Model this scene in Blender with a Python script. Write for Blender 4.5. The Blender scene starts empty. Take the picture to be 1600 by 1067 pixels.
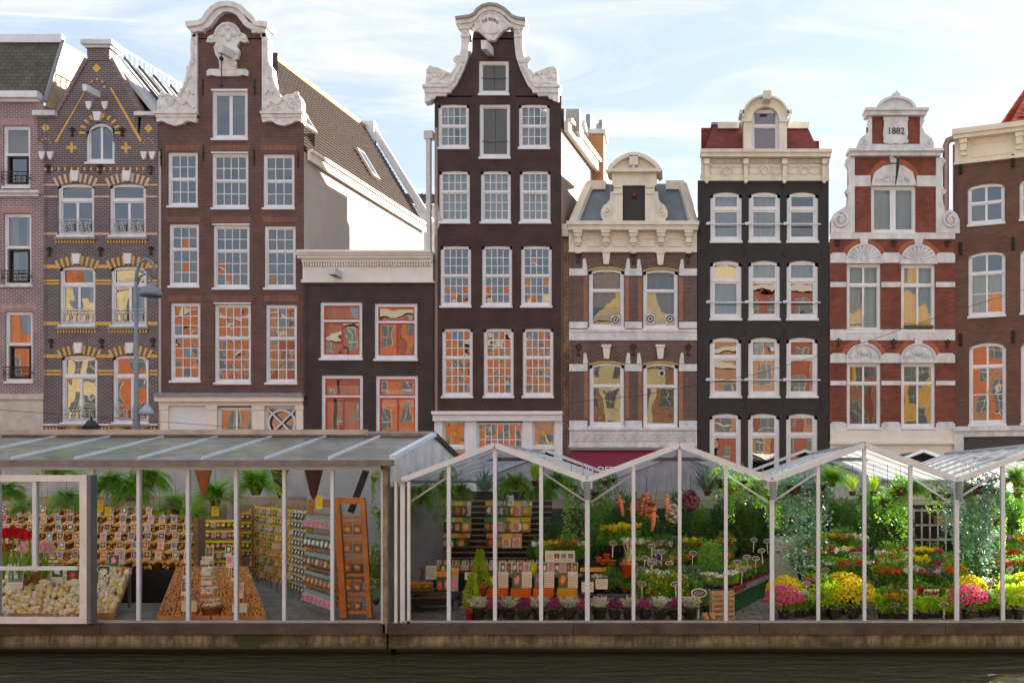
import bpy, bmesh, math, random
from mathutils import Vector, Matrix, Euler
R = random.Random(7)
PI = math.pi
rad = math.radians
scn = bpy.context.scene
COL = scn.collection

# ------------------------------------------------------------------ camera, sky, sun, exposure
EYE = 2.72          # eye height above the canal water
CX, CY, F = 1050.0, 750.0, 1600.0   # vanishing point of the street depth direction, in photo pixels
cam = bpy.data.cameras.new('camera'); cam.lens = 36; cam.sensor_width = 36
cam.shift_x = (800-CX)/1600; cam.shift_y = (CY-533.5)/1600
cam.clip_start = 0.1; cam.clip_end = 3000
camo = bpy.data.objects.new('camera', cam); COL.objects.link(camo)
camo.location = (0, 0, EYE); camo.rotation_euler = (rad(90), 0, 0)
scn.camera = camo
SUN_AZ, SUN_EL = 38.0, 15.5        # degrees from +Y towards +X, and elevation
scn.view_settings.view_transform = 'Standard'; scn.view_settings.look = 'None'
scn.view_settings.gamma = 1.0; scn.view_settings.use_curve_mapping = False
scn.view_settings.exposure = 3.32
scn.cycles.max_bounces = 10; scn.cycles.transparent_max_bounces = 24
scn.cycles.diffuse_bounces = 4; scn.cycles.glossy_bounces = 4; scn.cycles.transmission_bounces = 6
scn.cycles.use_denoising = True
scn.cycles.sample_clamp_indirect = 6.0
scn.cycles.caustics_reflective = False; scn.cycles.caustics_refractive = False

w = bpy.data.worlds.new('World'); scn.world = w; w.use_nodes = True
nt = w.node_tree; nt.nodes.clear()
def N(nt, t, **k):
    n = nt.nodes.new(t)
    for a, b in k.items():
        if a.startswith('i_'): n.inputs[a[2:].replace('_', ' ')].default_value = b
        else: setattr(n, a, b)
    return n
L = lambda nt, a, b: nt.links.new(a, b)
out = N(nt, 'ShaderNodeOutputWorld'); bg = N(nt, 'ShaderNodeBackground'); bg.inputs[1].default_value = 0.065
sky = N(nt, 'ShaderNodeTexSky'); sky.sky_type = 'NISHITA'; sky.sun_disc = False
sky.sun_elevation = rad(SUN_EL); sky.sun_rotation = rad(SUN_AZ); sky.air_density = 1.0; sky.dust_density = 0.6; sky.ozone_density = 1.0
tc = N(nt, 'ShaderNodeTexCoord'); sp = N(nt, 'ShaderNodeSeparateXYZ'); L(nt, tc.outputs['Generated'], sp.inputs[0])
ad = N(nt, 'ShaderNodeMath', operation='ADD'); L(nt, sp.outputs[2], ad.inputs[0]); ad.inputs[1].default_value = 0.11
mx = N(nt, 'ShaderNodeMath', operation='MAXIMUM'); L(nt, ad.outputs[0], mx.inputs[0]); mx.inputs[1].default_value = 0.05
dv = N(nt, 'ShaderNodeVectorMath', operation='DIVIDE'); cb = N(nt, 'ShaderNodeCombineXYZ')
for i in range(3): L(nt, mx.outputs[0], cb.inputs[i])
L(nt, tc.outputs['Generated'], dv.inputs[0]); L(nt, cb.outputs[0], dv.inputs[1])
mp = N(nt, 'ShaderNodeMapping'); mp.inputs['Rotation'].default_value = (0, 0, rad(-42)); mp.inputs['Scale'].default_value = (0.9, 2.3, 0.0)
L(nt, dv.outputs[0], mp.inputs[0])
n1 = N(nt, 'ShaderNodeTexNoise'); n1.inputs['Scale'].default_value = 1.5; n1.inputs['Detail'].default_value = 12; n1.inputs['Roughness'].default_value = 0.6; n1.inputs['Distortion'].default_value = 1.3
L(nt, mp.outputs[0], n1.inputs['Vector'])
cr = N(nt, 'ShaderNodeValToRGB'); cr.color_ramp.elements[0].position = 0.43; cr.color_ramp.elements[1].position = 0.64
cr.color_ramp.elements[0].color = (.0, .0, .0, 1); cr.color_ramp.elements[1].color = (0.92, 0.92, 0.92, 1)
L(nt, n1.outputs[0], cr.inputs[0])
mv = N(nt, 'ShaderNodeMix', data_type='RGBA'); mv.inputs[0].default_value = 0.88; L(nt, sky.outputs[0], mv.inputs[6]); mv.inputs[7].default_value = (0.92, 1.07, 1.32, 1)
mc = N(nt, 'ShaderNodeMix', data_type='RGBA'); L(nt, cr.outputs[0], mc.inputs[0]); L(nt, mv.outputs[2], mc.inputs[6])
mc.inputs[7].default_value = (1.62, 1.66, 1.74, 1)
# a thin contrail in the upper left of the sky
_a, _b = Vector((-1110, 1600, 733)), Vector((-860, 1600, 718)); _n = _a.cross(_b).normalized()
dt = N(nt, 'ShaderNodeVectorMath', operation='DOT_PRODUCT'); L(nt, tc.outputs['Generated'], dt.inputs[0]); dt.inputs[1].default_value = tuple(_n)
ab = N(nt, 'ShaderNodeMath', operation='ABSOLUTE'); L(nt, dt.outputs['Value'], ab.inputs[0])
m1 = N(nt, 'ShaderNodeMapRange'); L(nt, ab.outputs[0], m1.inputs[0]); m1.inputs[1].default_value = 0.0003; m1.inputs[2].default_value = 0.0016; m1.inputs[3].default_value = 0.75; m1.inputs[4].default_value = 0
m2 = N(nt, 'ShaderNodeMapRange'); L(nt, sp.outputs[0], m2.inputs[0]); m2.inputs[1].default_value = -0.47; m2.inputs[2].default_value = -0.40; m2.inputs[3].default_value = 1; m2.inputs[4].default_value = 0
m3 = N(nt, 'ShaderNodeMath', operation='MULTIPLY'); L(nt, m1.outputs[0], m3.inputs[0]); L(nt, m2.outputs[0], m3.inputs[1])
m5 = N(nt, 'ShaderNodeMath', operation='GREATER_THAN'); L(nt, sp.outputs[1], m5.inputs[0]); m5.inputs[1].default_value = 0.2
m4 = N(nt, 'ShaderNodeMath', operation='MULTIPLY'); L(nt, m3.outputs[0], m4.inputs[0]); L(nt, m5.outputs[0], m4.inputs[1])
mt_ = N(nt, 'ShaderNodeMix', data_type='RGBA'); L(nt, m4.outputs[0], mt_.inputs[0]); L(nt, mc.outputs[2], mt_.inputs[6]); mt_.inputs[7].default_value = (1.6, 1.65, 1.72, 1)
L(nt, mt_.outputs[2], bg.inputs[0]); L(nt, bg.outputs[0], out.inputs[0])

sl = bpy.data.lights.new('sun', 'SUN'); sl.energy = 3.7; sl.angle = rad(0.5); sl.color = (1.0, 0.88, 0.73)
so = bpy.data.objects.new('sun', sl); COL.objects.link(so)
sd = Vector((math.sin(rad(SUN_AZ))*math.cos(rad(SUN_EL)), math.cos(rad(SUN_AZ))*math.cos(rad(SUN_EL)), math.sin(rad(SUN_EL))))
so.rotation_euler = sd.to_track_quat('Z', 'Y').to_euler(); so.location = (60, 60, 60)

# ------------------------------------------------------------------ materials
MATS = {}
def newmat(name):
    m = bpy.data.materials.new(name); m.use_nodes = True
    return m, m.node_tree, m.node_tree.nodes['Principled BSDF']
def rgba(c): return (c[0], c[1], c[2], 1)
def paint(name, col, rough=0.6, var=0.25, scale=3.0, streak=0.0, dark=None, metal=0.0, bump=0.1, rnd=0.0, spec=None):
    if name in MATS: return MATS[name]
    m, t, b = newmat(name)
    tc = N(t, 'ShaderNodeTexCoord'); mp = N(t, 'ShaderNodeMapping'); L(t, tc.outputs['Object'], mp.inputs[0])
    mp.inputs['Scale'].default_value = (1, 1, 1-0.85*streak)
    n = N(t, 'ShaderNodeTexNoise'); n.inputs['Scale'].default_value = scale; n.inputs['Detail'].default_value = 6; n.inputs['Roughness'].default_value = 0.65
    L(t, mp.outputs[0], n.inputs['Vector'])
    r = N(t, 'ShaderNodeValToRGB'); r.color_ramp.elements[0].position = 0.33; r.color_ramp.elements[1].position = 0.66
    d = dark or tuple(c*(1-var) for c in col)
    r.color_ramp.elements[0].color = rgba(d); r.color_ramp.elements[1].color = rgba(col)
    L(t, n.outputs[0], r.inputs[0]); src = r.outputs[0]
    if rnd:
        oi = N(t, 'ShaderNodeObjectInfo'); hs = N(t, 'ShaderNodeHueSaturation')
        mr = N(t, 'ShaderNodeMapRange'); mr.inputs[3].default_value = 1-rnd; mr.inputs[4].default_value = 1+rnd
        L(t, oi.outputs['Random'], mr.inputs[0]); L(t, mr.outputs[0], hs.inputs['Value']); L(t, src, hs.inputs['Color']); src = hs.outputs[0]
    L(t, src, b.inputs['Base Color'])
    b.inputs['Roughness'].default_value = rough; b.inputs['Metallic'].default_value = metal
    if spec is not None: b.inputs['Specular IOR Level'].default_value = spec
    if bump:
        bp = N(t, 'ShaderNodeBump'); bp.inputs['Strength'].default_value = bump; bp.inputs['Distance'].default_value = 0.02
        n2 = N(t, 'ShaderNodeTexNoise'); n2.inputs['Scale'].default_value = scale*7; n2.inputs['Detail'].default_value = 4
        L(t, tc.outputs['Object'], n2.inputs['Vector']); L(t, n2.outputs[0], bp.inputs['Height']); L(t, bp.outputs[0], b.inputs['Normal'])
    MATS[name] = m; return m
def brick(name, c1, c2, mortar, bw=0.24, bh=0.078, msize=0.011, blotch=0.3, rough=0.85, blotchcol=None, smooth=0.2, bump=0.6):
    if name in MATS: return MATS[name]
    m, t, b = newmat(name)
    tc = N(t, 'ShaderNodeTexCoord'); s = N(t, 'ShaderNodeSeparateXYZ'); L(t, tc.outputs['Object'], s.inputs[0])
    a = N(t, 'ShaderNodeMath', operation='ADD'); L(t, s.outputs[0], a.inputs[0]); L(t, s.outputs[1], a.inputs[1])
    c = N(t, 'ShaderNodeCombineXYZ'); L(t, a.outputs[0], c.inputs[0]); L(t, s.outputs[2], c.inputs[1])
    k = N(t, 'ShaderNodeTexBrick'); L(t, c.outputs[0], k.inputs['Vector'])
    k.inputs['Color1'].default_value = rgba(c1); k.inputs['Color2'].default_value = rgba(c2); k.inputs['Mortar'].default_value = rgba(mortar)
    k.inputs['Scale'].default_value = 1; k.inputs['Brick Width'].default_value = bw; k.inputs['Row Height'].default_value = bh
    k.inputs['Mortar Size'].default_value = msize; k.inputs['Mortar Smooth'].default_value = smooth; k.inputs['Bias'].default_value = 0.0
    n = N(t, 'ShaderNodeTexNoise'); n.inputs['Scale'].default_value = 1.3; n.inputs['Detail'].default_value = 8; n.inputs['Roughness'].default_value = 0.7
    L(t, tc.outputs['Object'], n.inputs['Vector'])
    r = N(t, 'ShaderNodeValToRGB'); r.color_ramp.elements[0].position = 0.35; r.color_ramp.elements[1].position = 0.7
    g = 1-blotch
    r.color_ramp.elements[0].color = (g, g, g, 1); r.color_ramp.elements[1].color = rgba(blotchcol or (1.15, 1.1, 1.05))
    L(t, n.outputs[0], r.inputs[0])
    mm = N(t, 'ShaderNodeMix', data_type='RGBA', blend_type='MULTIPLY'); mm.inputs[0].default_value = 1.0
    L(t, k.outputs['Color'], mm.inputs[6]); L(t, r.outputs[0], mm.inputs[7]); L(t, mm.outputs[2], b.inputs['Base Color'])
    b.inputs['Roughness'].default_value = rough
    bp = N(t, 'ShaderNodeBump'); bp.inputs['Strength'].default_value = bump; bp.inputs['Distance'].default_value = 0.012; bp.invert = True
    L(t, k.outputs['Fac'], bp.inputs['Height']); L(t, bp.outputs[0], b.inputs['Normal'])
    MATS[name] = m; return m
def glass(name, refl=0.5, tint=(0.75, 0.8, 0.8), wav=0.25, wscale=1.1, rough=0.0, gtint=(1, 1, 1)):
    if name in MATS: return MATS[name]
    m, t, b = newmat(name); t.nodes.remove(b); o = t.nodes['Material Output']
    g = N(t, 'ShaderNodeBsdfGlossy'); g.inputs['Roughness'].default_value = rough; g.inputs['Color'].default_value = rgba(gtint)
    tr = N(t, 'ShaderNodeBsdfTransparent'); tr.inputs['Color'].default_value = rgba(tint)
    x = N(t, 'ShaderNodeMixShader'); fr = N(t, 'ShaderNodeFresnel'); fr.inputs['IOR'].default_value = 1.5
    md = N(t, 'ShaderNodeMath', operation='ADD'); md.use_clamp = True; L(t, fr.outputs[0], md.inputs[0]); md.inputs[1].default_value = refl-0.04
    L(t, md.outputs[0], x.inputs[0]); L(t, tr.outputs[0], x.inputs[1]); L(t, g.outputs[0], x.inputs[2]); L(t, x.outputs[0], o.inputs[0])
    if wav:
        tc = N(t, 'ShaderNodeNewGeometry'); n = N(t, 'ShaderNodeTexNoise'); n.inputs['Scale'].default_value = wscale; n.inputs['Detail'].default_value = 1.5
        L(t, tc.outputs['Position'], n.inputs['Vector'])
        bp = N(t, 'ShaderNodeBump'); bp.inputs['Strength'].default_value = wav; bp.inputs['Distance'].default_value = 0.05
        L(t, n.outputs[0], bp.inputs['Height']); L(t, bp.outputs[0], g.inputs['Normal']); L(t, bp.outputs[0], fr.inputs['Normal'])
    MATS[name] = m; return m
def flat(name, col, rough=0.6, metal=0.0, rnd=0.0, trans=0.0):
    if name in MATS: return MATS[name]
    m, t, b = newmat(name); b.inputs['Base Color'].default_value = rgba(col); b.inputs['Roughness'].default_value = rough; b.inputs['Metallic'].default_value = metal
    src = None
    if rnd:
        oi = N(t, 'ShaderNodeObjectInfo'); hs = N(t, 'ShaderNodeHueSaturation'); hs.inputs['Color'].default_value = rgba(col)
        mr = N(t, 'ShaderNodeMapRange'); mr.inputs[3].default_value = 1-rnd; mr.inputs[4].default_value = 1+rnd
        L(t, oi.outputs['Random'], mr.inputs[0]); L(t, mr.outputs[0], hs.inputs['Value']); L(t, hs.outputs[0], b.inputs['Base Color'])
        src = hs.outputs[0]
    if trans:
        o = t.nodes['Material Output']; tl = N(t, 'ShaderNodeBsdfTranslucent'); tl.inputs['Color'].default_value = rgba(col)
        if src: L(t, src, tl.inputs['Color'])
        x = N(t, 'ShaderNodeMixShader'); x.inputs[0].default_value = trans
        L(t, b.outputs[0], x.inputs[1]); L(t, tl.outputs[0], x.inputs[2]); L(t, x.outputs[0], o.inputs[0])
    MATS[name] = m; return m
WHITE = paint('white_paint', (0.76, 0.80, 0.85), 0.45, 0.16, 2.0, 0.6)
CREAM = paint('cream_paint', (0.75, 0.72, 0.62), 0.55, 0.22, 2.5, 0.6)
STONE = paint('white_stone', (0.72, 0.75, 0.78), 0.7, 0.32, 3.0, 0.5, bump=0.4)
ORNA = paint('ornament_paint', (0.78, 0.79, 0.77), 0.6, 0.30, 4.0, 0.3, bump=0.5)
IRON = paint('black_iron', (0.010, 0.010, 0.011), 0.5, 0.3, 8)
LEAD = paint('lead_grey', (0.26, 0.28, 0.30), 0.55, 0.25, 3)
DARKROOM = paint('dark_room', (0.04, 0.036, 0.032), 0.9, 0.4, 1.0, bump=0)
PANE = glass('window_glass', 0.16, wav=0.13, wscale=.8)
PANE_F = glass('dim_window_glass', 0.09, wav=0.13, wscale=.8)
PANE_OLD = glass('old_wavy_glass', 0.15, wav=0.25, wscale=1.0)

# ------------------------------------------------------------------ mesh builder
def arc(cx, cy, rx, ry, a0, a1, n):
    return [(cx+rx*math.cos(rad(a0+(a1-a0)*i/n)), cy-ry*math.sin(rad(a0+(a1-a0)*i/n))) for i in range(n+1)]
class MB:
    def __init__(s): s.v = []; s.f = []; s.k = []; s.m = 0
    def add(s, vs, fs):
        b = len(s.v); s.v += [tuple(v) for v in vs]; s.f += [tuple(i+b for i in f) for f in fs]; s.k += [s.m]*len(fs); return s
    def box(s, x0, x1, y0, y1, z0, z1):
        x0, x1 = min(x0, x1), max(x0, x1); y0, y1 = min(y0, y1), max(y0, y1); z0, z1 = min(z0, z1), max(z0, z1)
        return s.add([(x0,y0,z0),(x1,y0,z0),(x1,y1,z0),(x0,y1,z0),(x0,y0,z1),(x1,y0,z1),(x1,y1,z1),(x0,y1,z1)],
                     [(0,3,2,1),(4,5,6,7),(0,1,5,4),(1,2,6,5),(2,3,7,6),(3,0,4,7)])
    def prism(s, pts, y0, y1):
        n = len(pts); A = sum(pts[i][0]*pts[(i+1)%n][1]-pts[(i+1)%n][0]*pts[i][1] for i in range(n))
        if A < 0: pts = pts[::-1]
        return s.add([(p[0], y0, p[1]) for p in pts]+[(p[0], y1, p[1]) for p in pts],
                     [tuple(range(n)), tuple(range(2*n-1, n-1, -1))]+[(i, i+n, (i+1) % n+n, (i+1) % n) for i in range(n)])
    def slab(s, q, th):
        a, b, c, d = [Vector(x) for x in q]; n = (b-a).cross(d-a).normalized()*th
        return s.add([a,b,c,d,a-n,b-n,c-n,d-n], [(0,1,2,3),(7,6,5,4),(0,4,5,1),(1,5,6,2),(2,6,7,3),(3,7,4,0)])
    def quad(s, *q): return s.add(q, [tuple(range(len(q)))])
    def bar(s, a, b, w, h=None):
        a, b = Vector(a), Vector(b); h = h or w; d = (b-a).normalized()
        up = Vector((0,0,1)) if abs(d.z) < 0.9 else Vector((0,1,0))
        r = d.cross(up).normalized()*w/2; u = r.cross(d).normalized()*h/2
        vs = [p+x for p in (a, b) for x in (-r-u, r-u, r+u, -r+u)]
        return s.add(vs, [(0,1,2,3),(7,6,5,4),(0,4,5,1),(1,5,6,2),(2,6,7,3),(3,7,4,0)])
    def tube(s, path, r, n=6):
        P = [Vector(p) for p in path]; k = len(P); rr = r if isinstance(r, (list, tuple)) else [r]*k
        vs = []; pu = None
        for i, p in enumerate(P):
            d = (P[min(i+1, k-1)]-P[max(i-1, 0)])
            d = d.normalized() if d.length > 1e-9 else Vector((0,0,1))
            if pu is None: pu = d.orthogonal().normalized()
            pu = (pu-d*pu.dot(d)); pu = pu.normalized() if pu.length > 1e-6 else d.orthogonal().normalized()
            q = d.cross(pu)
            for j in range(n):
                a = 2*PI*j/n; vs.append(p+(pu*math.cos(a)+q*math.sin(a))*rr[i])
        fs = [(i*n+j, i*n+(j+1) % n, (i+1)*n+(j+1) % n, (i+1)*n+j) for i in range(k-1) for j in range(n)]
        fs += [tuple(range(n-1, -1, -1)), tuple((k-1)*n+j for j in range(n))]
        return s.add(vs, fs)
    def lathe(s, prof, c=(0,0,0), n=12, cap=True):
        vs = [(c[0]+r*math.cos(2*PI*j/n), c[1]+r*math.sin(2*PI*j/n), c[2]+z) for r, z in prof for j in range(n)]
        fs = [(i*n+j, i*n+(j+1) % n, (i+1)*n+(j+1) % n, (i+1)*n+j) for i in range(len(prof)-1) for j in range(n)]
        if cap: fs += [tuple(range(n-1, -1, -1)), tuple((len(prof)-1)*n+j for j in range(n))]
        return s.add(vs, fs)
    def ball(s, c, r, n=8, m=5):
        if not isinstance(r, (tuple, list)): r = (r, r, r)
        vs = [(c[0], c[1], c[2]-r[2])]; fs = []
        for i in range(1, m):
            t = PI*i/m
            for j in range(n):
                a = 2*PI*j/n; vs.append((c[0]+r[0]*math.sin(t)*math.cos(a), c[1]+r[1]*math.sin(t)*math.sin(a), c[2]-r[2]*math.cos(t)))
        vs.append((c[0], c[1], c[2]+r[2])); e = len(vs)-1
        for j in range(n):
            fs.append((0, 1+(j+1) % n, 1+j)); fs.append((e, e-n+j, e-n+(j+1) % n))
            for i in range(m-2): fs.append((1+i*n+j, 1+i*n+(j+1) % n, 1+(i+1)*n+(j+1) % n, 1+(i+1)*n+j))
        return s.add(vs, fs)
    def mesh(s, name, mats, smooth=False):
        me = bpy.data.meshes.new(name); me.from_pydata(s.v, [], s.f)
        for m in (mats if isinstance(mats, (list, tuple)) else [mats]): me.materials.append(m)
        if any(s.k): me.polygons.foreach_set('material_index', s.k)
        if smooth: me.polygons.foreach_set('use_smooth', [True]*len(s.f))
        me.update(); return me
    def build(s, name, mats, parent=None, smooth=False, loc=None, **p):
        o = bpy.data.objects.new(name, s.mesh(name, mats, smooth)); COL.objects.link(o)
        if parent: o.parent = parent
        if loc: o.location = loc
        for a, b in p.items(): o[a] = b
        return o
def inst(name, me, parent=None, loc=(0,0,0), rot=(0,0,0), sc=1, **p):
    o = bpy.data.objects.new(name, me); COL.objects.link(o)
    if parent: o.parent = parent
    o.location = loc; o.rotation_euler = rot; o.scale = (sc, sc, sc) if not isinstance(sc, (tuple, list)) else sc
    for a, b in p.items(): o[a] = b
    return o
def short(s, lim=15):
    for a, b in ((' gabled stall', ' stall'), ('in the front row behind the glass', 'in the glass front row'), ('from the front', 'from front'), ('the fourth stall', 'fourth stall'), (' in the third stall', ' of third stall'), ('its left side', 'left side'), ('in the middle of', 'mid'), (' at the back of the ', ' behind the '), ('on white stick ', ''), (' counted from its left', ' from left'), (' of the flower bank signs', ' sign there'), (' is ', ' ')):
        if len(s.split()) > lim: s = s.replace(a, b)
    w = s.split()
    while len(w) > lim and 'the' in w: w.remove('the')
    return ' '.join(w)
def thing(name, label, cat, loc=(0,0,0), rz=0, group=None):
    label = short(label, 16)
    o = bpy.data.objects.new(name, None); COL.objects.link(o); o.location = loc; o.rotation_euler = (0, 0, rz)
    o.empty_display_size = 0.2; o['label'] = label; o['category'] = cat
    if group: o['group'] = group
    return o
def P(px, py, d): return Vector(((px-CX)/F*d, d, EYE+(CY-py)/F*d))

# ------------------------------------------------------------------ setting
STREET, DECK = 1.5, 0.5
def water_mat():
    m, t, b = newmat('canal_water'); b.inputs['Base Color'].default_value = (0.035, 0.036, 0.016, 1); b.inputs['Roughness'].default_value = 0.06; b.inputs['IOR'].default_value = 1.33
    tc = N(t, 'ShaderNodeTexCoord'); mp = N(t, 'ShaderNodeMapping'); mp.inputs['Scale'].default_value = (0.55, 1.5, 1); L(t, tc.outputs['Object'], mp.inputs[0])
    n = N(t, 'ShaderNodeTexNoise'); n.inputs['Scale'].default_value = 2.6; n.inputs['Detail'].default_value = 6; n.inputs['Roughness'].default_value = 0.55; n.inputs['Distortion'].default_value = 0.5
    L(t, mp.outputs[0], n.inputs['Vector']); bp = N(t, 'ShaderNodeBump'); bp.inputs['Strength'].default_value = 1.0; bp.inputs['Distance'].default_value = 0.35
    L(t, n.outputs[0], bp.inputs['Height']); L(t, bp.outputs[0], b.inputs['Normal']); return m
MB().quad((-150,-5,0),(150,-5,0),(150,24,0),(-150,24,0)).build('canal_water', water_mat(), kind='structure')
PAVE = brick('paving_bricks', (0.16, 0.11, 0.09), (0.2, 0.15, 0.12), (0.08, 0.07, 0.06), 0.2, 0.1, 0.01)
def sheet(name, x0, x1, y0, y1, z, mat): return MB().quad((x0,y0,z),(x1,y0,z),(x1,y1,z),(x0,y1,z)).build(name, mat, kind='structure')
ASPH = paint('street_paving', (0.17, 0.15, 0.14), 0.85, 0.3, 1.5)
sheet('ground', -900, 900, 23.6, 1500, STREET-0.05, ASPH)
sheet('opposite_ground', -900, 900, -400, -5, STREET-0.3, paint('opposite_paving', (.30, .27, .24), .85, .2, 1.5))
QUAY = brick('quay_bricks', (0.13, 0.09, 0.07), (0.17, 0.12, 0.1), (0.1, 0.09, 0.08), 0.25, 0.09)
MB().box(-150, 150, 23.2, 23.6, -1, STREET).build('quay_wall', QUAY, kind='structure')
MB().box(-150, 150, -5.4, -5, -1, STREET-0.3).build('opposite_quay_wall', QUAY, kind='structure')
MB().box(-150, 150, 37.0, 39.0, STREET-0.2, STREET+0.1).build('pavement', paint('pavement_stone', (0.3, 0.29, 0.28), 0.8, 0.2, 2), kind='structure')
# ------------------------------------------------------------------ canal houses
SK = 0.15   # the party walls run back slightly askew
class HMB(MB):
    def __init__(s, h): MB.__init__(s); s.h = h
    def pb(s, x0, y0, x1, y1, v0, v1):
        a = s.h.c(x0, y1); b = s.h.c(x1, y0); return s.box(a[0], b[0], v0, v1, a[1], b[1])
    def pp(s, pts, v0, v1): return s.prism([s.h.c(*p) for p in pts], v0, v1)
    def band(s, pts, th, v0, v1):
        # strip of constant thickness th (px) below/inside a polyline
        n = len(pts); off = []
        for i, p in enumerate(pts):
            a = pts[max(i-1, 0)]; b = pts[min(i+1, n-1)]; dx, dy = b[0]-a[0], b[1]-a[1]; l = math.hypot(dx, dy) or 1
            off.append((p[0]-dy/l*th, p[1]+dx/l*th))
        for i in range(n-1): s.pp([pts[i], pts[i+1], off[i+1], off[i]], v0, v1)
        return s
    def tu(s, pts, r, v, n=6): return s.tube([(lambda c: (c[0], v, c[1]))(s.h.c(*p)) for p in pts], r, n)
    def bl(s, x, y, r, v, fl=0.5):
        c = s.h.c(x, y); rr = r*s.h.mpp; return s.ball((c[0], v, c[1]), (rr, rr*fl, rr), 8, 5)
    def spiral(s, x, y, r, turns=1.6, dirn=1, a0=90, v=-0.1, th=0.07):
        pts = [(x+r*(1-0.8*i/20)*math.cos(rad(a0+dirn*360*turns*i/20)), y-r*(1-0.8*i/20)*math.sin(rad(a0+dirn*360*turns*i/20))) for i in range(21)]
        s.tu(pts, th, v); return s.bl(x, y, r*0.28, v, 0.8)
PM = {}
def pane_mesh(w, h, mat):
    k = (round(w, 2), round(h, 2), mat.name)
    if k not in PM: PM[k] = MB().quad((-k[0]/2,0,-k[1]/2),(k[0]/2,0,-k[1]/2),(k[0]/2,0,k[1]/2),(-k[0]/2,0,k[1]/2)).mesh('pane', mat)
    return PM[k]
CURT = flat('curtain_cloth', (0.62, 0.62, 0.58), 0.9, trans=0.3)
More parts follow.
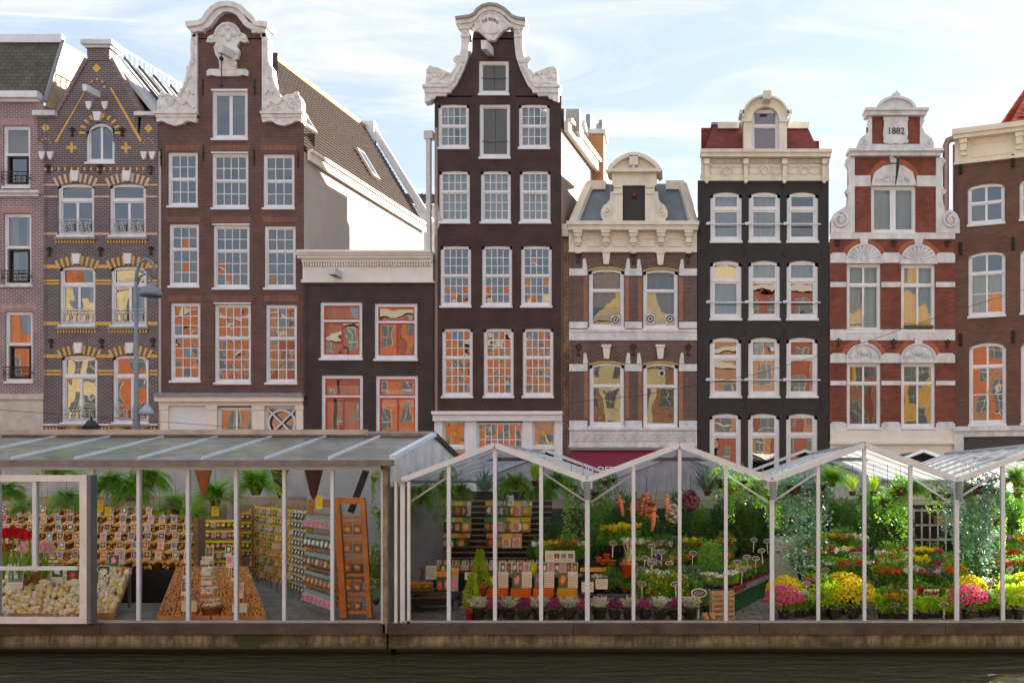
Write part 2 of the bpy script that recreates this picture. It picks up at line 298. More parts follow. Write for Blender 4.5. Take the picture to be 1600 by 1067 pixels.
class House:
    def __init__(s, label, xl, xr, Y=40.0, th=0, name='canal_house'):
        s.xl, s.xr, s.Y, s.th = xl, xr, Y, rad(th); s.mpp = Y/F
        s.x0 = (xl-CX)/F*Y; s.root = thing(name, label, 'house', (s.x0, Y, STREET), -s.th)
        s.pane = PANE; s.open = []; s.reg = []; s.fill = HMB(s); s.rng = random.Random(int(xl)+5)
    def c(s, px, py):
        k = (px-CX)/F; u = (k*s.Y-s.x0)/(math.cos(s.th)+k*math.sin(s.th)); d = s.Y-u*math.sin(s.th)
        return (u, EYE+(CY-py)/F*d-STREET)
    def cv(s, px, py, v):
        k = (px-CX)/F; d = s.Y+v; return (k*d-s.x0, v, EYE+(CY-py)/F*d-STREET)
    def mb(s): return HMB(s)
    def part(s, name, mats, f, smooth=False, **k):
        m = HMB(s); f(m); return m.build(name, mats, s.root, smooth, **k)
    def wall(s, mat, name='front_wall'):
        us = sorted({round(x, 4) for r in s.reg+s.open for x in r[:2]}); zs = sorted({round(x, 4) for r in s.reg+s.open for x in r[2:]})
        m = s.fill
        ins = lambda r, u, z: r[0] < u < r[1] and r[2] < z < r[3]
        for i in range(len(us)-1):
            for j in range(len(zs)-1):
                u, z = (us[i]+us[i+1])/2, (zs[j]+zs[j+1])/2
                if us[i+1]-us[i] < 1e-3 or zs[j+1]-zs[j] < 1e-3: continue
                if any(ins(r, u, z) for r in s.reg) and not any(ins(r, u, z) for r in s.open):
                    m.quad((us[i],0,zs[j]),(us[i+1],0,zs[j]),(us[i+1],0,zs[j+1]),(us[i],0,zs[j+1]))
        for a, b, c, d in s.open:
            v = 0.3
            m.quad((a,0,c),(a,0,d),(a,v,d),(a,v,c)); m.quad((b,0,c),(b,v,c),(b,v,d),(b,0,d))
            m.quad((a,0,d),(b,0,d),(b,v,d),(a,v,d)); m.quad((a,0,c),(a,v,c),(b,v,c),(b,0,c))
        o = m.build(name, mat, s.root)
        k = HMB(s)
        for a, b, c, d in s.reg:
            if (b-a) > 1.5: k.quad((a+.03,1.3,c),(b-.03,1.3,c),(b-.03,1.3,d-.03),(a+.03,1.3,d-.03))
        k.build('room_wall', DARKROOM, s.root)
        return o
    def region(s, x0, y0, x1, y1):
        a = s.c(x0, y1); b = s.c(x1, y0); s.reg.append((round(a[0], 4), round(b[0], 4), round(a[1], 4), round(b[1], 4)))
    def body(s, ytop, depth, mat, rmat=None, left=True, right=True, flat_roof=True, y2=None):
        z1 = s.c(s.xl, ytop)[1]; W = s.c(s.xr, ytop)[0]; k = SK*depth
        def q(u, u2, nm):
            m = MB(); m.slab([(u, 0.0, 0), (u2, depth, 0), (u2, depth, z1), (u, 0.0, z1)], 0.12 if nm else -0.12); m.build('side_wall', mat, s.root)
        if left: q(0.0, k, False)
        if right: q(W, W+k, True)
        MB().quad((k, depth, 0), (W+k, depth, 0), (W+k, depth, z1), (k, depth, z1)).build('rear_wall', mat, s.root)
        if flat_roof: MB().slab([(0.02, 0.3, z1-.05), (W-.02, 0.3, z1-.05), (W+k-.02, depth, z1-.05), (k+.02, depth, z1-.05)], 0.1).build('roof', rmat or LEAD, s.root)
    def win(s, x0, y0, x1, y1, cols=2, rows=(1, 1), split=0.4, fw=4.2, mw=1.3, arch=0, frame=None, sash=None, pane=None, sill=3.0, head=0,
            curtain=None, wob=0.9, meet=2.2, cu=None, mull=0, bare=False, sw=1.6, transom=False, silld=0.06, inner=None):
        fm = frame or WHITE; sm = sash or fm; pm = pane or s.pane
        a, z0 = s.c(x0, y1); b, z1 = s.c(x1, y0); p = s.mpp
        s.open.append((round(a, 4), round(b, 4), round(z0, 4), round(z1, 4)))
        f = fw*p; v0, v1 = 0.07, 0.2
        m = HMB(s)
        m.box(a, a+f, v0, v1, z0, z1); m.box(b-f, b, v0, v1, z0, z1)
        m.box(a+f, b-f, v0, v1, z0, z0+f*1.2)
        if arch:
            A = arch*p; n = 8; W = (b-a)/2; cx = (a+b)/2
            top = [(cx+W*math.cos(PI*(n-i)/n), z1-A+A*math.sin(PI*i/n)) if arch > 0.6*(x1-x0)/2 else (cx-W+2*W*i/n, z1-A+A*(1-((2*i/n)-1)**2)) for i in range(n+1)]
            for i in range(n):
                (ax, az), (bx, bz) = top[i], top[i+1]
                s.fill.prism([(ax, az), (bx, bz), (bx, z1+.001), (ax, z1+.001)], 0.0, 0.16)
                m.prism([(ax, az), (bx, bz), (bx, bz-f*1.1), (ax, az-f*1.1)], v0, v1)
            if arch > 0.6*(x1-x0)/2: pass
        else:
            m.box(a+f, b-f, v0, v1, z1-f, z1)
        ia, ib, iz0, iz1 = a+f, b-f, z0+f*1.2, z1-(f if not arch else f*0.9)
        sz = iz1-(iz1-iz0)*split
        ru, rl = rows
        if ru and rl: m.box(ia, ib, v0+.02, v1, sz-meet*p/2, sz+meet*p/2)
        wo = m.build('window', fm, s.root)
        sg = MB()
        g = sw*p; t = mw*p
        parts = []
        halves = []
        if ru and rl: halves = [(iz0, sz-meet*p/2, rl, 0.13), (sz+meet*p/2, iz1, ru, 0.10)]
        elif rl: halves = [(iz0, iz1, rl, 0.12)]
        else: halves = [(iz0, iz1, ru, 0.12)]
        for hi, (h0, h1, nr, v) in enumerate(halves):
            nc = cols if not isinstance(cols, tuple) else cols[1-hi if len(halves) == 2 else 0]
            sg.box(ia, ia+g, v, v+.05, h0, h1); sg.box(ib-g, ib, v, v+.05, h0, h1)
            sg.box(ia+g, ib-g, v, v+.05, h0, h0+g); sg.box(ia+g, ib-g, v, v+.05, h1-g, h1)
            pw = (ib-ia-2*g)/nc; ph = (h1-h0-2*g)/nr
            tt = mull*p if (mull and nc == 2) else t
            for i in range(1, nc): sg.box(ia+g+pw*i-tt/2, ia+g+pw*i+tt/2, v+.005, v+.05, h0+g, h1-g)
            for j in range(1, nr): sg.box(ia+g, ib-g, v+.008, v+.048, h0+g+ph*j-t/2, h0+g+ph*j+t/2)
            if not bare:
                me = pane_mesh(pw, ph, pm)
                for i in range(nc):
                    for j in range(nr):
                        inst('pane', me, wo, (ia+g+pw*(i+.5), v+.028, h0+g+ph*(j+.5)), (rad(s.rng.gauss(0, wob)), 0, rad(s.rng.gauss(0, wob))))
        sg.build('sash', sm, wo)
        if sill:
            MB().box(a-1.2*p, b+1.2*p, -silld, 0.12, z0-sill*p, z0+0.2*p).build('sill', fm, wo)
        if head:
            MB().box(a-.5*p, b+.5*p, -0.05, 0.07, z1, z1+head*p).build('head', fm, wo)
        if curtain:
            for cx0, cx1, cz0, cz1, cm in curtain:
                m = MB(); n = 14; W = ib-ia; H = iz1-iz0; ph = s.rng.random()*6
                xs = [ia+W*(cx0+(cx1-cx0)*i/n) for i in range(n+1)]
                for i in range(n):
                    va, vb = 0.32+.04*math.sin(i*2.1+ph), 0.32+.04*math.sin((i+1)*2.1+ph)
                    m.quad((xs[i],va,iz0+H*cz0),(xs[i+1],vb,iz0+H*cz0),(xs[i+1],vb,iz0+H*cz1),(xs[i],va,iz0+H*cz1))
                m.build('curtain', cm, wo, True)
        return wo
    def anchor(s, x, y, kind='fleur', hgt=14):
        key = ('anchor', kind, hgt)
        if key not in PM:
            m = MB(); p = s.mpp; h = hgt*p/2
            if kind == 'bar': m.box(-.6*p, .6*p, -.05, 0, -h, h); m.box(-1.4*p, 1.4*p, -.07, 0, -.1*h, .1*h)
            elif kind == 'thick': m.box(-2.2*p, 2.2*p, -.08, 0, -h, h); [m.ball((0, -.09, h*z), 2.2*p, 8, 5) for z in (-.75, -.4, 0, .4, .75)]
            else:
                m.bar((0,-.05,-h), (0,-.05,h), 1.6*p, 1.6*p)
                for sx in (-1, 1):
                    m.tube([(0,-.05,h*.1),(sx*2.6*p,-.06,h*.35),(sx*4.2*p,-.06,h*.75),(sx*3.0*p,-.05,h*.95)], .9*p, 5)
                    m.tube([(0,-.05,-h*.4),(sx*2.2*p,-.06,-h*.6),(sx*2.4*p,-.05,-h*.9)], .7*p, 5)
                m.ball((0,-.06,h), 1.8*p, 8, 5)
            PM[key] = m.mesh('wall_anchor', IRON)
        u, z = s.c(x, y); inst('wall_anchor', PM[key], s.root, (u, 0, z))
def sgable(m, pts, v0, v1): m.pp(pts, v0, v1)
def text(body, size, loc, rot, mat, parent, ext=0.01, name='lettering', align='CENTER', sx=1.0):
    c = bpy.data.curves.new('lettering', 'FONT'); c.body = body; c.size = size; c.extrude = ext; c.align_x = align; c.align_y = 'CENTER'
    tmp = bpy.data.objects.new('tmp', c); COL.objects.link(tmp)
    dg = bpy.context.evaluated_depsgraph_get(); me = bpy.data.meshes.new_from_object(tmp.evaluated_get(dg)); bpy.data.objects.remove(tmp)
    me.materials.clear(); me.materials.append(mat)
    o = inst(name, me, parent, loc, rot); o.scale = (sx, 1, 1); return o

# ---- house A: purple brick, slate mansard
BR_A = brick('purple_brick', (0.20, 0.105, 0.125), (0.25, 0.145, 0.16), (0.50, 0.47, 0.48), 0.22, 0.078, 0.014, 0.25)
h = House('purple brick house with white joints, steep dark slate roof, at the far left', -75, 68, 40.05)
h.region(-75, 160, 68, 622)
grn = flat('green_curtain', (0.3, 0.36, 0.28), .9)
for (x0, y0, x1, y1) in ((5, 197, 47, 292), (6, 334, 49, 446), (8, 487, 51, 596)):
    for dx in (0, -62):
        h.win(x0+dx, y0, x1+dx, y1, 1, (1, 1), 0.47, 3.6, meet=2.5, sill=3, curtain=[(0, .35, 0, 1, CURT), (.66, 1, 0.1, 1, CURT)] if y0 > 300 else None)
        o = h.part('lower_sash', IRON, lambda m: [m.pb(x0+dx+6, y0+(y1-y0)*.5, x0+dx+8.5, y1-6, .06, .12), m.pb(x0+dx+6, y1-8, x1+dx-4, y1-5, .06, .12), m.pb(x1+dx-7, y0+(y1-y0)*.5, x1+dx-5, y1-6, .06, .12), m.pb(x0+dx+6, y0+(y1-y0)*.5-1, x1+dx-5, y0+(y1-y0)*.5+1.5, .06, .12)])
        h.part('railing', IRON, lambda m: [m.pb(x0+dx-1, y1-23, x1+dx+1, y1-21.6, -.12, -.09)]+[m.pb(x0+dx-1, y1-17+6*k, x1+dx+1, y1-16.2+6*k, -.12, -.1) for k in range(2)]+[m.pb(x0+dx+k*(x1-x0)/5-.4, y1-22, x0+dx+k*(x1-x0)/5+.4, y1-4, -.11, -.1) for k in range(6)]+[m.pb(x0+dx-1, y1-14, x0+dx+.5, y1-12.5, -.1, 0), m.pb(x1+dx-.5, y1-14, x1+dx+1, y1-12.5, -.1, 0)])
    h.part('brick_lintel', brick('soldier_brick', (0.30, 0.15, 0.16), (0.4, 0.22, 0.22), (0.6, 0.55, 0.54), 0.078, 0.5, 0.012), lambda m: m.pb(x0-6, y0-12, x1+6, y0-1, -.012, 0))
h.wall(BR_A)
h.part('stone_ledge', STONE, lambda m: [m.pb(-75, 299, 64, 303, -.16, 0), m.pb(-75, 303, 62, 308, -.08, 0)])
h.part('stone_ledge', STONE, lambda m: [m.pb(-75, 446, 52, 449, -.08, 0)])
h.part('plaster_base', paint('old_plaster', (0.62, 0.58, 0.50), .85, .3, 2), lambda m: [m.pb(-75, 622, 68, 790, -.02, .3), m.pb(-75, 616, 70, 624, -.1, 0)])
h.win(-30, 664, 19, 700, 3, (1, 0), .5, 4, sill=0)
h.open.pop()
h.part('cornice', WHITE, lambda m: [m.pb(-75, 147, 66, 157, -.35, .1), m.pb(-75, 157, 64, 161, -.15, .1)])
SLATE = brick('slate_tiles', (0.085, 0.085, 0.075), (0.12, 0.115, 0.095), (0.03, 0.03, 0.03), 0.28, 0.16, 0.012, .35, blotchcol=(1.3, 1.25, 1.0))
def f(m):
    a = h.c(-75, 148); b = h.c(68, 148); z2 = EYE+17.5-STREET
    m.slab([(a[0], 0, a[1]), (b[0], 0, b[1]), (b[0]+.14, .95, z2), (a[0]+.14, .95, z2)], .1)
h.part('slate_roof', SLATE, f)
def f(m):
    z2 = EYE+17.5-STREET; m.box(h.c(-75, 0)[0], h.c(70, 0)[0]+.15, .85, 1.1, z2-.02, z2+.3)
h.part('roof_curb', WHITE, f)
LWOOD = paint('weathered_boards', (0.6, 0.48, 0.33), .8, .35, 2, .2)
for k in range(11):
    z = h.c(70, 165)[1]+k*.29
    if z > h.c(70, 58)[1]+.2: break
    m = MB(); x = h.c(69.5, 0)[0]; t0 = max(.1, (z-h.c(70, 150)[1])*.36+.05)
    m.slab([(x+SK*t0, t0, z), (x+SK*11, 11, z), (x+SK*11, 11, z+.27), (x+SK*t0+.03, t0+.09, z+.27)], .06+.01*(k % 2)).build('board', LWOOD, h.root)
h.part('gutter', LEAD, lambda m: m.tube([(h.c(71, 0)[0], -.05, h.c(0, 160)[1]), (h.c(71, 0)[0]+.16, .9, h.c(0, 52)[1]+.1)], .08))
h.body(165, 11, BR_A)

# ---- house B: dark purple brick with yellow bands and pointed gable
BR_B = brick('slate_purple_brick', (0.095, 0.072, 0.085), (0.135, 0.10, 0.11), (0.30, 0.28, 0.30), 0.22, 0.078, 0.012, 0.25)
YEL = paint('yellow_brick', (0.72, 0.44, 0.10), .7, .2, 9)
PINK = paint('pale_brick', (0.72, 0.50, 0.34), .7, .2, 9)
h = House('dark purple brick house with yellow bands and a pointed gable', 68, 247, 40.0)
h.region(68, 262, 247, 700); h.region(133, 95, 176, 262); h.region(70, 222, 133, 262); h.region(176, 222, 245, 262)
h.region(58, 183, 90, 222); h.region(216, 183, 245, 222)
m = h.fill
for d in (0, .35):
    m.prism([h.c(*p) for p in ((90, 222), (133, 222), (133, 98), (90, 168))], d, d+.01); m.prism([h.c(*p) for p in ((176, 98), (176, 222), (216, 222), (222, 175))], d, d+.01)
m.pb(136, 74, 171, 96, 0, .6)
gw = dict(cols=(1, 2), rows=(1, 1), split=.3, fw=4, sw=1.8, mull=4, meet=4, arch=3, sill=3)
for (x0, y0, x1, y1, c) in ((90, 287, 147, 368, None), (171, 287, 228, 368, None), (93, 416, 149, 508, 1), (173, 416, 229, 508, 1), (96, 555, 152, 660, None), (176, 555, 232, 660, None)):
    h.win(x0, y0, x1, y1, curtain=[(.02, .2, 0, .7, CURT), (.75, .98, 0, .7, CURT)] if c else None, **gw)
    cx = (x0+x1)/2; up = y0 < 300
    def f(m):
        n = 17
        for i in range(n):
            a = 116-52*i/(n-1); m.m = 0 if i % 2 == 0 else 1
            r0, r1 = 62, 76
            P4 = [(cx+r*math.cos(rad(b)), y0+60-r*math.sin(rad(b))) for r, b in ((r0, a+1.5), (r1+(2 if i % 2 else 0), a+1.6), (r1+(2 if i % 2 else 0), a-1.6), (r0, a-1.5))]
            m.pp(P4, -.025 if i % 2 == 0 else -.015, .02)
    h.part('brick_arch', [PINK if up else YEL, BR_B], f)
    h.part('keystone', WHITE, lambda m: m.pp([(cx-6.5, y0-19), (cx+6.5, y0-19), (cx+4.5, y0-3), (cx-4.5, y0-3)], -.12, 0))
    def f(m):
        for k in range(14):
            xx = x0-3+k*(x1-x0+6)/14; m.pb(xx, y1+7, xx+2.2, y1+12, -.03, 0)
    h.part('brick_dentil_row', YEL, f)
    h.part('stone_ledge', paint('grey_stone', (.3, .3, .3), .7, .3, 4), lambda m: m.pb(x0-4, y1+3, x1+4, y1+6.5, -.1, 0))
    def f(m):
        ya = y1-25; M = 'x'
        for yy in (ya, ya+5, y1-5): m.pb(x0+3, yy, x1-3, yy+.9, -.06, -.04)
        for s_ in (0, 1):
            xc = x0+(x1-x0)*(.27+.46*s_)
            for r in (8, 4.6): m.tu(arc(xc, (ya+y1)/2+1, r, r, 0, 360, 14), .012, -.05, 4)
            for dx in (-12, -6, 6, 12): m.tu([(xc+dx, ya), (xc+dx*.5, (ya+y1)/2), (xc+dx, y1-5)], .012, -.05, 4)
    h.part('balcony_railing', paint('railing_grey', (.5, .5, .5), .5, .1), f)
for ys, mt in (((288, 290.5), PINK), ((306, 308.5), PINK), ((364, 367), PINK), ((414, 419), YEL), ((437, 440), YEL), ((442, 444.5), YEL), ((503, 508), YEL), ((554, 559), YEL), ((578, 581), YEL), ((583, 586), YEL)):
    dx = 6 if ys[0] > 520 else 3 if ys[0] > 400 else 0
    for (xa, xb) in ((69, 90+dx), (147+dx, 171+dx), (228+dx, 246)):
        h.part('brick_band', mt, lambda m: m.pb(xa, ys[0], xb, ys[1], -.012, 0))
h.win(134, 192, 179, 254, 2, (0, 1), .5, 4, arch=22, sill=3, mull=3.5, sw=2)
def f(m):
    for i in range(19):
        a = 178-176*i/18; m.m = i % 2
        m.pp([(156.5+r*math.cos(rad(b)), 209-(r if r > 26 else 24)*math.sin(rad(b))) for r, b in ((23.5, a+4), (32, a+4), (32, a-4), (23.5, a-4))], -.02-.008*(i % 2), .01)
h.part('brick_arch', [YEL, BR_B], f)
h.part('keystone', WHITE, lambda m: m.pp([(147, 176), (160, 176), (157.5, 190), (149.5, 190)], -.12, 0))
for x in (112, 197): h.part('yellow_cross', YEL, lambda m: [m.pb(x-2, 223, x+2, 239, -.012, 0), m.pb(x-8, 229, x+8, 233, -.014, 0)])
for x, y in ((71.5, 200), (232, 201), (151, 107)): h.part('yellow_diamond', YEL, lambda m: m.pp([(x, y-7), (x+7, y), (x, y+7), (x-7, y)], -.012, 0))
h.part('yellow_raking_band', YEL, lambda m: [m.pp([(133, 144), (130, 147), (85, 223), (89, 223)], -.015, 0), ])
h.part('yellow_raking_band', YEL, lambda m: [m.pp([(171, 137), (174, 137), (222, 219), (219, 223)], -.015, 0)])
for cx, cy, r, q in ((152, 136, 13, 3), (71.5, 224, 8, 2), (232, 224, 8, 2)):
    def f(m):
        for i in range(9):
            a = 180-180*i/8; m.m = i % 2
            m.pp([(cx+rr*math.cos(rad(b)), cy-rr*math.sin(rad(b))) for rr, b in ((r-q, a+9), (r, a+9), (r, a-9), (r-q, a-9))], -.02-.005*(i % 2), 0)
    h.part('brick_arch', [YEL, BR_B], f)
def f(m):
    for k in range(34): m.m = k % 2; m.pb(70+k*5.1, 262, 73+k*5.1, 267, -.03-.01*(k % 2), 0)
h.part('striped_band', [YEL, BR_B], f)
h.wall(BR_B)
h.part('hoist_beam', WHITE, lambda m: m.bar(h.cv(132, 137, -1.1), h.cv(156, 150, .1), .16, .24))
for x, y in ((140, 160), (165, 160), (67, 238), (80, 238), (226, 238), (239, 238)):
    h.part('white_corbel', WHITE, lambda m: m.pp([(x-5, y), (x+5, y), (x+2.5, y+10), (x, y+13), (x-3, y+9)], -.1, 0))
h.part('gable_cap', STONE, lambda m: [m.pb(130, 65, 179, 72, -.2, .8), m.pb(134, 72, 175, 76, -.1, .7)])
h.part('pier_cap', STONE, lambda m: [m.pb(55, 175, 90, 183, -.2, .5)])
h.part('pier_cap', STONE, lambda m: [m.pb(213, 177, 247, 183, -.2, .5)])
BR_S = brick('soldier_dark', (.15, .1, .11), (.2, .14, .15), (.35, .3, .3), .078, .22, .012)
h.part('gable_coping', BR_S, lambda m: m.pp([(133, 90), (137, 96), (92, 176), (88, 172)], -.05, .5))
h.part('gable_coping', BR_S, lambda m: m.pp([(176, 90), (172, 96), (218, 180), (223, 177)], -.05, .5))
for x, y in ((76, 265), (157, 265), (236, 267), (114, 208), (192, 208), (78, 394), (158, 394), (237, 393), (81, 537), (160, 537), (240, 536)): h.anchor(x, y, 'fleur', 13)
h.part('cornice', STONE, lambda m: m.pb(69, 662, 247, 665, -.08, 0))
def f(m):
    for k in range(34): m.pb(72+k*5.1, 667, 74.6+k*5.1, 672, -.03, 0)
h.part('brick_dentil_row', YEL, f)
ZR = EYE+16.9-STREET
def f(m):
    x = h.c(157, 0)[0]; e = h.c(246, 0)[0]; ze = h.c(0, 182)[1]
    m.slab([(x+.05, .3, ZR), (x+.05+SK*11, 11, ZR), (e+SK*11, 11, ze), (e+.04, .3, ze)], -.15)
h.part('roof', paint('zinc_roof', (.55, .57, .58), .5, .2, 1.5), f)
def f(m):
    x = h.c(157, 0)[0]; e = h.c(246, 0)[0]; ze = h.c(0, 182)[1]
    m.slab([(x, .3, ZR), (0-.1, .3, ze), (0-.1+SK*11, 11, ze), (x+SK*11, 11, ZR)], -.15)
h.part('roof', SLATE, f)
for t in (1.3, 2.2, 3.1, 4.2, 5.4):
    def f(m):
        x = h.c(157, 0)[0]; e = h.c(246, 0)[0]; ze = h.c(0, 182)[1]
        m.bar((x+.05+SK*t, t, ZR+.12), (e+SK*t, t, ze+.12), .12, .1)
    h.part('roof_seam', IRON, f)
def f(m):
    x = h.c(157, 0)[0]+.1
    m.bar((x, .5, ZR+.45), (x+SK*8, 8.5, ZR+.45), .05)
    for k in range(28): t = .5+k*.29; m.bar((x+SK*t, t, ZR), (x+SK*t, t, ZR+.45), .03)
h.part('ridge_railing', WHITE, f)
h.body(183, 11, BR_B, flat_roof=False)

# ---- house C: red-brown neck gable with white scrolls
BR_C = brick('red_brown_brick', (0.12, 0.058, 0.050), (0.16, 0.080, 0.066), (0.18, 0.13, 0.115), 0.22, 0.078, 0.010, 0.35)
h = House('tall red-brown brick house with white scrolled neck gable and long tiled roof', 247, 475, 40.02)
h.region(247, 190, 475, 618); h.region(306, 60, 415, 190)
h.fill.pp([(306, 62), (312, 45), (330, 30), (358, 20), (385, 30), (405, 45), (415, 62)], 0, .4)
h.fill.pp([(306, 140), (306, 192), (262, 192), (290, 165)], 0, .4); h.fill.pp([(415, 140), (415, 192), (458, 192), (432, 165)], 0, .4)
h.win(331, 143, 387, 217, 2, (0, 1), .5, 4.5, mull=5, head=3, wob=.4)
for y0, y1, ru, rl, yy in ((238, 322, 2, 2, 0), (350, 447, 2, 3, 0), (473, 595, 3, 4, 0)):
    dx = (y0-238)/235*4
    h.win(262+dx, y0, 309+dx, y1, 3, (ru, rl), ru/(ru+rl), pane=PANE_OLD, fw=3.8, wob=1.1)
    h.win(331+dx, y0+2, 388+dx, y1+3, 4, (ru, rl), ru/(ru+rl), pane=PANE_OLD, fw=3.8, head=2, wob=1.1)
    h.win(411+dx, y0+3, 460+dx, y1+3, 3, (ru, rl), ru/(ru+rl), pane=PANE_OLD, fw=3.8, wob=1.1)
    for a, b in ((262, 309), (331, 388), (411, 460)):
        h.part('brick_lintel', brick('soldier_red', (.2, .08, .06), (.26, .11, .08), (.22, .16, .14), .078, .5, .01), lambda m: m.pb(a+dx-3, y0-11, b+dx+3, y0-2, -.012, 0))
h.wall(BR_C)
def cap(m):
    pts = [(295, 40), (300, 39), (316, 37), (322, 32), (325, 26), (335, 15), (346, 9), (358, 7), (371, 9), (382, 14), (390, 22), (396, 27), (402, 33), (406, 38), (424, 40)]
    m.band(pts, 8, -.32, .5)
    pts2 = [(303, 50), (318, 46), (326, 42), (331, 35), (338, 26), (348, 19), (358, 17), (369, 19), (379, 25), (386, 34), (392, 42), (400, 46), (418, 50)]
    m.band([(p[0], p[1]-4) for p in pts2], 9, -.22, .3)
    m.pb(301, 44, 322, 53, -.2, .3); m.pb(396, 45, 419, 55, -.2, .3)
    m.pb(301, 53, 308, 60, -.12, .3); m.pb(409, 54, 418, 60, -.12, .3)
h.part('gable_cap', ORNA, cap)
def wing(sg, cx):
    X = lambda x: cx+sg*x
    def f(m):
        m.pp([(X(55), 55), (X(50), 55), (X(50), 192), (X(105), 192), (X(112), 190), (X(112), 160), (X(108), 151), (X(100), 148), (X(90), 150), (X(80), 153), (X(76), 150), (X(70), 138), (X(67), 118), (X(66), 108), (X(60), 100), (X(60), 62)], -.12, .3)
        m.pb(min(X(49), X(116)), 177, max(X(49), X(116)), 181, -.26, .3); m.pb(min(X(50), X(113)), 181, max(X(50), X(113)), 186, -.2, .3)
        m.pp([(X(50), 186), (X(113), 186), (X(112), 193), (X(104), 190), (X(97), 195), (X(84), 199), (X(72), 196), (X(64), 190), (X(52), 194)], -.16, .3)
        m.spiral(X(95), 160, 10, 1.6, sg, 120); m.tu([(X(56), 64), (X(58), 80), (X(56), 95), (X(62), 108), (X(64), 122), (X(70), 138), (X(78), 152)], .07, -.12)
        m.tu([(X(54), 172), (X(64), 160), (X(74), 166), (X(84), 156), (X(100), 172)], .08, -.12)
        m.tu([(X(56), 150), (X(62), 142), (X(66), 158), (X(76), 170)], .06, -.12)
        for q in ((56, 70, 4), (58, 100, 5), (63, 108, 4), (61, 122, 4), (66, 145, 4), (60, 165, 5), (72, 172, 4), (84, 172, 5), (104, 150, 5), (108, 168, 4), (56, 88, 3), (83, 190, 5)): m.bl(X(q[0]), q[1], q[2], -.12, .6)
    h.part('scroll_wing', ORNA, f, smooth=False)
wing(-1, 360); wing(1, 361)
def f(m):
    m.pp([(324, 68), (328, 60), (338, 55), (343, 44), (350, 38), (360, 37), (370, 41), (376, 52), (386, 57), (390, 68), (384, 70), (378, 66), (372, 74), (377, 82), (374, 94), (366, 98), (371, 104), (371, 111), (345, 111), (345, 98), (339, 88), (336, 76), (341, 68), (332, 70)], -.14, .05)
    for q in ((358, 46, 5), (350, 56, 5), (368, 56, 5), (359, 62, 6), (332, 62, 4), (383, 62, 4), (342, 74, 4), (372, 84, 5), (348, 100, 4), (366, 104, 4)): m.bl(q[0], q[1], q[2], -.14, .6)
    m.spiral(331, 64, 6, 1.2, -1, 60, -.15, .04); m.spiral(384, 64, 6, 1.2, 1, 120, -.15, .04); m.spiral(369, 102, 5, 1.2, 1, 100, -.15, .04)
    m.tu(arc(358, 62, 20, 22, 10, 170, 10), .06, -.15)
h.part('crest', ORNA, f)
h.part('crest_base', ORNA, lambda m: m.pp([(325, 113), (329, 110), (386, 110), (390, 113), (389, 121), (380, 119), (374, 121), (340, 121), (332, 119), (325, 121)], -.12, 0))
h.part('hoist_beam', ORNA, lambda m: m.bar(h.cv(343, 76, -1.1), h.cv(362, 86, 0), .2, .3))
h.part('hoist_chain', IRON, lambda m: [m.bar(h.cv(346, 82, -1), h.cv(346, 134, -1), .03), m.ball(h.cv(346, 92, -1), .09), m.ball(h.cv(346, 134, -1), .07)])
for x, y in ((317, 137), (398, 137), (252, 247), (318, 240), (397, 247), (466, 250)): h.anchor(x, y, 'bar', 26)
def f(m):
    m.pb(247, 620, 477, 628, -.3, .1); m.pb(250, 628, 475, 634, -.12, .1)
    for a, b in ((252, 264), (324, 340), (396, 414), (464, 475)): m.pb(a, 634, b, 800, -.08, .15); m.pb(a-1, 634, b+1, 640, -.12, .15)
h.part('shopfront_surround', paint('warm_white', (.8, .74, .66), .5, .12, 2), f)
h.part('gutter', LEAD, lambda m: m.pb(248, 615, 478, 620.5, -.38, .0))
h.part('blank_panel', paint('pale_blue_panel', (.72, .75, .80), .6, .06, 2), lambda m: m.pb(264, 634, 324, 800, 0, .2))
h.win(340, 636, 396, 740, 2, (1, 1), .48, 3, sill=0, meet=3, mull=3)
h.win(414, 634, 464, 740, 1, (0, 1), .5, 3, sill=0); h.open = h.open[:-2]
h.part('round_tracery', WHITE, lambda m: [m.tu(arc(440, 661, 21, 20, 0, 360, 24), .05, .03), m.tu([(418, 639), (462, 683)], .04, .03), m.tu([(462, 639), (418, 683)], .04, .03)])
TILE = brick('brown_pantiles', (.22, .13, .09), (.30, .19, .13), (.06, .035, .025), .30, .24, .03, .3)
ZC = EYE+17.75-STREET; ZE = EYE+12.9-STREET
# pantiles laid course by course on the right slope, joined (a few pixels each)
def tiles(m, A, B, C, D, nu, nv):
    A, B, C, D = map(Vector, (A, B, C, D)); nrm = (B-A).cross(D-A).normalized()
    if nrm.z < 0: nrm = -nrm
    for i in range(nu):
        for j in range(nv):
            def q(u, v, hh): return (A.lerp(B, u)).lerp(D.lerp(C, u), v)+nrm*hh
            u0, u1 = i/nu, (i+.96)/nu; um = (u0+u1)/2; v0, v1 = j/nv, (j+1.05)/nv
            m.add([q(u0, v0, .0), q(um, v0, .05), q(u1, v0, .0), q(u0, v1, .05), q(um, v1, .12), q(u1, v1, .05), q(u0, v1, -.02), q(um, v1, .02), q(u1, v1, -.02)],
                  [(0, 1, 4, 3), (1, 2, 5, 4), (3, 4, 7, 6), (4, 5, 8, 7)])
xr_, xe_ = h.c(360, 0)[0], h.c(475, 0)[0]
PT = paint('pantile', (.12, .083, .064), .6, .45, 5, bump=.2)
h.part('pantile_roof', PT, lambda m: tiles(m, (xr_+.04, .4, ZC), (xr_+.04+SK*11.5, 11.9, ZC), (xe_+SK*11.5+.05, 11.9, ZE), (xe_+.05, .4, ZE), 44, 26), kind='stuff')
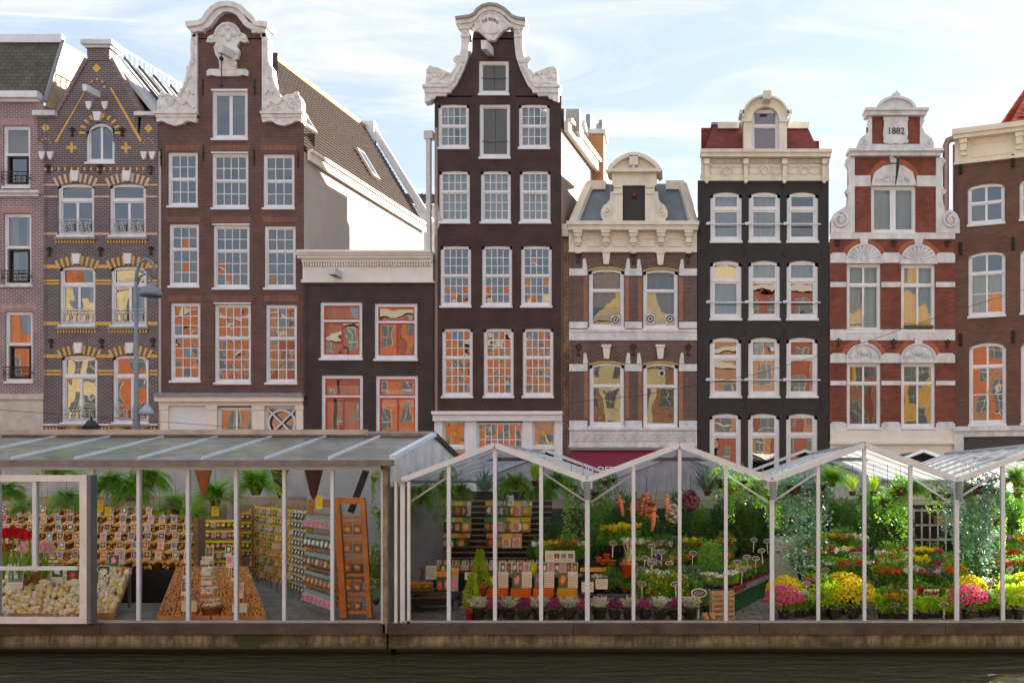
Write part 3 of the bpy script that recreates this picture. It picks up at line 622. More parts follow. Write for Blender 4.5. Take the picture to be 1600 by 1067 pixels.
h.part('roof_boards', PT, lambda m: m.slab([(xr_, .4, ZC-.06), (xr_+SK*11.5, 11.9, ZC-.06), (xe_+SK*11.5, 11.9, ZE-.06), (xe_, .4, ZE-.06)], .04))
h.part('roof', PT, lambda m: m.slab([(xr_, .4, ZC), (xr_+SK*11.5, 11.9, ZC), (SK*11.5, 11.9, ZE), (0, .4, ZE)], .1))
h.part('ridge_tiles', paint('ridge_orange', (.5, .28, .12), .7, .2, 4), lambda m: m.tube([(xr_+.04, .4, ZC+.08), (xr_+.04+SK*11.5, 11.9, ZC+.08)], .13, 7))
def f(m):
    x = xe_+.1
    m.slab([(x, .1, ZE-.38), (x+SK*11.8, 11.9, ZE-.38), (x+SK*11.8, 11.9, ZE-.02), (x, .1, ZE-.02)], -.1)
    m.bar((x+.12, .1, ZE+.0), (x+.12+SK*11.8, 11.9, ZE+.0), .16, .12)
h.part('eaves_board', paint('eaves_white', (.8, .74, .62), .6, .1), f)
h.body(237, 11.9, paint('side_plaster', (.48, .45, .42), .85, .12, 1.2, .4), flat_roof=False)
h.part('chimney', WHITE, lambda m: m.box(xr_+SK*11.6-.2, xr_+SK*11.6+.5, 11.6, 12.2, ZC-1, ZC+.35))
h.part('gable_parapet', paint('parapet_white', (.75, .77, .8), .6, .15), lambda m: m.slab([(xr_+SK*11.8, 11.8, ZC+.2), (xe_+SK*11.8+.2, 11.8, ZE+.1), (xe_+SK*11.8+.2, 12.2, ZE+.1), (xr_+SK*11.8, 12.2, ZC+.2)], -.35))
def skyl(t, f0):
    def f(m):
        e = Vector((xe_+SK*t+.05, t, ZE)).lerp(Vector((xr_+SK*t+.04, t, ZC)), f0); g = Vector((xe_+SK*t+.05, t, ZE)).lerp(Vector((xr_+SK*t+.04, t, ZC)), f0+.26)
        o_ = Vector((.13, 0, .1)); d = Vector((SK, 1, 0))*.75
        m.m = 0; m.slab([e+o_, e+o_+d, g+o_+d, g+o_], .12); m.m = 1; i = Vector((.02, 0, .02)); k = (g-e)*.1
        m.slab([e+o_+i+k+d*.12, e+o_+i+k+d*.88, g+o_+i-k+d*.88, g+o_+i-k+d*.12], .03)
    h.part('skylight', [paint('skylight_grey', (.55, .5, .45), .4, .1), PANE], f)
skyl(1.6, .28); skyl(7.2, .22)
def f(m):
    t = 8.2; z = EYE+8.9-STREET; x = xe_+SK*t+.02
    m.m = 1; m.slab([(x, t, z), (x+.1, t+.8, z), (x+.1, t+.8, z+1.2), (x, t, z+1.2)], -.06)
    m.m = 0; m.box(x-.02, x+.3, t-.1, t+.95, z-.15, z-.02); m.bar((x+.05, t-.05, z), (x+.05, t-.05, z+1.25), .1); m.bar((x+.18, t+.88, z), (x+.18, t+.88, z+1.25), .1); m.bar((x+.05, t-.05, z+1.25), (x+.18, t+.88, z+1.25), .1)
h.part('side_window', [paint('side_sill', (.6, .45, .2), .6, .1), PANE], f)

# ---- house D: low dark house
PL_D = brick('painted_dark_brown_brick', (.024, .017, .016), (.030, .021, .019), (.016, .012, .011), .22, .078, .012, .5, rough=.55, blotchcol=(2.1, 1.95, 1.95), bump=.9)
RED = paint('red_sash', (.48, .05, .04), .4, .15, 3)
h = House('low dark brown house with white cornice and red window sashes', 475, 677, 39.9)
h.region(475, 440, 677, 800)
for i, (x0, y0, x1, y1) in enumerate(((500, 472, 566, 560), (585, 474, 652, 561), (502, 586, 567, 700), (587, 587, 653, 700))):
    cu = [(0.0, 1, 0, 1, flat('net_curtain', (.5, .5, .45), .9, trans=.4))] if i == 0 else [(0, .45, 0, .65, CURT), (.5, .95, 0, .65, CURT), (0, 1, .7, .9, CURT)] if i == 2 else [(0, 1, .58, .85, CURT)] if i == 3 else None
    h.win(x0, y0, x1, y1, (1, 2), (1, 1), .31 if y0 < 500 else .27, 5, sash=RED, sw=2.2, meet=3, mull=2.4, curtain=cu, wob=.5)
h.wall(PL_D)
def f(m):
    m.pb(474, 408, 677, 440, -.08, .2); m.pb(472, 438, 678, 442.5, -.14, .15)
    m.pb(469, 402, 677, 406, -.34, .2); m.pb(467, 398, 677, 402, -.42, .2); m.pb(470, 394.5, 677, 398.5, -.5, .3)
    for k in range(50): m.pb(475+k*4.03, 411, 477.3+k*4.03, 417, -.18, 0)
    m.pb(474, 406, 677, 411, -.2, .1)
h.part('cornice', paint('cornice_white', (.76, .76, .73), .5, .12, 2.5, .5), f)
h.part('hoist_beam', STONE, lambda m: m.bar(h.cv(518, 423, -1), h.cv(530, 430, 0), .26, .26))
h.body(398, 11, PL_D)

# ---- house E: tall dark brown neck gable
PL_E = brick('painted_red_brown_brick', (.034, .014, .012), (.042, .018, .016), (.022, .010, .009), .22, .078, .012, .5, rough=.6, blotchcol=(2.2, 1.95, 1.95), bump=.9)
h = House('tallest dark brown neck gable house with white garlands and DE BERG crest', 679, 877, 40.0)
h.region(679, 150, 877, 650); h.region(738, 60, 806, 150)
h.fill.pp([(738, 62), (740, 50), (806, 50), (806, 62)], 0, .4)
h.fill.pp([(738, 80), (738, 152), (685, 152), (710, 135), (727, 110)], 0, .4); h.fill.pp([(806, 80), (806, 152), (862, 152), (835, 135), (817, 110)], 0, .4)
HATCH = paint('grey_hatch', (.10, .115, .125), .5, .2, 2, .6)
for (x0, y0, x1, y1) in ((748, 95, 795, 147), (749, 163, 797, 246)):
    h.win(x0, y0, x1, y1, 1, (0, 1), .5, 4, bare=True, sill=3); h.part('hatch_door', HATCH, lambda m: [m.pb(x0+5, y0+6, (x0+x1)/2-.3, y1-5, .14, .18), m.pb((x0+x1)/2+.3, y0+6, x1-5, y1-5, .14, .18), m.pb(x0+4, y1-27, x1-4, y1-25.5, .1, .14)])
for y0, y1, ru, rl, dx in ((163, 231, 2, 2, -.5), (267, 347, 2, 3, 1), (384, 478, 3, 3, 3), (513, 619, 3, 4, 5.5)):
    for i, (a, b) in enumerate(((685, 733), (750, 797), (811, 859))):
        if y0 == 163 and i == 1: continue
        cu = [(.05, .5, 0, 1, CURT), (.7, 1, 0, 1, CURT)] if y0 == 163 else [(0, 1, 0, 1, flat('blue_blind', (.45, .5, .52), .9))] if y0 == 267 else None
        h.win(a+dx, y0, b+dx, y1, 4, (ru, rl), ru/(ru+rl), 3.8, mw=1.2, arch=1.5, pane=PANE_OLD, wob=1.0, curtain=cu, sill=3)
h.wall(PL_E)
def f(m):
    pts = [(714, 33), (729, 31), (736, 30), (742, 27), (747, 20), (756, 14), (768, 11), (780, 13), (790, 18), (797, 24), (803, 30), (810, 33), (824, 35)]
    m.m = 1; m.band(pts, 4, -.4, .5)
    m.m = 0; m.band([(x, y+4) for x, y in pts], 6, -.3, .4)
    m.pb(719, 38, 742, 46, -.2, .3); m.pb(797, 39, 821, 46, -.2, .3)
    m.pp([(740, 44), (744, 36), (752, 26), (768, 20), (785, 26), (793, 36), (798, 45), (790, 50), (786, 53), (780, 60), (774, 67), (765, 67), (758, 60), (750, 53), (742, 51)], -.2, .05)
    m.tu(arc(768, 42, 20, 19, 10, 170, 12), .05, -.2)
    for q in ((748, 47, 4), (790, 47, 4), (768, 63, 4), (756, 54, 4), (781, 54, 4)): m.bl(q[0], q[1], q[2], -.2, .6)
    m.pb(760, 53, 776, 57, -.25, -.18)
h.part('gable_cap', [ORNA, paint('weathered_lead', (.33, .33, .33), .7, .3, 5)], f)
for ch, x, y, a in (('D', 757.5, 37.5, 28), ('E', 761.5, 35.5, 15), ('B', 766.5, 34.2, 3), ('E', 770.5, 34.6, -6), ('R', 774.5, 36.2, -20), ('G', 778.5, 39, -34)):
    u, z = h.c(x, y); text(ch, .17, (u, -.215, z), (rad(90), -rad(a)*-1*-1, 0), IRON, h.root, .006, 'letter')
def wingE(sg, cx):
    X = lambda x: cx+sg*x
    def f(m):
        m.pp([(X(49), 44), (X(35), 44), (X(35), 60), (X(36), 75), (X(38), 92), (X(45), 112), (X(56), 135), (X(64), 144), (X(104), 144), (X(104), 132), (X(102), 112), (X(92), 106), (X(80), 110), (X(66), 118), (X(58), 108), (X(55), 92), (X(51), 92), (X(48), 75), (X(48), 60)], -.13, .3)
        m.pb(*sorted((X(34), X(51)))[:1], 46, sorted((X(34), X(51)))[1], 49, -.2, .3); m.pb(sorted((X(35), X(49)))[0], 58, sorted((X(35), X(49)))[1], 61, -.18, .3)
        a, b = sorted((X(66), X(108))); m.pb(a, 136, b, 140, -.26, .3); a, b = sorted((X(64), X(105))); m.pb(a, 140, b, 148, -.2, .3)
        m.pp([(X(70), 146), (X(105), 146), (X(105), 162), (X(97), 160), (X(88), 152), (X(72), 152)], -.14, .3)
        m.spiral(X(88), 117, 8, 1.5, sg, 120); m.spiral(X(98), 112, 5, 1.2, sg, 100); m.spiral(X(54), 96, 5, 1.2, -sg, 60)
        m.tu([(X(48), 105), (X(56), 116), (X(60), 128), (X(72), 134), (X(84), 130), (X(98), 133)], .08, -.13)
        m.tu([(X(64), 120), (X(72), 116), (X(78), 124), (X(88), 130)], .07, -.13)
        for q in ((42, 52, 4), (46, 98, 4), (50, 106, 4), (54, 114, 5), (60, 124, 5), (66, 131, 5), (76, 116, 4), (98, 124, 5), (78, 130, 4), (70, 138, 3), (92, 154, 4)): m.bl(X(q[0]), q[1], q[2], -.13, .6)
    h.part('scroll_wing', ORNA, f)
wingE(-1, 770); wingE(1, 769)
h.part('hoist_beam', ORNA, lambda m: m.bar(h.cv(756, 70, -1.1), h.cv(767, 82, 0), .22, .32))
def f(m):
    m.pb(677, 643, 880, 648, -.34, .1); m.pb(678, 648, 879, 658, -.22, .1)
    for a, b in ((679, 692), (727, 745), (817, 832), (867, 879)): m.pb(a, 658, b, 800, -.06, .2)
    m.pb(692, 697, 727, 702, -.08, .1); m.pb(832, 697, 867, 702, -.08, .1)
h.part('shopfront_surround', WHITE, f)
h.win(745, 660, 817, 760, 7, (0, 4), .5, 1.5, mw=1.4, sill=0, pane=PANE_OLD)
STARY = paint('gold_star', (.8, .5, .05), .4, .1)
for x in (692, 832):
    h.win(x, 658, x+35, 697, 1, (0, 1), .5, 1.2, sill=0)
    def f(m):
        cx, cy = x+17.5, 677.5
        for k in range(8):
            a = rad(45*k+22.5*0); b1, b2 = a+.28, a-.28
            m.pp([(cx+6.5*math.cos(a), cy-6.5*math.sin(a)), (cx+3*math.cos(b1), cy-3*math.sin(b1)), (cx, cy), (cx+3*math.cos(b2), cy-3*math.sin(b2))], .085, .1)
        for sx in (-1, 1):
            for sy in (-1, 1):
                ax, ay = cx+sx*12.5, cy+sy*14.5
                m.pp([(ax+sx*2, ay+sy*2), (ax-sx*3.5, ay+sy*1.2), (ax-sx*1.5, ay), (ax-sx*3.5, ay-sy*3.5), (ax, ay-sy*1.5), (ax+sx*1.2, ay-sy*4)], .085, .1)
    h.part('gold_star', STARY, f)
h.win(692, 702, 727, 760, 1, (0, 1), .5, 2, sill=0); h.win(832, 702, 867, 760, 1, (0, 1), .5, 2, sill=0); h.open = h.open[:-5]
W_ = h.c(877, 0)[0]
h.part('downpipe', paint('pipe_white', (.66, .68, .7), .5, .2, 3), lambda m: [m.box(-.42, -.25, .35, .6, h.c(0, 600)[1], h.c(0, 212)[1]), m.box(-.5, -.15, .3, .65, h.c(0, 212)[1], h.c(0, 200)[1])])
SIDE_E = paint('side_plaster_e', (.32, .25, .20), .85, .25, 1.1, .4)
h.body(200, 12, SIDE_E, flat_roof=False)
h.part('added_shadow_wall', SIDE_E, lambda m: m.slab([(0.13, .5, 8), (SK*12+.13, 12, 8), (SK*12+.13, 12, h.c(0, 150)[1]), (0.13, .5, h.c(0, 150)[1])], -.2))  # unseen wall added to cast shadow on house C's side wall
h.part('plaster_patch', paint('bare_plaster', (.6, .6, .6), .8, .5, 6), lambda m: m.pp([(680, 322), (684, 318), (686, 330), (690, 345), (682, 362), (679, 370)], -.01, .005))
def f(m):
    z = h.c(0, 197)[1]; m.slab([(W_+.08, .3, z-.12), (W_+.08+SK*12, 12, z-.12), (W_+.08+SK*12, 12, z+.3), (W_+.08, .3, z+.3)], -.2)
    m.bar((W_+.3, .3, z+.35), (W_+.3+SK*12, 12, z+.35), .2, .12)
h.part('eaves_board', paint('eaves_white', (.8, .74, .62)), f)
ze = h.c(0, 200)[1]; zr = h.c(0, 60)[1]; mid = h.c(772, 0)[0]
h.part('roof', SLATE, lambda m: m.slab([(mid, .4, zr), (mid+SK*12, 12, zr), (W_+SK*12, 12, ze), (W_, .4, ze)], -.12))
h.part('roof', SLATE, lambda m: m.slab([(mid, .4, zr), (0, .4, ze), (SK*12, 12, ze), (mid+SK*12, 12, zr)], -.12))
def f(m):
    t = 1.2; m.box(W_-.1+SK*t, W_+.45+SK*t, 1.0, 1.8, ze+.2, ze+1.1)
h.part('vent_pipe', LEAD, f)
CHB = brick('orange_brick', (.5, .2, .08), (.6, .27, .11), (.35, .25, .18), .22, .078, .01, .2)
def f(m):
    t = 5.6; x = W_+SK*t-.3; m.m = 0; m.box(x-.2, x+.75, t, t+1.3, ze-.5, ze+1.65); m.m = 1; m.box(x-.3, x+.85, t-.1, t+1.4, ze+1.65, ze+1.85)
    m.m = 2; m.lathe([(.14, ze+1.85), (.12, ze+2.6)], (x+.05, t+.3, 0), 8); m.lathe([(.12, ze+1.85), (.1, ze+2.4)], (x+.45, t+.9, 0), 8); m.lathe([(.12, ze+1.85), (.1, ze+2.35)], (x+.6, t+.3, 0), 8)
h.part('chimney', [CHB, STONE, LEAD], f)
def f(m):
    t = 3.6; x = W_+SK*t; m.m = 0; m.box(x-1.2, x-.05, t, t+1.6, ze+.2, ze+1.35); m.m = 1; m.box(x-1.3, x+.1, t-.1, t+1.7, ze+1.35, ze+1.5)
h.part('dormer_box', [LEAD, STONE], f)

# ---- strip between E and F
h = House('narrow mottled old brick wall between the dark neck gable and the cream dormer house', 877.5, 889.5, 40.3, name='narrow_wall_strip')
h.root['category'] = 'wall'
h.region(877.5, 372, 889.5, 800); h.wall(brick('mottled_brick', (.3, .16, .1), (.2, .13, .1), (.5, .42, .34), .22, .078, .012, .6, blotchcol=(1.6, 1.5, 1.3)))
h.part('cornice', CREAM, lambda m: m.pb(877.5, 352, 889, 371, -.2, .3))

# ---- house F: cream cornice, dormer
BR_F = brick('violet_brown_brick', (.105, .062, .058), (.155, .095, .085), (.2, .165, .15), .22, .078, .011, .3)
h = House('small brick house with cream cornice and round topped dormer holding a red lamp', 889.5, 1089, 40.0)
h.pane = PANE_F
h.region(889.5, 392, 1089, 735)
ORF = flat('orange_blind', (.75, .45, .12), .9, trans=.3)
for (x0, y0, x1, y1) in ((920, 419, 975, 513), (1005, 420, 1059, 513), (921, 566, 975, 666), (1005, 566, 1059, 668)):
    cu = [(0.05, .95, .35, 1.0, ORF)] if (x0 == 920) else [(0, 1, 0, 1, flat('grey_blind', (.3, .31, .31), .9))] if y0 == 420 and x0 > 1000 else None
    h.win(x0, y0, x1, y1, 1, (1, 1), .36, 4.5, arch=5, sill=2, wob=.6, curtain=cu)
    h.part('arch_trim', paint('ochre_trim', (.5, .36, .12), .6, .2), lambda m: m.band([(x0-1+(x1-x0+2)*i/8, y0+3-5*(1-(i/4-1)**2)) for i in range(9)], 2.4, -.06, .05))
    h.part('keystone', CREAM, lambda m: [m.pp([((x0+x1)/2-6.5, y0-27), ((x0+x1)/2+6.5, y0-27), ((x0+x1)/2+4, y0-5), ((x0+x1)/2-4, y0-5)], -.14, 0), m.pb((x0+x1)/2-7.5, y0-27, (x0+x1)/2+7.5, y0-23, -.18, 0)])
    for q in (x0-2, x1+2):
        sg = -1 if q < x0 else 1
        h.part('stone_jamb', STONE, lambda m: m.pp([(q, y0+2), (q+sg*8, y0+2), (q+sg*7, y0-14), (q+sg*3, y0-15)], -.03, 0))
        h.part('brick_jamb', brick('jamb_red', (.35, .13, .08), (.4, .17, .1), (.3, .2, .16), .2, .078, .01), lambda m: m.pb(min(q, q+sg*6), y0+14, max(q, q+sg*6), y1-12, -.008, 0))
for ya, yb in ((420, 431), (503, 513), (569, 580), (657, 668)):
    for xa, xb in ((889.5, 918), (976, 1003), (1061, 1089)): h.part('stone_band', STONE, lambda m: m.pb(xa, ya, xb, yb, -.035, 0))
h.part('stone_band', STONE, lambda m: [m.pb(889.5, 519, 1089, 532, -.06, 0), m.pb(889.5, 515, 1089, 519, -.1, 0)])
for x in (904, 990, 1075): h.anchor(x, 405, 'fleur', 16); h.anchor(x, 548, 'fleur', 18)
ACM = paint('vent_grey', (.55, .56, .58), .5, .1)
for x, y in ((962, 500), (1016, 498), (1047, 498)):
    h.part('window_fan', [ACM, IRON], lambda m: [m.pb(x-7, y-7, x+7, y+8, .02, .1), setattr(m, 'm', 1), m.tu(arc(x, y, 5, 5, 0, 360, 12), .02, .01), m.bl(x, y, 2, .02)])
h.part('window_vent', [ACM, IRON], lambda m: [m.tu(arc(1034, 583, 4.5, 4.5, 0, 360, 14), .035, .1), setattr(m, 'm', 1), m.bl(1034, 583, 3.5, .14, .3)])
h.wall(BR_F)
def f(m):
    m.pb(890, 671, 1089, 697, -.05, .1); m.pb(889, 668, 1089, 672, -.14, .1); m.pb(889, 695, 1089, 699, -.14, .1)
    for k in range(16):
        x = 898+k*12.2; m.tu(arc(x, 683, 5, 6, 0, 360, 10), .03, -.06, 4); m.tu([(x-6, 678), (x, 683), (x+6, 689)], .03, -.06, 4)
h.part('carved_frieze', STONE, f)
h.part('beam', paint('shop_beam', (.3, .28, .26), .6, .2), lambda m: m.pb(890, 699, 1089, 703, -.1, .1))
AWN = paint('crimson_awning', (.20, .010, .035), .7, .15, 2)
o = h.part('awning', AWN, lambda m: m.slab([(h.c(892, 0)[0], 0, h.c(0, 704)[1]), (h.c(892, 0)[0], -.9, h.c(0, 752)[1]), (h.c(1087, 0)[0], -.9, h.c(0, 752)[1]), (h.c(1087, 0)[0], 0, h.c(0, 704)[1])], .05))
text('LAND DESIGN', .36, (h.c(935, 0)[0]+.1, -.78, h.c(0, 736)[1]+.06), (rad(50), 0, 0), WHITE, o, .01)
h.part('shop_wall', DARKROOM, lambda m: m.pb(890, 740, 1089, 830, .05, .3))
def f(m):
    m.pb(887, 350, 1092, 356, -.5, .3); m.pb(889, 356, 1090, 363, -.42, .2); m.pb(889, 363, 1089, 394, -.06, .1); m.pb(889, 391, 1089, 395, -.12, .1)
    for x in (904, 947, 990, 1033, 1076):
        m.pb(x-7, 363, x+7, 367, -.4, 0); m.pb(x-6, 367, x+6, 372, -.34, 0); m.pb(x-4.5, 372, x+4.5, 381, -.26, 0); m.pb(x-3.5, 381, x+3.5, 385, -.18, 0)
    for xa, xb in ((914, 937), (957, 980), (1000, 1023), (1043, 1066)):
        for q in ((xa, 372, xb, 374), (xa, 384, xb, 386), (xa, 374, xa+2, 384), (xb-2, 374, xb, 384)): m.pb(*q, -.1, -.05)
    m.pb(900, 392, 908, 397, -.16, 0); m.pb(986, 392, 994, 397, -.16, 0); m.pb(1072, 392, 1080, 397, -.16, 0)
h.part('cornice', CREAM, f)
MAN = paint('blue_slate', (.16, .20, .24), .5, .25, 2, .3)
def f(m):
    p = lambda x, y, v: (h.c(x, y)[0], v, h.c(x, y)[1])
    m.slab([p(892, 350, .3), p(1087, 350, .3), p(1067, 270, 1.5), p(915, 270, 1.5)], .1)
    m.slab([p(1087, 350, .3), (p(1087, 0, 0)[0]+1.2, 9, h.c(0, 350)[1]), (p(1067, 0, 0)[0]+1.2, 9, h.c(0, 270)[1]), p(1067, 270, 1.5)], .1)
    m.slab([p(915, 270, 1.5), p(1067, 270, 1.5), (p(1067, 0, 0)[0]+1.2, 9, h.c(0, 270)[1]), (p(915, 0, 0)[0]+1.2, 9, h.c(0, 270)[1])], .08)
    m.slab([p(892, 350, .3), p(915, 270, 1.5), (p(915, 0, 0)[0]+1.2, 9, h.c(0, 270)[1]), (p(892, 0, 0)[0]+1.2, 9, h.c(0, 350)[1])], .08)
h.part('mansard_roof', MAN, f)
def f(m):
    p = lambda x, y, v: (h.c(x, y)[0], v, h.c(x, y)[1])
    m.bar(p(894, 349, .2), p(917, 272, 1.4), .35, .2); m.bar(p(1085, 349, .2), p(1066, 272, 1.4), .35, .2)
    m.box(h.c(912, 0)[0], h.c(943, 0)[0], 1.2, 1.6, h.c(0, 282)[1], h.c(0, 268)[1]); m.box(h.c(1040, 0)[0], h.c(1070, 0)[0], 1.2, 1.6, h.c(0, 282)[1], h.c(0, 268)[1])
h.part('roof_trim', CREAM, f, kind='stuff')
def f(m):
    m.m = 1; m.pb(973, 291, 1008, 345, -.0, .05)  # black sheet stands for the shade inside the open dormer
    m.m = 0
    m.pb(959, 277, 973, 349, -.12, .5); m.pb(1008, 277, 1023, 349, -.12, .5); m.pb(956, 272, 1026, 291, -.1, .5)
    for a in (959, 1009): m.pb(a, 301, a+13, 305, -.18, 0); m.pb(a, 291, a+13, 295, -.18, 0)
    for sg, X0 in ((-1, 959), (1, 1023)):
        X = lambda x: X0+sg*x
        m.pp([(X(0), 300), (X(5), 300), (X(6), 312), (X(10), 318), (X(16), 322), (X(20), 330), (X(20), 338), (X(16), 344), (X(20), 349), (X(0), 349)], -.06, .2)
        m.spiral(X(11), 332, 7, 1.3, sg, 90, -.08, .05)
    m.pb(950, 267, 1033, 272, -.32, .7)
    m.band([(948+.0+87*i/14, 270-28*math.sin(PI*i/14)**.75) for i in range(15)], 6, -.34, .9)
    m.pp([(955, 268)]+[(955+75*i/12, 268-22*math.sin(PI*i/12)**.8) for i in range(1, 12)]+[(1030, 268)], -.12, .8)
    m.pb(984, 247, 997, 262, -.34, 0); m.bl(990, 264, 3.5, -.25)
    m.m = 2; m.box(h.c(959, 0)[0], h.c(1023, 0)[0], .06, 2.5, h.c(0, 349)[1], h.c(0, 272)[1])
h.part('dormer', [CREAM, IRON, MAN], f)
m = MB(); u, z = h.c(991, 306); m.lathe([(.02, .1), (.06, .08), (.09, -.06), (.03, -.1)], (u, -.1, z), 10); rl = newmat('red_lamp'); rl[2].inputs['Base Color'].default_value = (.18, .008, .006, 1); rl[2].inputs['Emission Color'].default_value = (1, .04, .01, 1); rl[2].inputs['Emission Strength'].default_value = .0
m.build('red_lamp', rl[0], h.root)
h.body(352, 10, BR_F, flat_roof=True)
# ---- house G: black house with red mansard
PL_G = brick('painted_black_brick', (.009, .0088, .010), (.012, .0115, .013), (.006, .006, .007), .22, .078, .012, .5, rough=.55, blotchcol=(2.4, 2.3, 2.4), bump=.9)
h = House('black painted house with cream cornice and red mansard roof', 1090, 1295, 40.0)
h.region(1090, 282, 1295, 800)
MILK = flat('milky_blind', (.42, .46, .48), .9)
for r, (y0, y1) in enumerate(((300, 377), (407, 498), (527, 619), (646, 745))):
    for i, x0 in enumerate((1110, 1170, 1229.5)):
        x0 -= r*.4
        cu = [(0, 1, 0, 1, MILK)] if (r < 2 and not (r == 0 and i == 2)) or (r == 2 and i == 1) else None
        if r == 1 and i > 0: cu = [(0, 1, .62, 1, MILK)]
        h.win(x0, y0, x0+49, y1, 1, (1, 1), .33, 4.5, arch=5, sill=0 if r == 3 else 3, curtain=cu, sw=3, meet=3, wob=1.2)
    if r < 3:
        yr = y1-26 if r == 0 else y1-25
        for i in range(3):
            def f(m):
                a = 1103+i*60-r*.4; m.tu([(a, yr), (a+59, yr)], .028, -.08, 6); m.tu([(a+1, yr), (a+7, yr-1)], .06, -.1, 6)
            h.part('rail_rod', WHITE, f)
h.wall(PL_G)
for y in (291, 395, 517, 633):
    for x in (1104, 1164, 1224, 1284): h.anchor(x, y, 'bar', 12)
def f(m):
    m.pb(1094, 239, 1297, 244, -.5, .3); m.pb(1095, 244, 1296, 250, -.42, .2); m.pb(1096, 250, 1295, 283, -.08, .1); m.pb(1095, 281, 1295, 284, -.14, .1)
    for k in range(62): m.pb(1098+k*3.2, 252, 1099.8+k*3.2, 257, -.16, 0)
    for x in (1104, 1165, 1225, 1287):
        m.pb(x-4, 252, x+4, 260, -.32, 0); m.pb(x-3, 260, x+3, 280, -.22, 0); m.pp([(x-3.5, 280), (x+3.5, 280), (x+3, 286), (x, 289), (x-3, 286)], -.2, 0)
    for x in (1135, 1195, 1256):
        m.tu(arc(x, 268, 6, 6, 0, 360, 14), .04, -.1); 
        for a, b in ((x-25, x-9), (x+9, x+25)):
            for q in ((a, 262, b, 263.5), (a, 272, b, 273.5), (a, 262, a+1.5, 273), (b-1.5, 262, b, 273)): m.pb(*q, -.11, -.07)
h.part('cornice', CREAM, f)
REDR = brick('red_slates', (.17, .03, .032), (.22, .05, .045), (.12, .02, .02), .2, .12, .008, .3)
def f(m):
    p = lambda x, y, v: (h.c(x, y)[0], v, h.c(x, y)[1])
    m.slab([p(1099, 239, .2), p(1283, 239, .2), p(1268, 172, 1.6), p(1118, 172, 1.6)], .1)
    a_, b_ = p(1099, 239, .2), p(1118, 172, 1.6); m.slab([a_, b_, (b_[0]+SK*6, 7.6, b_[2]), (a_[0]+SK*6, 7.6, a_[2])], .1)
    m.box(h.c(1098, 0)[0], h.c(1116, 0)[0], 1.9, 2.3, h.c(0, 239)[1], h.c(0, 174)[1])
    m.slab([p(1283, 239, .2), p(1310, 239, 9.0), p(1296, 172, 9.0), p(1268, 172, 1.6)], .1)
    m.box(h.c(1279, 0)[0]-.05, h.c(1288, 0)[0], 1.4, 2.2, h.c(0, 240)[1], h.c(0, 202)[1])
h.part('red_mansard', REDR, f)
h.part('roof', LEAD, lambda m: m.slab([(h.c(1114, 0)[0], 1.5, h.c(0, 170)[1]), (h.c(1272, 0)[0], 1.5, h.c(0, 170)[1]), (h.c(1300, 0)[0], 9, h.c(0, 170)[1]), (h.c(1104, 0)[0], 9, h.c(0, 170)[1])], .1))
h.part('roof_trim', CREAM, lambda m: m.box(h.c(1124, 0)[0], h.c(1158, 0)[0], 1.2, 1.6, h.c(0, 184)[1], h.c(0, 174)[1]))
h.part('roof_trim', CREAM, lambda m: [m.box(h.c(1232, 0)[0], h.c(1270, 0)[0], 1.2, 1.6, h.c(0, 184)[1], h.c(0, 174)[1])])
w0 = h.win(1174, 171, 1217, 237, 1, (1, 1), .37, 3.5, sill=2, wob=.3, mw=2, meet=3); h.open.pop()
def f(m):
    m.m = 0
    m.pb(1162, 192, 1174, 237, -.12, .5); m.pb(1217, 192, 1229, 237, -.12, .5); m.pb(1159, 188, 1174.5, 193, -.2, .5); m.pb(1217, 188, 1232, 193, -.2, .5)
    o_ = arc(1195.5, 188, 34, 33, 0, 180, 16); i_ = arc(1195.5, 188, 21, 19, 0, 180, 16)
    for k in range(16): m.pp([o_[k], o_[k+1], i_[k+1], i_[k]], -.14, .6)
    o2 = arc(1195.5, 188, 37, 36, 4, 176, 16); 
    for k in range(16): m.pp([o2[k], o2[k+1], o_[k+1], o_[k]], -.3, .9)
    m.pb(1155, 176, 1162, 182, -.3, .5); m.pb(1229, 176, 1236, 182, -.3, .5)
    m.m = 1; m.box(h.c(1163, 0)[0], h.c(1228, 0)[0], .32, 2.5, h.c(0, 237)[1], h.c(0, 190)[1]); m.box(h.c(1174, 0)[0], h.c(1217, 0)[0], .33, .6, h.c(0, 192)[1], h.c(0, 170)[1])
h.part('dormer', [CREAM, REDR], f)
h.part('hoist_beam', CREAM, lambda m: m.bar(h.cv(1199, 148, -.9), h.cv(1196, 160, .2), .3, .3))
h.body(285, 10, PL_G)

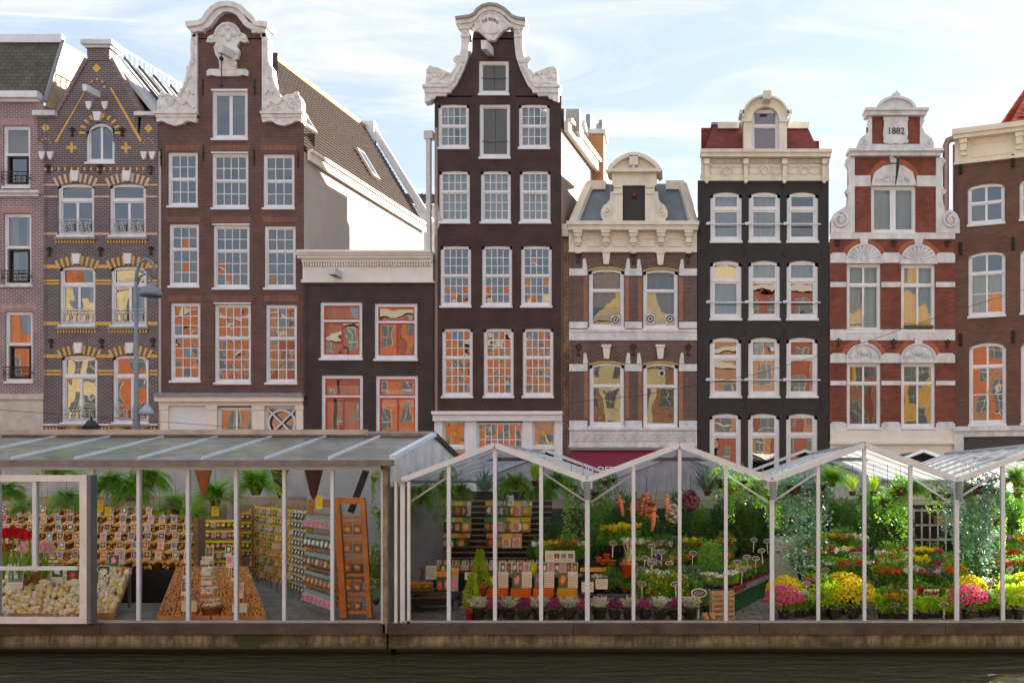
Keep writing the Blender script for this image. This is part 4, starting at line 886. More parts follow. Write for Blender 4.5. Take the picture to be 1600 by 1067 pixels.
# ---- house H: red brick with white bands, 1882
BR_H = brick('bright_red_brick', (.20, .052, .034), (.28, .080, .045), (.18, .085, .065), .22, .078, .010, .45, blotchcol=(1.2, 1.15, 1.1))
h = House('red brick house with white stone bands and stepped gable dated 1882', 1296, 1492, 40.0)
h.pane = PANE_F
h.region(1297, 372, 1492, 690); h.region(1331, 245, 1466, 372); h.region(1362, 180, 1437, 240)
LACE = flat('lace_curtain', (.62, .68, .68), .9, trans=.2)
h.win(1361, 291, 1431, 364, 2, (0, 1), .5, 4, mull=9, curtain=[(0, 1, 0, 1, LACE)], wob=.3, sill=2)
for x0, y0, x1, y1, r in ((1323, 412, 1376, 517, 0), (1408, 413, 1461, 516, 0), (1323, 567, 1376, 668, 1), (1408, 567, 1461, 668, 1)):
    h.win(x0, y0, x1, y1, 2, (1, 1), .3, 4, mull=3, meet=3, sw=1.5, wob=1.4, curtain=[(0, 1, 0.1 if x0 > 1400 else 0, 1, LACE)] if r == 0 else None)
    cx = (x0+x1)/2; yb = y0-3
    def f(m):
        m.pp(arc(cx, yb, 28, 27, 0, 180, 14), -.06, .1); m.pb(cx-29, yb-1, cx+29, yb+3.5, -.14, .1)
        if r == 0:
            for k in range(11):
                a = rad(8+164*k/10); m.tu([(cx+6*math.cos(a), yb-5*math.sin(a)), (cx+25*math.cos(a), yb-24*math.sin(a))], [.03, .075], -.06, 6)
            m.bl(cx, yb-3, 4, -.1)
        else:
            m.bl(cx, yb-13, 6, -.06, .8)
            for sx in (-1, 1):
                m.spiral(cx+sx*11, yb-9, 4.5, 1.2, sx, 90, -.08, .04); m.spiral(cx+sx*19, yb-6, 3.5, 1.2, -sx, 90, -.08, .035)
        m.tu(arc(cx, yb, 27, 26, 0, 180, 14), .05, -.08)
    h.part('tympanum', STONE, f)
    h.part('keystone', STONE, lambda m: m.pp([(cx-7, yb-36), (cx+7, yb-36), (cx+5, yb-26), (cx-5, yb-26)], -.12, 0))
    h.part('brick_arch', brick('soldier_bright', (.42, .1, .05), (.5, .15, .07), (.25, .12, .09), .078, .4, .01), lambda m: m.band(arc(cx, yb, 37, 36, 172, 8, 14), 8, -.02, 0))
for ya, yb, xs in ((364, 374, ((1297, 1492),)), (395, 411, ((1297, 1322), (1378, 1407), (1463, 1492))), (441, 449, ((1297, 1322), (1377, 1407), (1462, 1492))), (515, 532, ((1297, 1492),)), (552, 567, ((1297, 1322), (1378, 1407), (1463, 1492))), (595, 602, ((1297, 1322), (1377, 1407), (1462, 1492))), (659, 672, ((1297, 1322), (1377, 1407), (1462, 1492))), (275, 292, ((1327, 1360), (1432, 1470)))):
    for a, b in xs:
        if len(xs) > 1 and yb-ya > 12 and ya > 300: h.part('stone_band', STONE, lambda m: m.pp([(a, yb), (a, ya+3), (a+4, ya), (b-4, ya), (b, ya+3), (b, yb)], -.04, 0))
        else: h.part('stone_band', STONE, lambda m: m.pb(a, ya, b, yb, -.05, 0))
h.wall(BR_H)
def f(m):
    m.pb(1297, 672, 1492, 690, -.1, .2); m.pb(1296, 690, 1493, 694, -.2, .2); m.pb(1297, 694, 1492, 830, -.04, .2)
h.part('stone_base', paint('base_stone', (.78, .75, .68), .6, .12, 2), f)
def f(m):
    m.pp([(1361, 291), (1361, 288), (1366, 270), (1380, 260), (1396, 257), (1412, 260), (1426, 270), (1431, 288), (1431, 291)], -.06, .05)
    for k in range(5): m.bl(1376+k*10, 279-4*(k in (1, 2, 3)), 4, -.06, .7); m.spiral(1371+k*12, 282, 3.2, 1.1, 1, 90, -.08, .03)
h.part('tympanum', STONE, f)
h.part('brick_arch', MATS['soldier_bright'], lambda m: m.band(arc(1396, 291, 43, 44, 165, 15, 14), 9, -.03, 0))
def f(m):
    m.pb(1324, 236, 1471, 240, -.34, .4); m.pb(1327, 240, 1468, 246, -.22, .4)
    m.pp([(1389, 246), (1403, 246), (1401, 256), (1391, 256)], -.14, 0)
h.part('cornice', STONE, f)
def f(m):
    m.pb(1350, 173, 1448, 177, -.36, .4); m.pb(1352, 177, 1445, 183, -.24, .4)
    m.pp(arc(1399, 174, 30, 20, 0, 180, 14), -.08, .3); o_ = arc(1399, 174, 31, 21, 0, 180, 14)
    for k in range(14): m.pp([o_[k], o_[k+1], (1399+(o_[k+1][0]-1399)*.86, 174+(o_[k+1][1]-174)*.84), (1399+(o_[k][0]-1399)*.86, 174+(o_[k][1]-174)*.84)], -.22, .3)
    m.pp([(1394, 154), (1393, 149), (1398, 146), (1400, 142), (1402, 146), (1406, 149), (1405, 154)], -.12, .12)
h.part('pediment', STONE, f)
def f(m):
    m.pp([(1380, 184), (1418, 184), (1417, 196), (1418, 210), (1416, 222), (1408, 227), (1399, 225), (1390, 227), (1381, 222), (1379, 210), (1381, 196)], -.1, .02)
    for x, y in ((1383, 222), (1415, 222), (1383, 188), (1415, 188), (1399, 190)): m.bl(x, y, 4, -.1, .5)
    m.pb(1362, 226, 1437, 237, -.05, .3)
h.part('date_tablet', STONE, f)
text('1882', .36, (h.c(1399, 207)[0], -.125, h.c(0, 207)[1]), (rad(90), 0, 0), IRON, h.root, .01, sx=.95)
for sg, X0 in ((-1, 1362), (1, 1437)):
    def f(m):
        X = lambda x: X0+sg*x
        m.pp([(X(0), 184), (X(4), 184), (X(6), 190), (X(3), 200), (X(8), 210), (X(18), 217), (X(22), 226), (X(20), 237), (X(0), 237)], -.08, .3); m.spiral(X(14), 226, 6, 1.4, sg, 90, -.08, .05); m.bl(X(4), 190, 3, -.08)
    h.part('side_scroll', STONE, f)
for sg, X0 in ((-1, 1331), (1, 1466)):
    def f(m):
        X = lambda x: X0+sg*x
        m.pp([(X(-4), 247), (X(7), 247), (X(10), 255), (X(6), 262), (X(5), 290), (X(10), 298), (X(6), 308), (X(8), 322), (X(18), 328), (X(28), 334), (X(33), 345), (X(33), 365), (X(-4), 365)], -.07, .3)
        m.spiral(X(19), 345, 13, 1.6, sg, 90, -.1, .06); m.spiral(X(8), 253, 4, 1.2, sg, 90, -.08, .04); m.spiral(X(8), 300, 4, 1.2, sg, 90, -.08, .04)
    h.part('side_scroll', STONE, f)
for x, y, k in ((1308, 381, 9), (1396, 381, 9), (1480, 382, 9), (1310, 536, 12), (1396, 538, 14), (1480, 538, 12)): h.anchor(x, y, 'fleur', k)
h.part('hoist_hook', IRON, lambda m: m.tube([(h.c(1396, 0)[0], -.2, h.c(0, 247)[1]), (h.c(1398, 0)[0], -.6, h.c(0, 256)[1]), (h.c(1397, 0)[0], -.65, h.c(0, 268)[1]), (h.c(1394, 0)[0], -.6, h.c(0, 296)[1])], [.03, .06, .07, .02]))
h.part('window_box', paint('leafy_box', (.1, .15, .05), .8, .5, 9), lambda m: [m.bl(x, 511, 3.5, -.02, .7) for x in range(1415, 1458, 5)])
h.body(374, 10, BR_H)

# ---- house I: turned brown brick house at right
BR_I = brick('brown_brick', (.135, .062, .042), (.18, .088, .06), (.14, .1, .08), .22, .078, .010, .3)
h = House('brown brick house with cream bracketed cornice turned towards the canal at the far right', 1492, 1760, 40.0, 22)
h.region(1492, 212, 1760, 720)
YB = flat('yellow_blind', (.8, .68, .35), .9, trans=.3)
for i, x0 in enumerate((1512, 1593, 1682)):
    w_ = 58+3*i
    if i: dy = lambda y: y-(750-y)*(.018*i+.004*i)
    else: dy = lambda y: y
    h.win(x0, dy(284), x0+w_, dy(352), 2, (1, 1), .47, 4, arch=4, mull=3.5, meet=2, sill=3)
    h.win(x0+1, dy(391), x0+w_+1, dy(495), 2, (1, 2), .32, 4, arch=5, mull=3, meet=3, sill=3, curtain=[(0, 1, 0, .72, YB)])
    h.win(x0+2, dy(534), x0+w_+2, dy(663), 2, (1, 2), .28, 4, arch=6, mull=3, meet=3, sill=3, wob=1.6)
    for ya, yb in ((246, 0), (372, 0), (514, 0)): h.anchor(x0-10 if i else 1501, dy(ya+17), 'thick', 20)
h.wall(BR_I)
def f(m):
    W = h.c(1760, 0)[0]; z = lambda y: h.c(1492, y)[1]
    m.box(-.05, W, -.5, .3, z(216), z(208)); m.box(-.02, W, -.4, .2, z(222), z(216)); m.box(0, W, -.08, .1, z(257), z(222)); m.box(-.02, W, -.14, .1, z(259), z(255))
    for k in range(7): u = .2+k*2.05; m.box(u, u+.3, -.36, 0, z(229), z(223)); m.box(u+.03, u+.27, -.3, 0, z(240), z(229)); m.box(u+.03, u+.27, -.2, 0, z(247), z(240))
    for k in range(6):
        u = .65+k*2.05
        for q in ((u, u+1.5, z(231), z(229)), (u, u+1.5, z(251), z(249)), (u, u+.05, z(250), z(230)), (u+1.45, u+1.5, z(250), z(230))): m.box(q[0], q[1], -.11, -.06, q[2], q[3])
h.part('cornice', paint('cornice_cream', (.78, .72, .58), .55, .15, 2.5, .5), f)
def f(m):
    W = h.c(1760, 0)[0]; z = lambda y: h.c(1492, y)[1]
    m.m = 0; m.box(0, W, -.3, .1, z(674), z(667)); m.box(0, W, -.2, .1, z(683), z(674)); m.box(0, .35, -.2, .1, 0, z(683)); m.m = 1; m.box(.35, W, -.05, .1, z(712), z(683)); m.box(.35, W, -.0, .1, 0, z(712))
h.part('shopfront_surround', [STONE, paint('dark_fascia', (.045, .05, .06), .5, .2)], f)
def f(m):
    z = lambda y: h.c(1492, y)[1]
    m.tube([(-.05, -.1, z(218)), (-.25, -.12, z(220)), (-.33, -.12, z(228)), (-.33, -.1, z(330))], .13, 8)
    m.tube([(-.05, .1, z(225)), (-.05, .1, z(330))], .05, 6)
h.part('downpipe', paint('copper_pipe', (.35, .24, .2), .45, .3, 2, metal=.5), f)
h.body(212, 10, BR_I)
def f(m):
    z = h.c(1492, 208)[1]; W = h.c(1760, 0)[0]; m.box(.4, 2.5, .2, 1.5, z, z+.2)
h.part('roof_hatch', paint('hatch_white', (.6, .55, .5)), f)

# ---- things behind the row
t = thing('red_spire_roof', 'red tiled pyramid roof behind the cornice at the far right', 'roof', (P(1640, 750, 50).x, 50, 0))
RT = brick('red_pantiles', (.5, .10, .05), (.6, .16, .09), (.2, .04, .03), .3, .25, .03, .2)
apex = P(1640, 90, 50); 
def pyr():
    m = MB(); z0 = P(0, 235, 50).z; s_ = 2.9; c_ = (0, 0); n = 12
    cs = [(-s_, -s_), (s_, -s_), (s_, s_), (-s_, s_)]
    for i in range(4):
        a, b = cs[i], cs[(i+1) % 4]
        for k in range(n):
            f0, f1 = k/n, (k+1)/n; e = .06
            q = lambda c, f_, o_: (c[0]*(1-f_)*(1+o_), c[1]*(1-f_)*(1+o_), z0+(apex.z-z0)*f_)
            m.quad(q(a, f0, e), q(b, f0, e), q(b, f1, 0), q(a, f1, 0)); m.quad(q(a, f1, 0), q(b, f1, 0), q(b, f1, .06), q(a, f1, .06))
        m.tube([(a[0], a[1], z0), (0, 0, apex.z)], .14, 6)
    m.build('tiled_slope', RT, t)
pyr()
t = thing('rear_house', 'far tiled roof showing in the gap left of the tallest dark gable', 'house', (P(640, 750, 56).x, 56, STREET))
m = MB(); zz = P(0, 285, 56).z-STREET; m.box(-3, 3, 0, 8, 0, P(0, 320, 56).z-STREET-.02); m.build('wall', paint('rear_plaster', (.6, .6, .6)), t)
tiles(m := MB(), (3, 2.4, zz), (-3, 2.4, zz), (-3, -.2, P(0, 320, 56).z-STREET), (3, -.2, P(0, 320, 56).z-STREET), 22, 10) or m.build('tiled_roof', paint('dark_tile', (.10, .085, .075), .7, .3), t, kind='stuff')

# ---- houses across the canal, seen only mirrored in the window panes
OPP = [('orange brick', (.25, .075, .03), (.30, .09, .036)), ('ochre plastered', (.42, .26, .06), (.45, .28, .08)), ('deep red brick', (.15, .04, .025), (.18, .05, .03)), ('cream painted', (.40, .34, .20), (.40, .34, .20)), ('brown brick', (.2, .1, .055), (.24, .12, .07))]
xs = -66.0; i = 0
orng = random.Random(3)
place = ['far left', 'left', 'left centre', 'centre left', 'centre', 'centre right', 'right centre', 'right', 'far right', 'rightmost', 'second rightmost', 'next rightmost', 'outer left', 'inner left', 'inner right', 'outer right', 'end left', 'end right', 'extra left', 'extra right']
OW = MB().box(-.55, .55, 0, .06, 0, 2.14).mesh('window', flat('opp_frame', (.26, .24, .20), .6))
OG = MB()
for (a, b) in ((-.5, -.04), (.04, .5)):
    for (u, v) in ((.05, .95), (1.05, 2.1)): OG.box(a, b, .07, .09, u, v)
OG = OG.mesh('pane', flat('opp_glass', (.07, .08, .09), .3))
while xs < 56:
    wd = orng.uniform(5.5, 7.5); hh = orng.uniform(15, 19.5); cn, c1, c2 = OPP[[0, 3, 0, 0, 4, 2, 0, 0, 4, 3, 4, 2, 4, 1, 3, 1, 0, 1, 3, 0][i % 20]]
    t = thing('opposite_house', f'{cn} house over the water mirrored in panes, {place[i]} one', 'house', (xs, -18, STREET-.3), group='houses across the water')
    m = MB(); m.box(0, wd-.04, -9, 0, 0, hh)
    m.prism([(0, hh), (wd-.04, hh), (wd*.72, hh+1.2), (wd*.62, hh+3.4), (wd*.38, hh+3.4), (wd*.28, hh+1.2)], -.6, 0)
    m.build('wall', brick('opp_'+cn, c1, c2, tuple(x*.8 for x in c1), .3, .1, .01, .2), t)
    fr = MB()
    nf = int(hh/3.4)
    for r in range(nf):
        for c in range(3):
            cx = wd*(c+.5)/3; z = .9+r*3.35
            o_ = inst('window', OW, t, (cx, 0, z)); inst('pane', OG, o_, (0, 0, 0))
    fr.box(-.0, wd-.05, 0, .3, hh-.5, hh)
    fr.build('cornice', flat('opp_frame', (.26, .24, .20), .6), t)
    MB().box(0, wd-.045, 0, .05, 0, .85).build('plinth', flat('opp_plinth', (.6, .58, .52), .7), t)
    xs += wd; i += 1
# ------------------------------------------------------------------ street lamps and wires
LG = paint('lamp_grey', (.20, .25, .28), .5, .2, 4)
def street_lamp():
    d = 30.5; b = P(213, 0, d); t = thing('street_lamp', 'grey green curved street lamp with dome shade before the yellow banded house', 'street lamp', (b.x, d, STREET))
    Z = lambda y: P(0, y, d).z-STREET; X = lambda x: P(x, 0, d).x-b.x
    MB().lathe([(.10, 0), (.10, Z(640)), (.065, Z(630)), (.055, Z(440))], n=10).build('pole', LG, t, True)
    MB().tube([(0, 0, Z(442)), (X(214), 0, Z(425)), (X(219), 0, Z(410)), (X(228), 0, Z(405)), (X(237), 0, Z(409)), (X(242), 0, Z(420)), (X(241), 0, Z(436))], .05, 7).build('arm', LG, t, True)
    MB().tube([(0, 0, Z(448)), (X(219), 0, Z(432)), (X(228), 0, Z(428)), (X(236), 0, Z(436)), (X(236), 0, Z(444))], .035, 6).build('brace', LG, t, True)
    MB().lathe([(.03, .42), (.09, .38), (.12, .3), (.25, .24), (.31, .1), (.32, 0), (.29, .0), (.2, .05)], (X(236), 0, Z(463)), 16).build('lamp_shade', LG, t, True)
    m = MB(); m.tube([(0, 0, Z(665)), (X(218), 0, Z(640)), (X(224), 0, Z(630)), (X(230), 0, Z(634))], .035, 6).build('arm', LG, t, True)
    MB().lathe([(.02, .3), (.1, .26), (.2, .12), (.23, 0), (.2, 0)], (X(229), 0, Z(648)), 14).build('lamp_shade', paint('pale_lamp', (.36, .42, .45), .4, .1), t, True)
street_lamp()
def lantern():
    d = 27; b = P(143, 0, d); t = thing('wall_lantern', 'black six sided lantern just above the bulb stall roof', 'lantern', (b.x, d, STREET))
    Z = lambda y: P(0, y, d).z-STREET
    MB().lathe([(.05, 0), (.05, Z(692))], n=8).build('pole', IRON, t)
    MB().lathe([(.1, Z(692)), (.19, Z(668))], n=6, cap=False).build('lantern_glass', glass('lantern_glass', .2, (.3, .35, .35), wav=0), t)
    MB().lathe([(.22, Z(668)), (.23, Z(666)), (.1, Z(657)), (.05, Z(656)), (.02, Z(651))], n=6).build('lantern_cap', IRON, t)
    m = MB()
    for k in range(6): a = PI*k/3; m.bar((.1*math.cos(a), .1*math.sin(a), Z(692)), (.19*math.cos(a), .19*math.sin(a), Z(668)), .025)
    m.build('lantern_frame', IRON, t)
lantern()
def cable(nm, pts, d, lab):
    P0 = [P(x, y, d) for x, y in pts]; o = MB().tube(P0, .009, 4).build(nm, IRON); o['label'] = lab; o['category'] = 'cable'
cable('overhead_cable', [(-60, 636), (80, 646), (200, 655), (380, 668)], 29, 'thin black cable sagging across the two leftmost houses above the bulb stall')
cable('overhead_cable', [(860, 632), (1000, 618), (1180, 585), (1350, 535), (1480, 490), (1640, 440)], 29, 'thin black cable rising from the cream cornice house to the far right house')

# ------------------------------------------------------------------ pontoons
def hull_mat():
    m, t, b = newmat('mossy_concrete'); tc = N(t, 'ShaderNodeTexCoord'); o_ = tc.outputs['Object']
    mp = N(t, 'ShaderNodeMapping'); mp.inputs['Scale'].default_value = (1, 1, .25); L(t, o_, mp.inputs[0])
    n = N(t, 'ShaderNodeTexNoise'); n.inputs['Scale'].default_value = 5.5; n.inputs['Detail'].default_value = 10; n.inputs['Roughness'].default_value = .8; L(t, mp.outputs[0], n.inputs['Vector'])
    r = N(t, 'ShaderNodeValToRGB'); e = r.color_ramp.elements; e[0].position = .36; e[0].color = (.035, .032, .02, 1); e[1].position = .66; e[1].color = (.40, .36, .28, 1)
    k = r.color_ramp.elements.new(.48); k.color = (.19, .16, .10, 1); L(t, n.outputs[0], r.inputs[0])
    n2 = N(t, 'ShaderNodeTexNoise'); n2.inputs['Scale'].default_value = 1.3; n2.inputs['Detail'].default_value = 8; L(t, o_, n2.inputs['Vector'])
    r2 = N(t, 'ShaderNodeValToRGB'); r2.color_ramp.elements[0].position = .46; r2.color_ramp.elements[1].position = .62; L(t, n2.outputs[0], r2.inputs[0])
    s = N(t, 'ShaderNodeSeparateXYZ'); L(t, o_, s.inputs[0]); mr = N(t, 'ShaderNodeMapRange'); mr.inputs[1].default_value = .23; mr.inputs[2].default_value = .10; L(t, s.outputs[2], mr.inputs[0])
    mx = N(t, 'ShaderNodeMath', operation='MAXIMUM'); L(t, r2.outputs[0], mx.inputs[0]); L(t, mr.outputs[0], mx.inputs[1])
    x = N(t, 'ShaderNodeMix', data_type='RGBA'); L(t, mx.outputs[0], x.inputs[0]); L(t, r.outputs[0], x.inputs[6]); x.inputs[7].default_value = (.035, .045, .008, 1); L(t, x.outputs[2], b.inputs['Base Color'])
    b.inputs['Roughness'].default_value = .8; bp = N(t, 'ShaderNodeBump'); bp.inputs['Strength'].default_value = .6; bp.inputs['Distance'].default_value = .02; L(t, n.outputs[0], bp.inputs['Height']); L(t, bp.outputs[0], b.inputs['Normal'])
    MATS['hull'] = m; return m
HULL = hull_mat()
FASC = paint('wet_timber', (.075, .065, .05), .6, .6, 3, bump=.5)
DECKM = brick('deck_pavers', (.27, .265, .26), (.34, .335, .33), (.04, .04, .04), .3, .3, .01, .3)
# the brick texture above runs in x+y / z; the deck needs x / y
for nd in DECKM.node_tree.nodes:
    if nd.type == 'COMBXYZ':
        s_ = [q for q in DECKM.node_tree.nodes if q.type == 'SEPXYZ'][0]; L(DECKM.node_tree, s_.outputs[0], nd.inputs[0]); L(DECKM.node_tree, s_.outputs[1], nd.inputs[1])
        break
for (pa, pb_, lab) in ((-700, 606, 'long mossy concrete pontoon under the bulb stall at left'), (609.5, 2500, 'long mossy concrete pontoon under the gabled flower stalls at right')):
    xa, xb = P(pa, 0, 16).x, P(pb_, 0, 16).x
    t = thing('floating_pontoon', lab, 'pontoon', (0, 0, 0))
    MB().box(xa, xb, 15.92, 23.1, .10, .335).build('hull', HULL, t)
    MB().box(xa+.02, xb-.02, 16.25, 23.0, -.6, .101).build('hull_base', paint('black_slime', (.012, .014, .006), .5, .4, 3), t)
    x = xa; k = 0
    while x < xb-.1:
        x2 = min(x+2.88, xb); MB().box(x+.004, x2-.004, 15.86+.008*(k % 2), 16.0, .332, .492).build('edge_board', FASC, t); x = x2; k += 1
    MB().box(xa, xb, 15.98, 23.15, .336, DECK).build('deck', DECKM, t)

# ------------------------------------------------------------------ market stall structures
ALU = paint('white_aluminium', (.60, .69, .80), .4, .12, 3, .5)
OLDALU = paint('old_white_frame', (.72, .75, .78), .55, .25, 4, .4)
GREYF = paint('grey_frame', (.33, .34, .36), .5, .3, 3, .4)
GLASS = glass('stall_glass', .002, (.99, .99, .99), wav=.08, wscale=2)
def roofmat(name, col, tr, op):
    m, t, b = newmat(name); o = t.nodes['Material Output']
    tc = N(t, 'ShaderNodeTexCoord'); n = N(t, 'ShaderNodeTexNoise'); n.inputs['Scale'].default_value = 2.5; n.inputs['Detail'].default_value = 8; L(t, tc.outputs['Object'], n.inputs['Vector'])
    r = N(t, 'ShaderNodeValToRGB'); r.color_ramp.elements[0].position = .3; r.color_ramp.elements[0].color = rgba(tuple(c*.62 for c in col)); r.color_ramp.elements[1].position = .7; r.color_ramp.elements[1].color = rgba(col)
    L(t, n.outputs[0], r.inputs[0]); L(t, r.outputs[0], b.inputs['Base Color']); b.inputs['Roughness'].default_value = .35
    tl = N(t, 'ShaderNodeBsdfTranslucent'); L(t, r.outputs[0], tl.inputs['Color']); x = N(t, 'ShaderNodeMixShader'); x.inputs[0].default_value = tr
    L(t, b.outputs[0], x.inputs[1]); L(t, tl.outputs[0], x.inputs[2])
    tp = N(t, 'ShaderNodeBsdfTransparent'); x2 = N(t, 'ShaderNodeMixShader'); x2.inputs[0].default_value = op
    L(t, x.outputs[0], x2.inputs[1]); L(t, tp.outputs[0], x2.inputs[2]); L(t, x2.outputs[0], o.inputs[0]); return m
ROOF = roofmat('milky_roof_sheet', (.90, .90, .84), .85, .55)
ROOFG = roofmat('corrugated_clear_sheet', (.74, .76, .80), .45, .50)
GABW = roofmat('white_corrugated_wall', (.82, .84, .88), .4, .1)
DARKR = paint('dark_rear_roof', (.07, .075, .08), .6, .3, 2)
def vcorr(m, a, b, za, zb, n, amp=.02):
    # corrugated vertical sheet between plan points a, b with lower edge za and upper edge heights zb(f)
    a, b = Vector(a), Vector(b); nr = Vector((b.y-a.y, a.x-b.x)).normalized()
    for i in range(n):
        p = [(a.lerp(b, (i+j)/n)+nr*(amp if (i+j) % 2 else -amp), (i+j)/n) for j in (0, 1)]
        m.quad((p[0][0].x, p[0][0].y, za), (p[1][0].x, p[1][0].y, za), (p[1][0].x, p[1][0].y, zb(p[1][1])), (p[0][0].x, p[0][0].y, zb(p[0][1])))
# --- the long bulb stall at left
t = thing('bulb_stall', 'long glazed bulb market stall with a flat grey roof at left', 'market stall', (P(300, 0, 16).x, 16, DECK))
def loc(m_, name, mats, tt=None, **k):
    tt = tt or t; o = m_.build(name, mats, tt, **k); o.matrix_parent_inverse = Matrix.Translation(-tt.location); return o
xe = P(606, 0, 16).x; xs0 = P(-420, 0, 16).x; XR = P(618, 0, 16).x
ze, zr = P(0, 718, 16).z, 3.50
k = 0; x = XR
while x > xs0:
    x2 = x-.98
    loc(MB().slab([(x2+.02, 15.82, ze), (x-.02, 15.82, ze), (x-.02, 18.6, zr), (x2+.02, 18.6, zr)], .03), 'roof_panel', ROOF)
    loc(MB().bar((x2, 15.82, ze+.02), (x2, 18.6, zr+.02), .035, .04), 'roof_rib', ALU)
    loc(MB().slab([(x2+.02, 18.6, zr), (x-.02, 18.6, zr), (x-.02, 21.3, ze), (x2+.02, 21.3, ze)], .03), 'roof_panel', ROOF)
    x = x2
loc(MB().box(xs0, XR+.02, 15.70, 15.86, ze-.10, ze-.01), 'gutter', paint('grimy_gutter', (.20, .19, .19), .6, .5, 4))
loc(MB().tube([(xs0, 18.6, zr+.05), (XR+.02, 18.6, zr+.05)], .06, 6), 'ridge_cap', paint('grimy_ridge', (.25, .24, .23), .6, .4, 5))
loc(MB().box(xs0, P(575, 0, 18.3).x, 18.2, 18.32, 3.53, 3.62), 'ridge_vent', paint('vent_strip', (.45, .43, .40), .6, .4, 4))
loc(MB().box(xs0, xe, 15.9, 16.0, ze-.16, ze-.10), 'head_rail', ALU)
m = MB(); vcorr(m, (XR-.03, 15.9), (XR-.03, 21.2), 2.62, lambda f: ze+(zr-ze)*(f*2 if f < .5 else 2-2*f)-.03, 46); loc(m, 'gable_sheet', GABW)
loc(MB().bar((XR, 15.8, ze+.03), (XR, 18.6, zr+.05), .09, .07), 'gable_trim', ALU); loc(MB().bar((XR, 18.6, zr+.05), (XR, 21.3, ze+.03), .09, .07), 'gable_trim', IRON)
posts = [-365, -292, -219, -146, -73, 0, 73, 147, 219, 296, 371, 446, 521]
for i, p in enumerate(posts):
    if 0 < p < 147:
        if p == 73: loc(MB().box(P(64, 0, 16).x, P(68, 0, 16).x, 15.95, 16.02, P(0, 742, 16).z, ze-.16), 'mullion', ALU)
        continue
    xx = P(p, 0, 16).x; loc(MB().box(xx-.025, xx+.025, 15.93, 16.01, DECK, ze-.16), 'mullion', ALU)
gp = [147, 219, 296, 371, 446, 521, 598]
for a, b in zip(gp, gp[1:]):
    loc(MB().quad((P(a+3, 0, 16).x, 15.97, DECK+.05), (P(b-3, 0, 16).x, 15.97, DECK+.05), (P(b-3, 0, 16).x, 15.97, ze-.17), (P(a+3, 0, 16).x, 15.97, ze-.17)), 'glass_pane', GLASS)
loc(MB().box(xs0, xe, 15.92, 16.02, DECK, DECK+.04), 'base_rail', GREYF)
m = MB(); m.box(P(598, 0, 16).x, P(602, 0, 16).x, 15.9, 16.02, DECK, ze-.1); loc(m, 'corner_post', ALU)
loc(MB().box(P(602, 0, 16).x, P(609, 0, 16).x, 15.86, 16.02, DECK-.15, ze-.1), 'corner_post', paint('mossy_post', (.28, .25, .17), .7, .6, 6))
m = MB(); X0, X1 = P(-200, 0, 15.8).x, P(140, 0, 15.8).x; z0, z1 = P(0, 973, 15.8).z, P(0, 742, 15.8).z
m.box(X0, X1, 15.72, 15.84, z0, z0+.1); m.box(X0, X1, 15.72, 15.84, z1-.1, z1); m.box(X1-.11, X1, 15.719, 15.841, z0, z1)
loc(m, 'sliding_front', OLDALU)
loc(MB().box(X1, X1+.06, 15.72, 15.9, z0, z1), 'frame_edge', paint('dark_aluminium', (.12, .14, .17), .4, .2))
zt = P(0, 887, 15.8).z
loc(MB().box(X0, X1-.16, 15.74, 15.82, zt-.03, zt+.03), 'transom', ALU); loc(MB().box(P(54, 0, 15.8).x, P(60, 0, 15.8).x, 15.74, 15.82, zt+.03, z1-.1), 'mullion', ALU)
for (a, b, c, e) in ((-190, 54, zt+.03, z1-.1), (60, 125, zt+.03, z1-.1), (-190, 125, z0+.1, zt-.03)):
    loc(MB().quad((P(a, 0, 15.8).x, 15.78, c), (P(b, 0, 15.8).x, 15.78, c), (P(b, 0, 15.8).x, 15.78, e), (P(a, 0, 15.8).x, 15.78, e)), 'glass_pane', GLASS)
# right end wall, rear posts, rear beam and rear white panels
loc(MB().box(xe-.03, xe+.03, 16.1, 21.2, DECK, 2.62), 'end_wall', paint('dark_steel_wall', (.30, .33, .36), .5, .3, 2))
loc(MB().box(xs0, xe-.05, 21.2, 21.3, 2.35, 3.0), 'rear_panel', GABW)
loc(MB().box(xs0, xe-.05, 21.1, 21.2, 2.22, 2.38), 'rear_beam', paint('rear_beam_wood', (.42, .34, .28), .7, .2, 2))
loc(MB().box(P(480, 0, 21).x, xe-.05, 21.0, 21.1, 1.0, 2.9), 'rear_board', paint('blue_grey_board', (.55, .6, .66), .6, .2, 1.2))
loc(MB().bar(P(572, 735, 19), P(548, 800, 19), .1), 'wall_brace', IRON)
for p in (40, 200, 360, 470): q = P(p, 0, 21.1); loc(MB().box(q.x-.05, q.x+.05, 21.05, 21.15, DECK, 2.3), 'rear_post', GREYF)
# rear wall behind the bulbs
loc(MB().box(xs0, xe-.1, 22.6, 22.7, DECK, 2.3), 'rear_wall', paint('rear_dark_wall', (.40, .26, .15), .8, .4, 1.5))

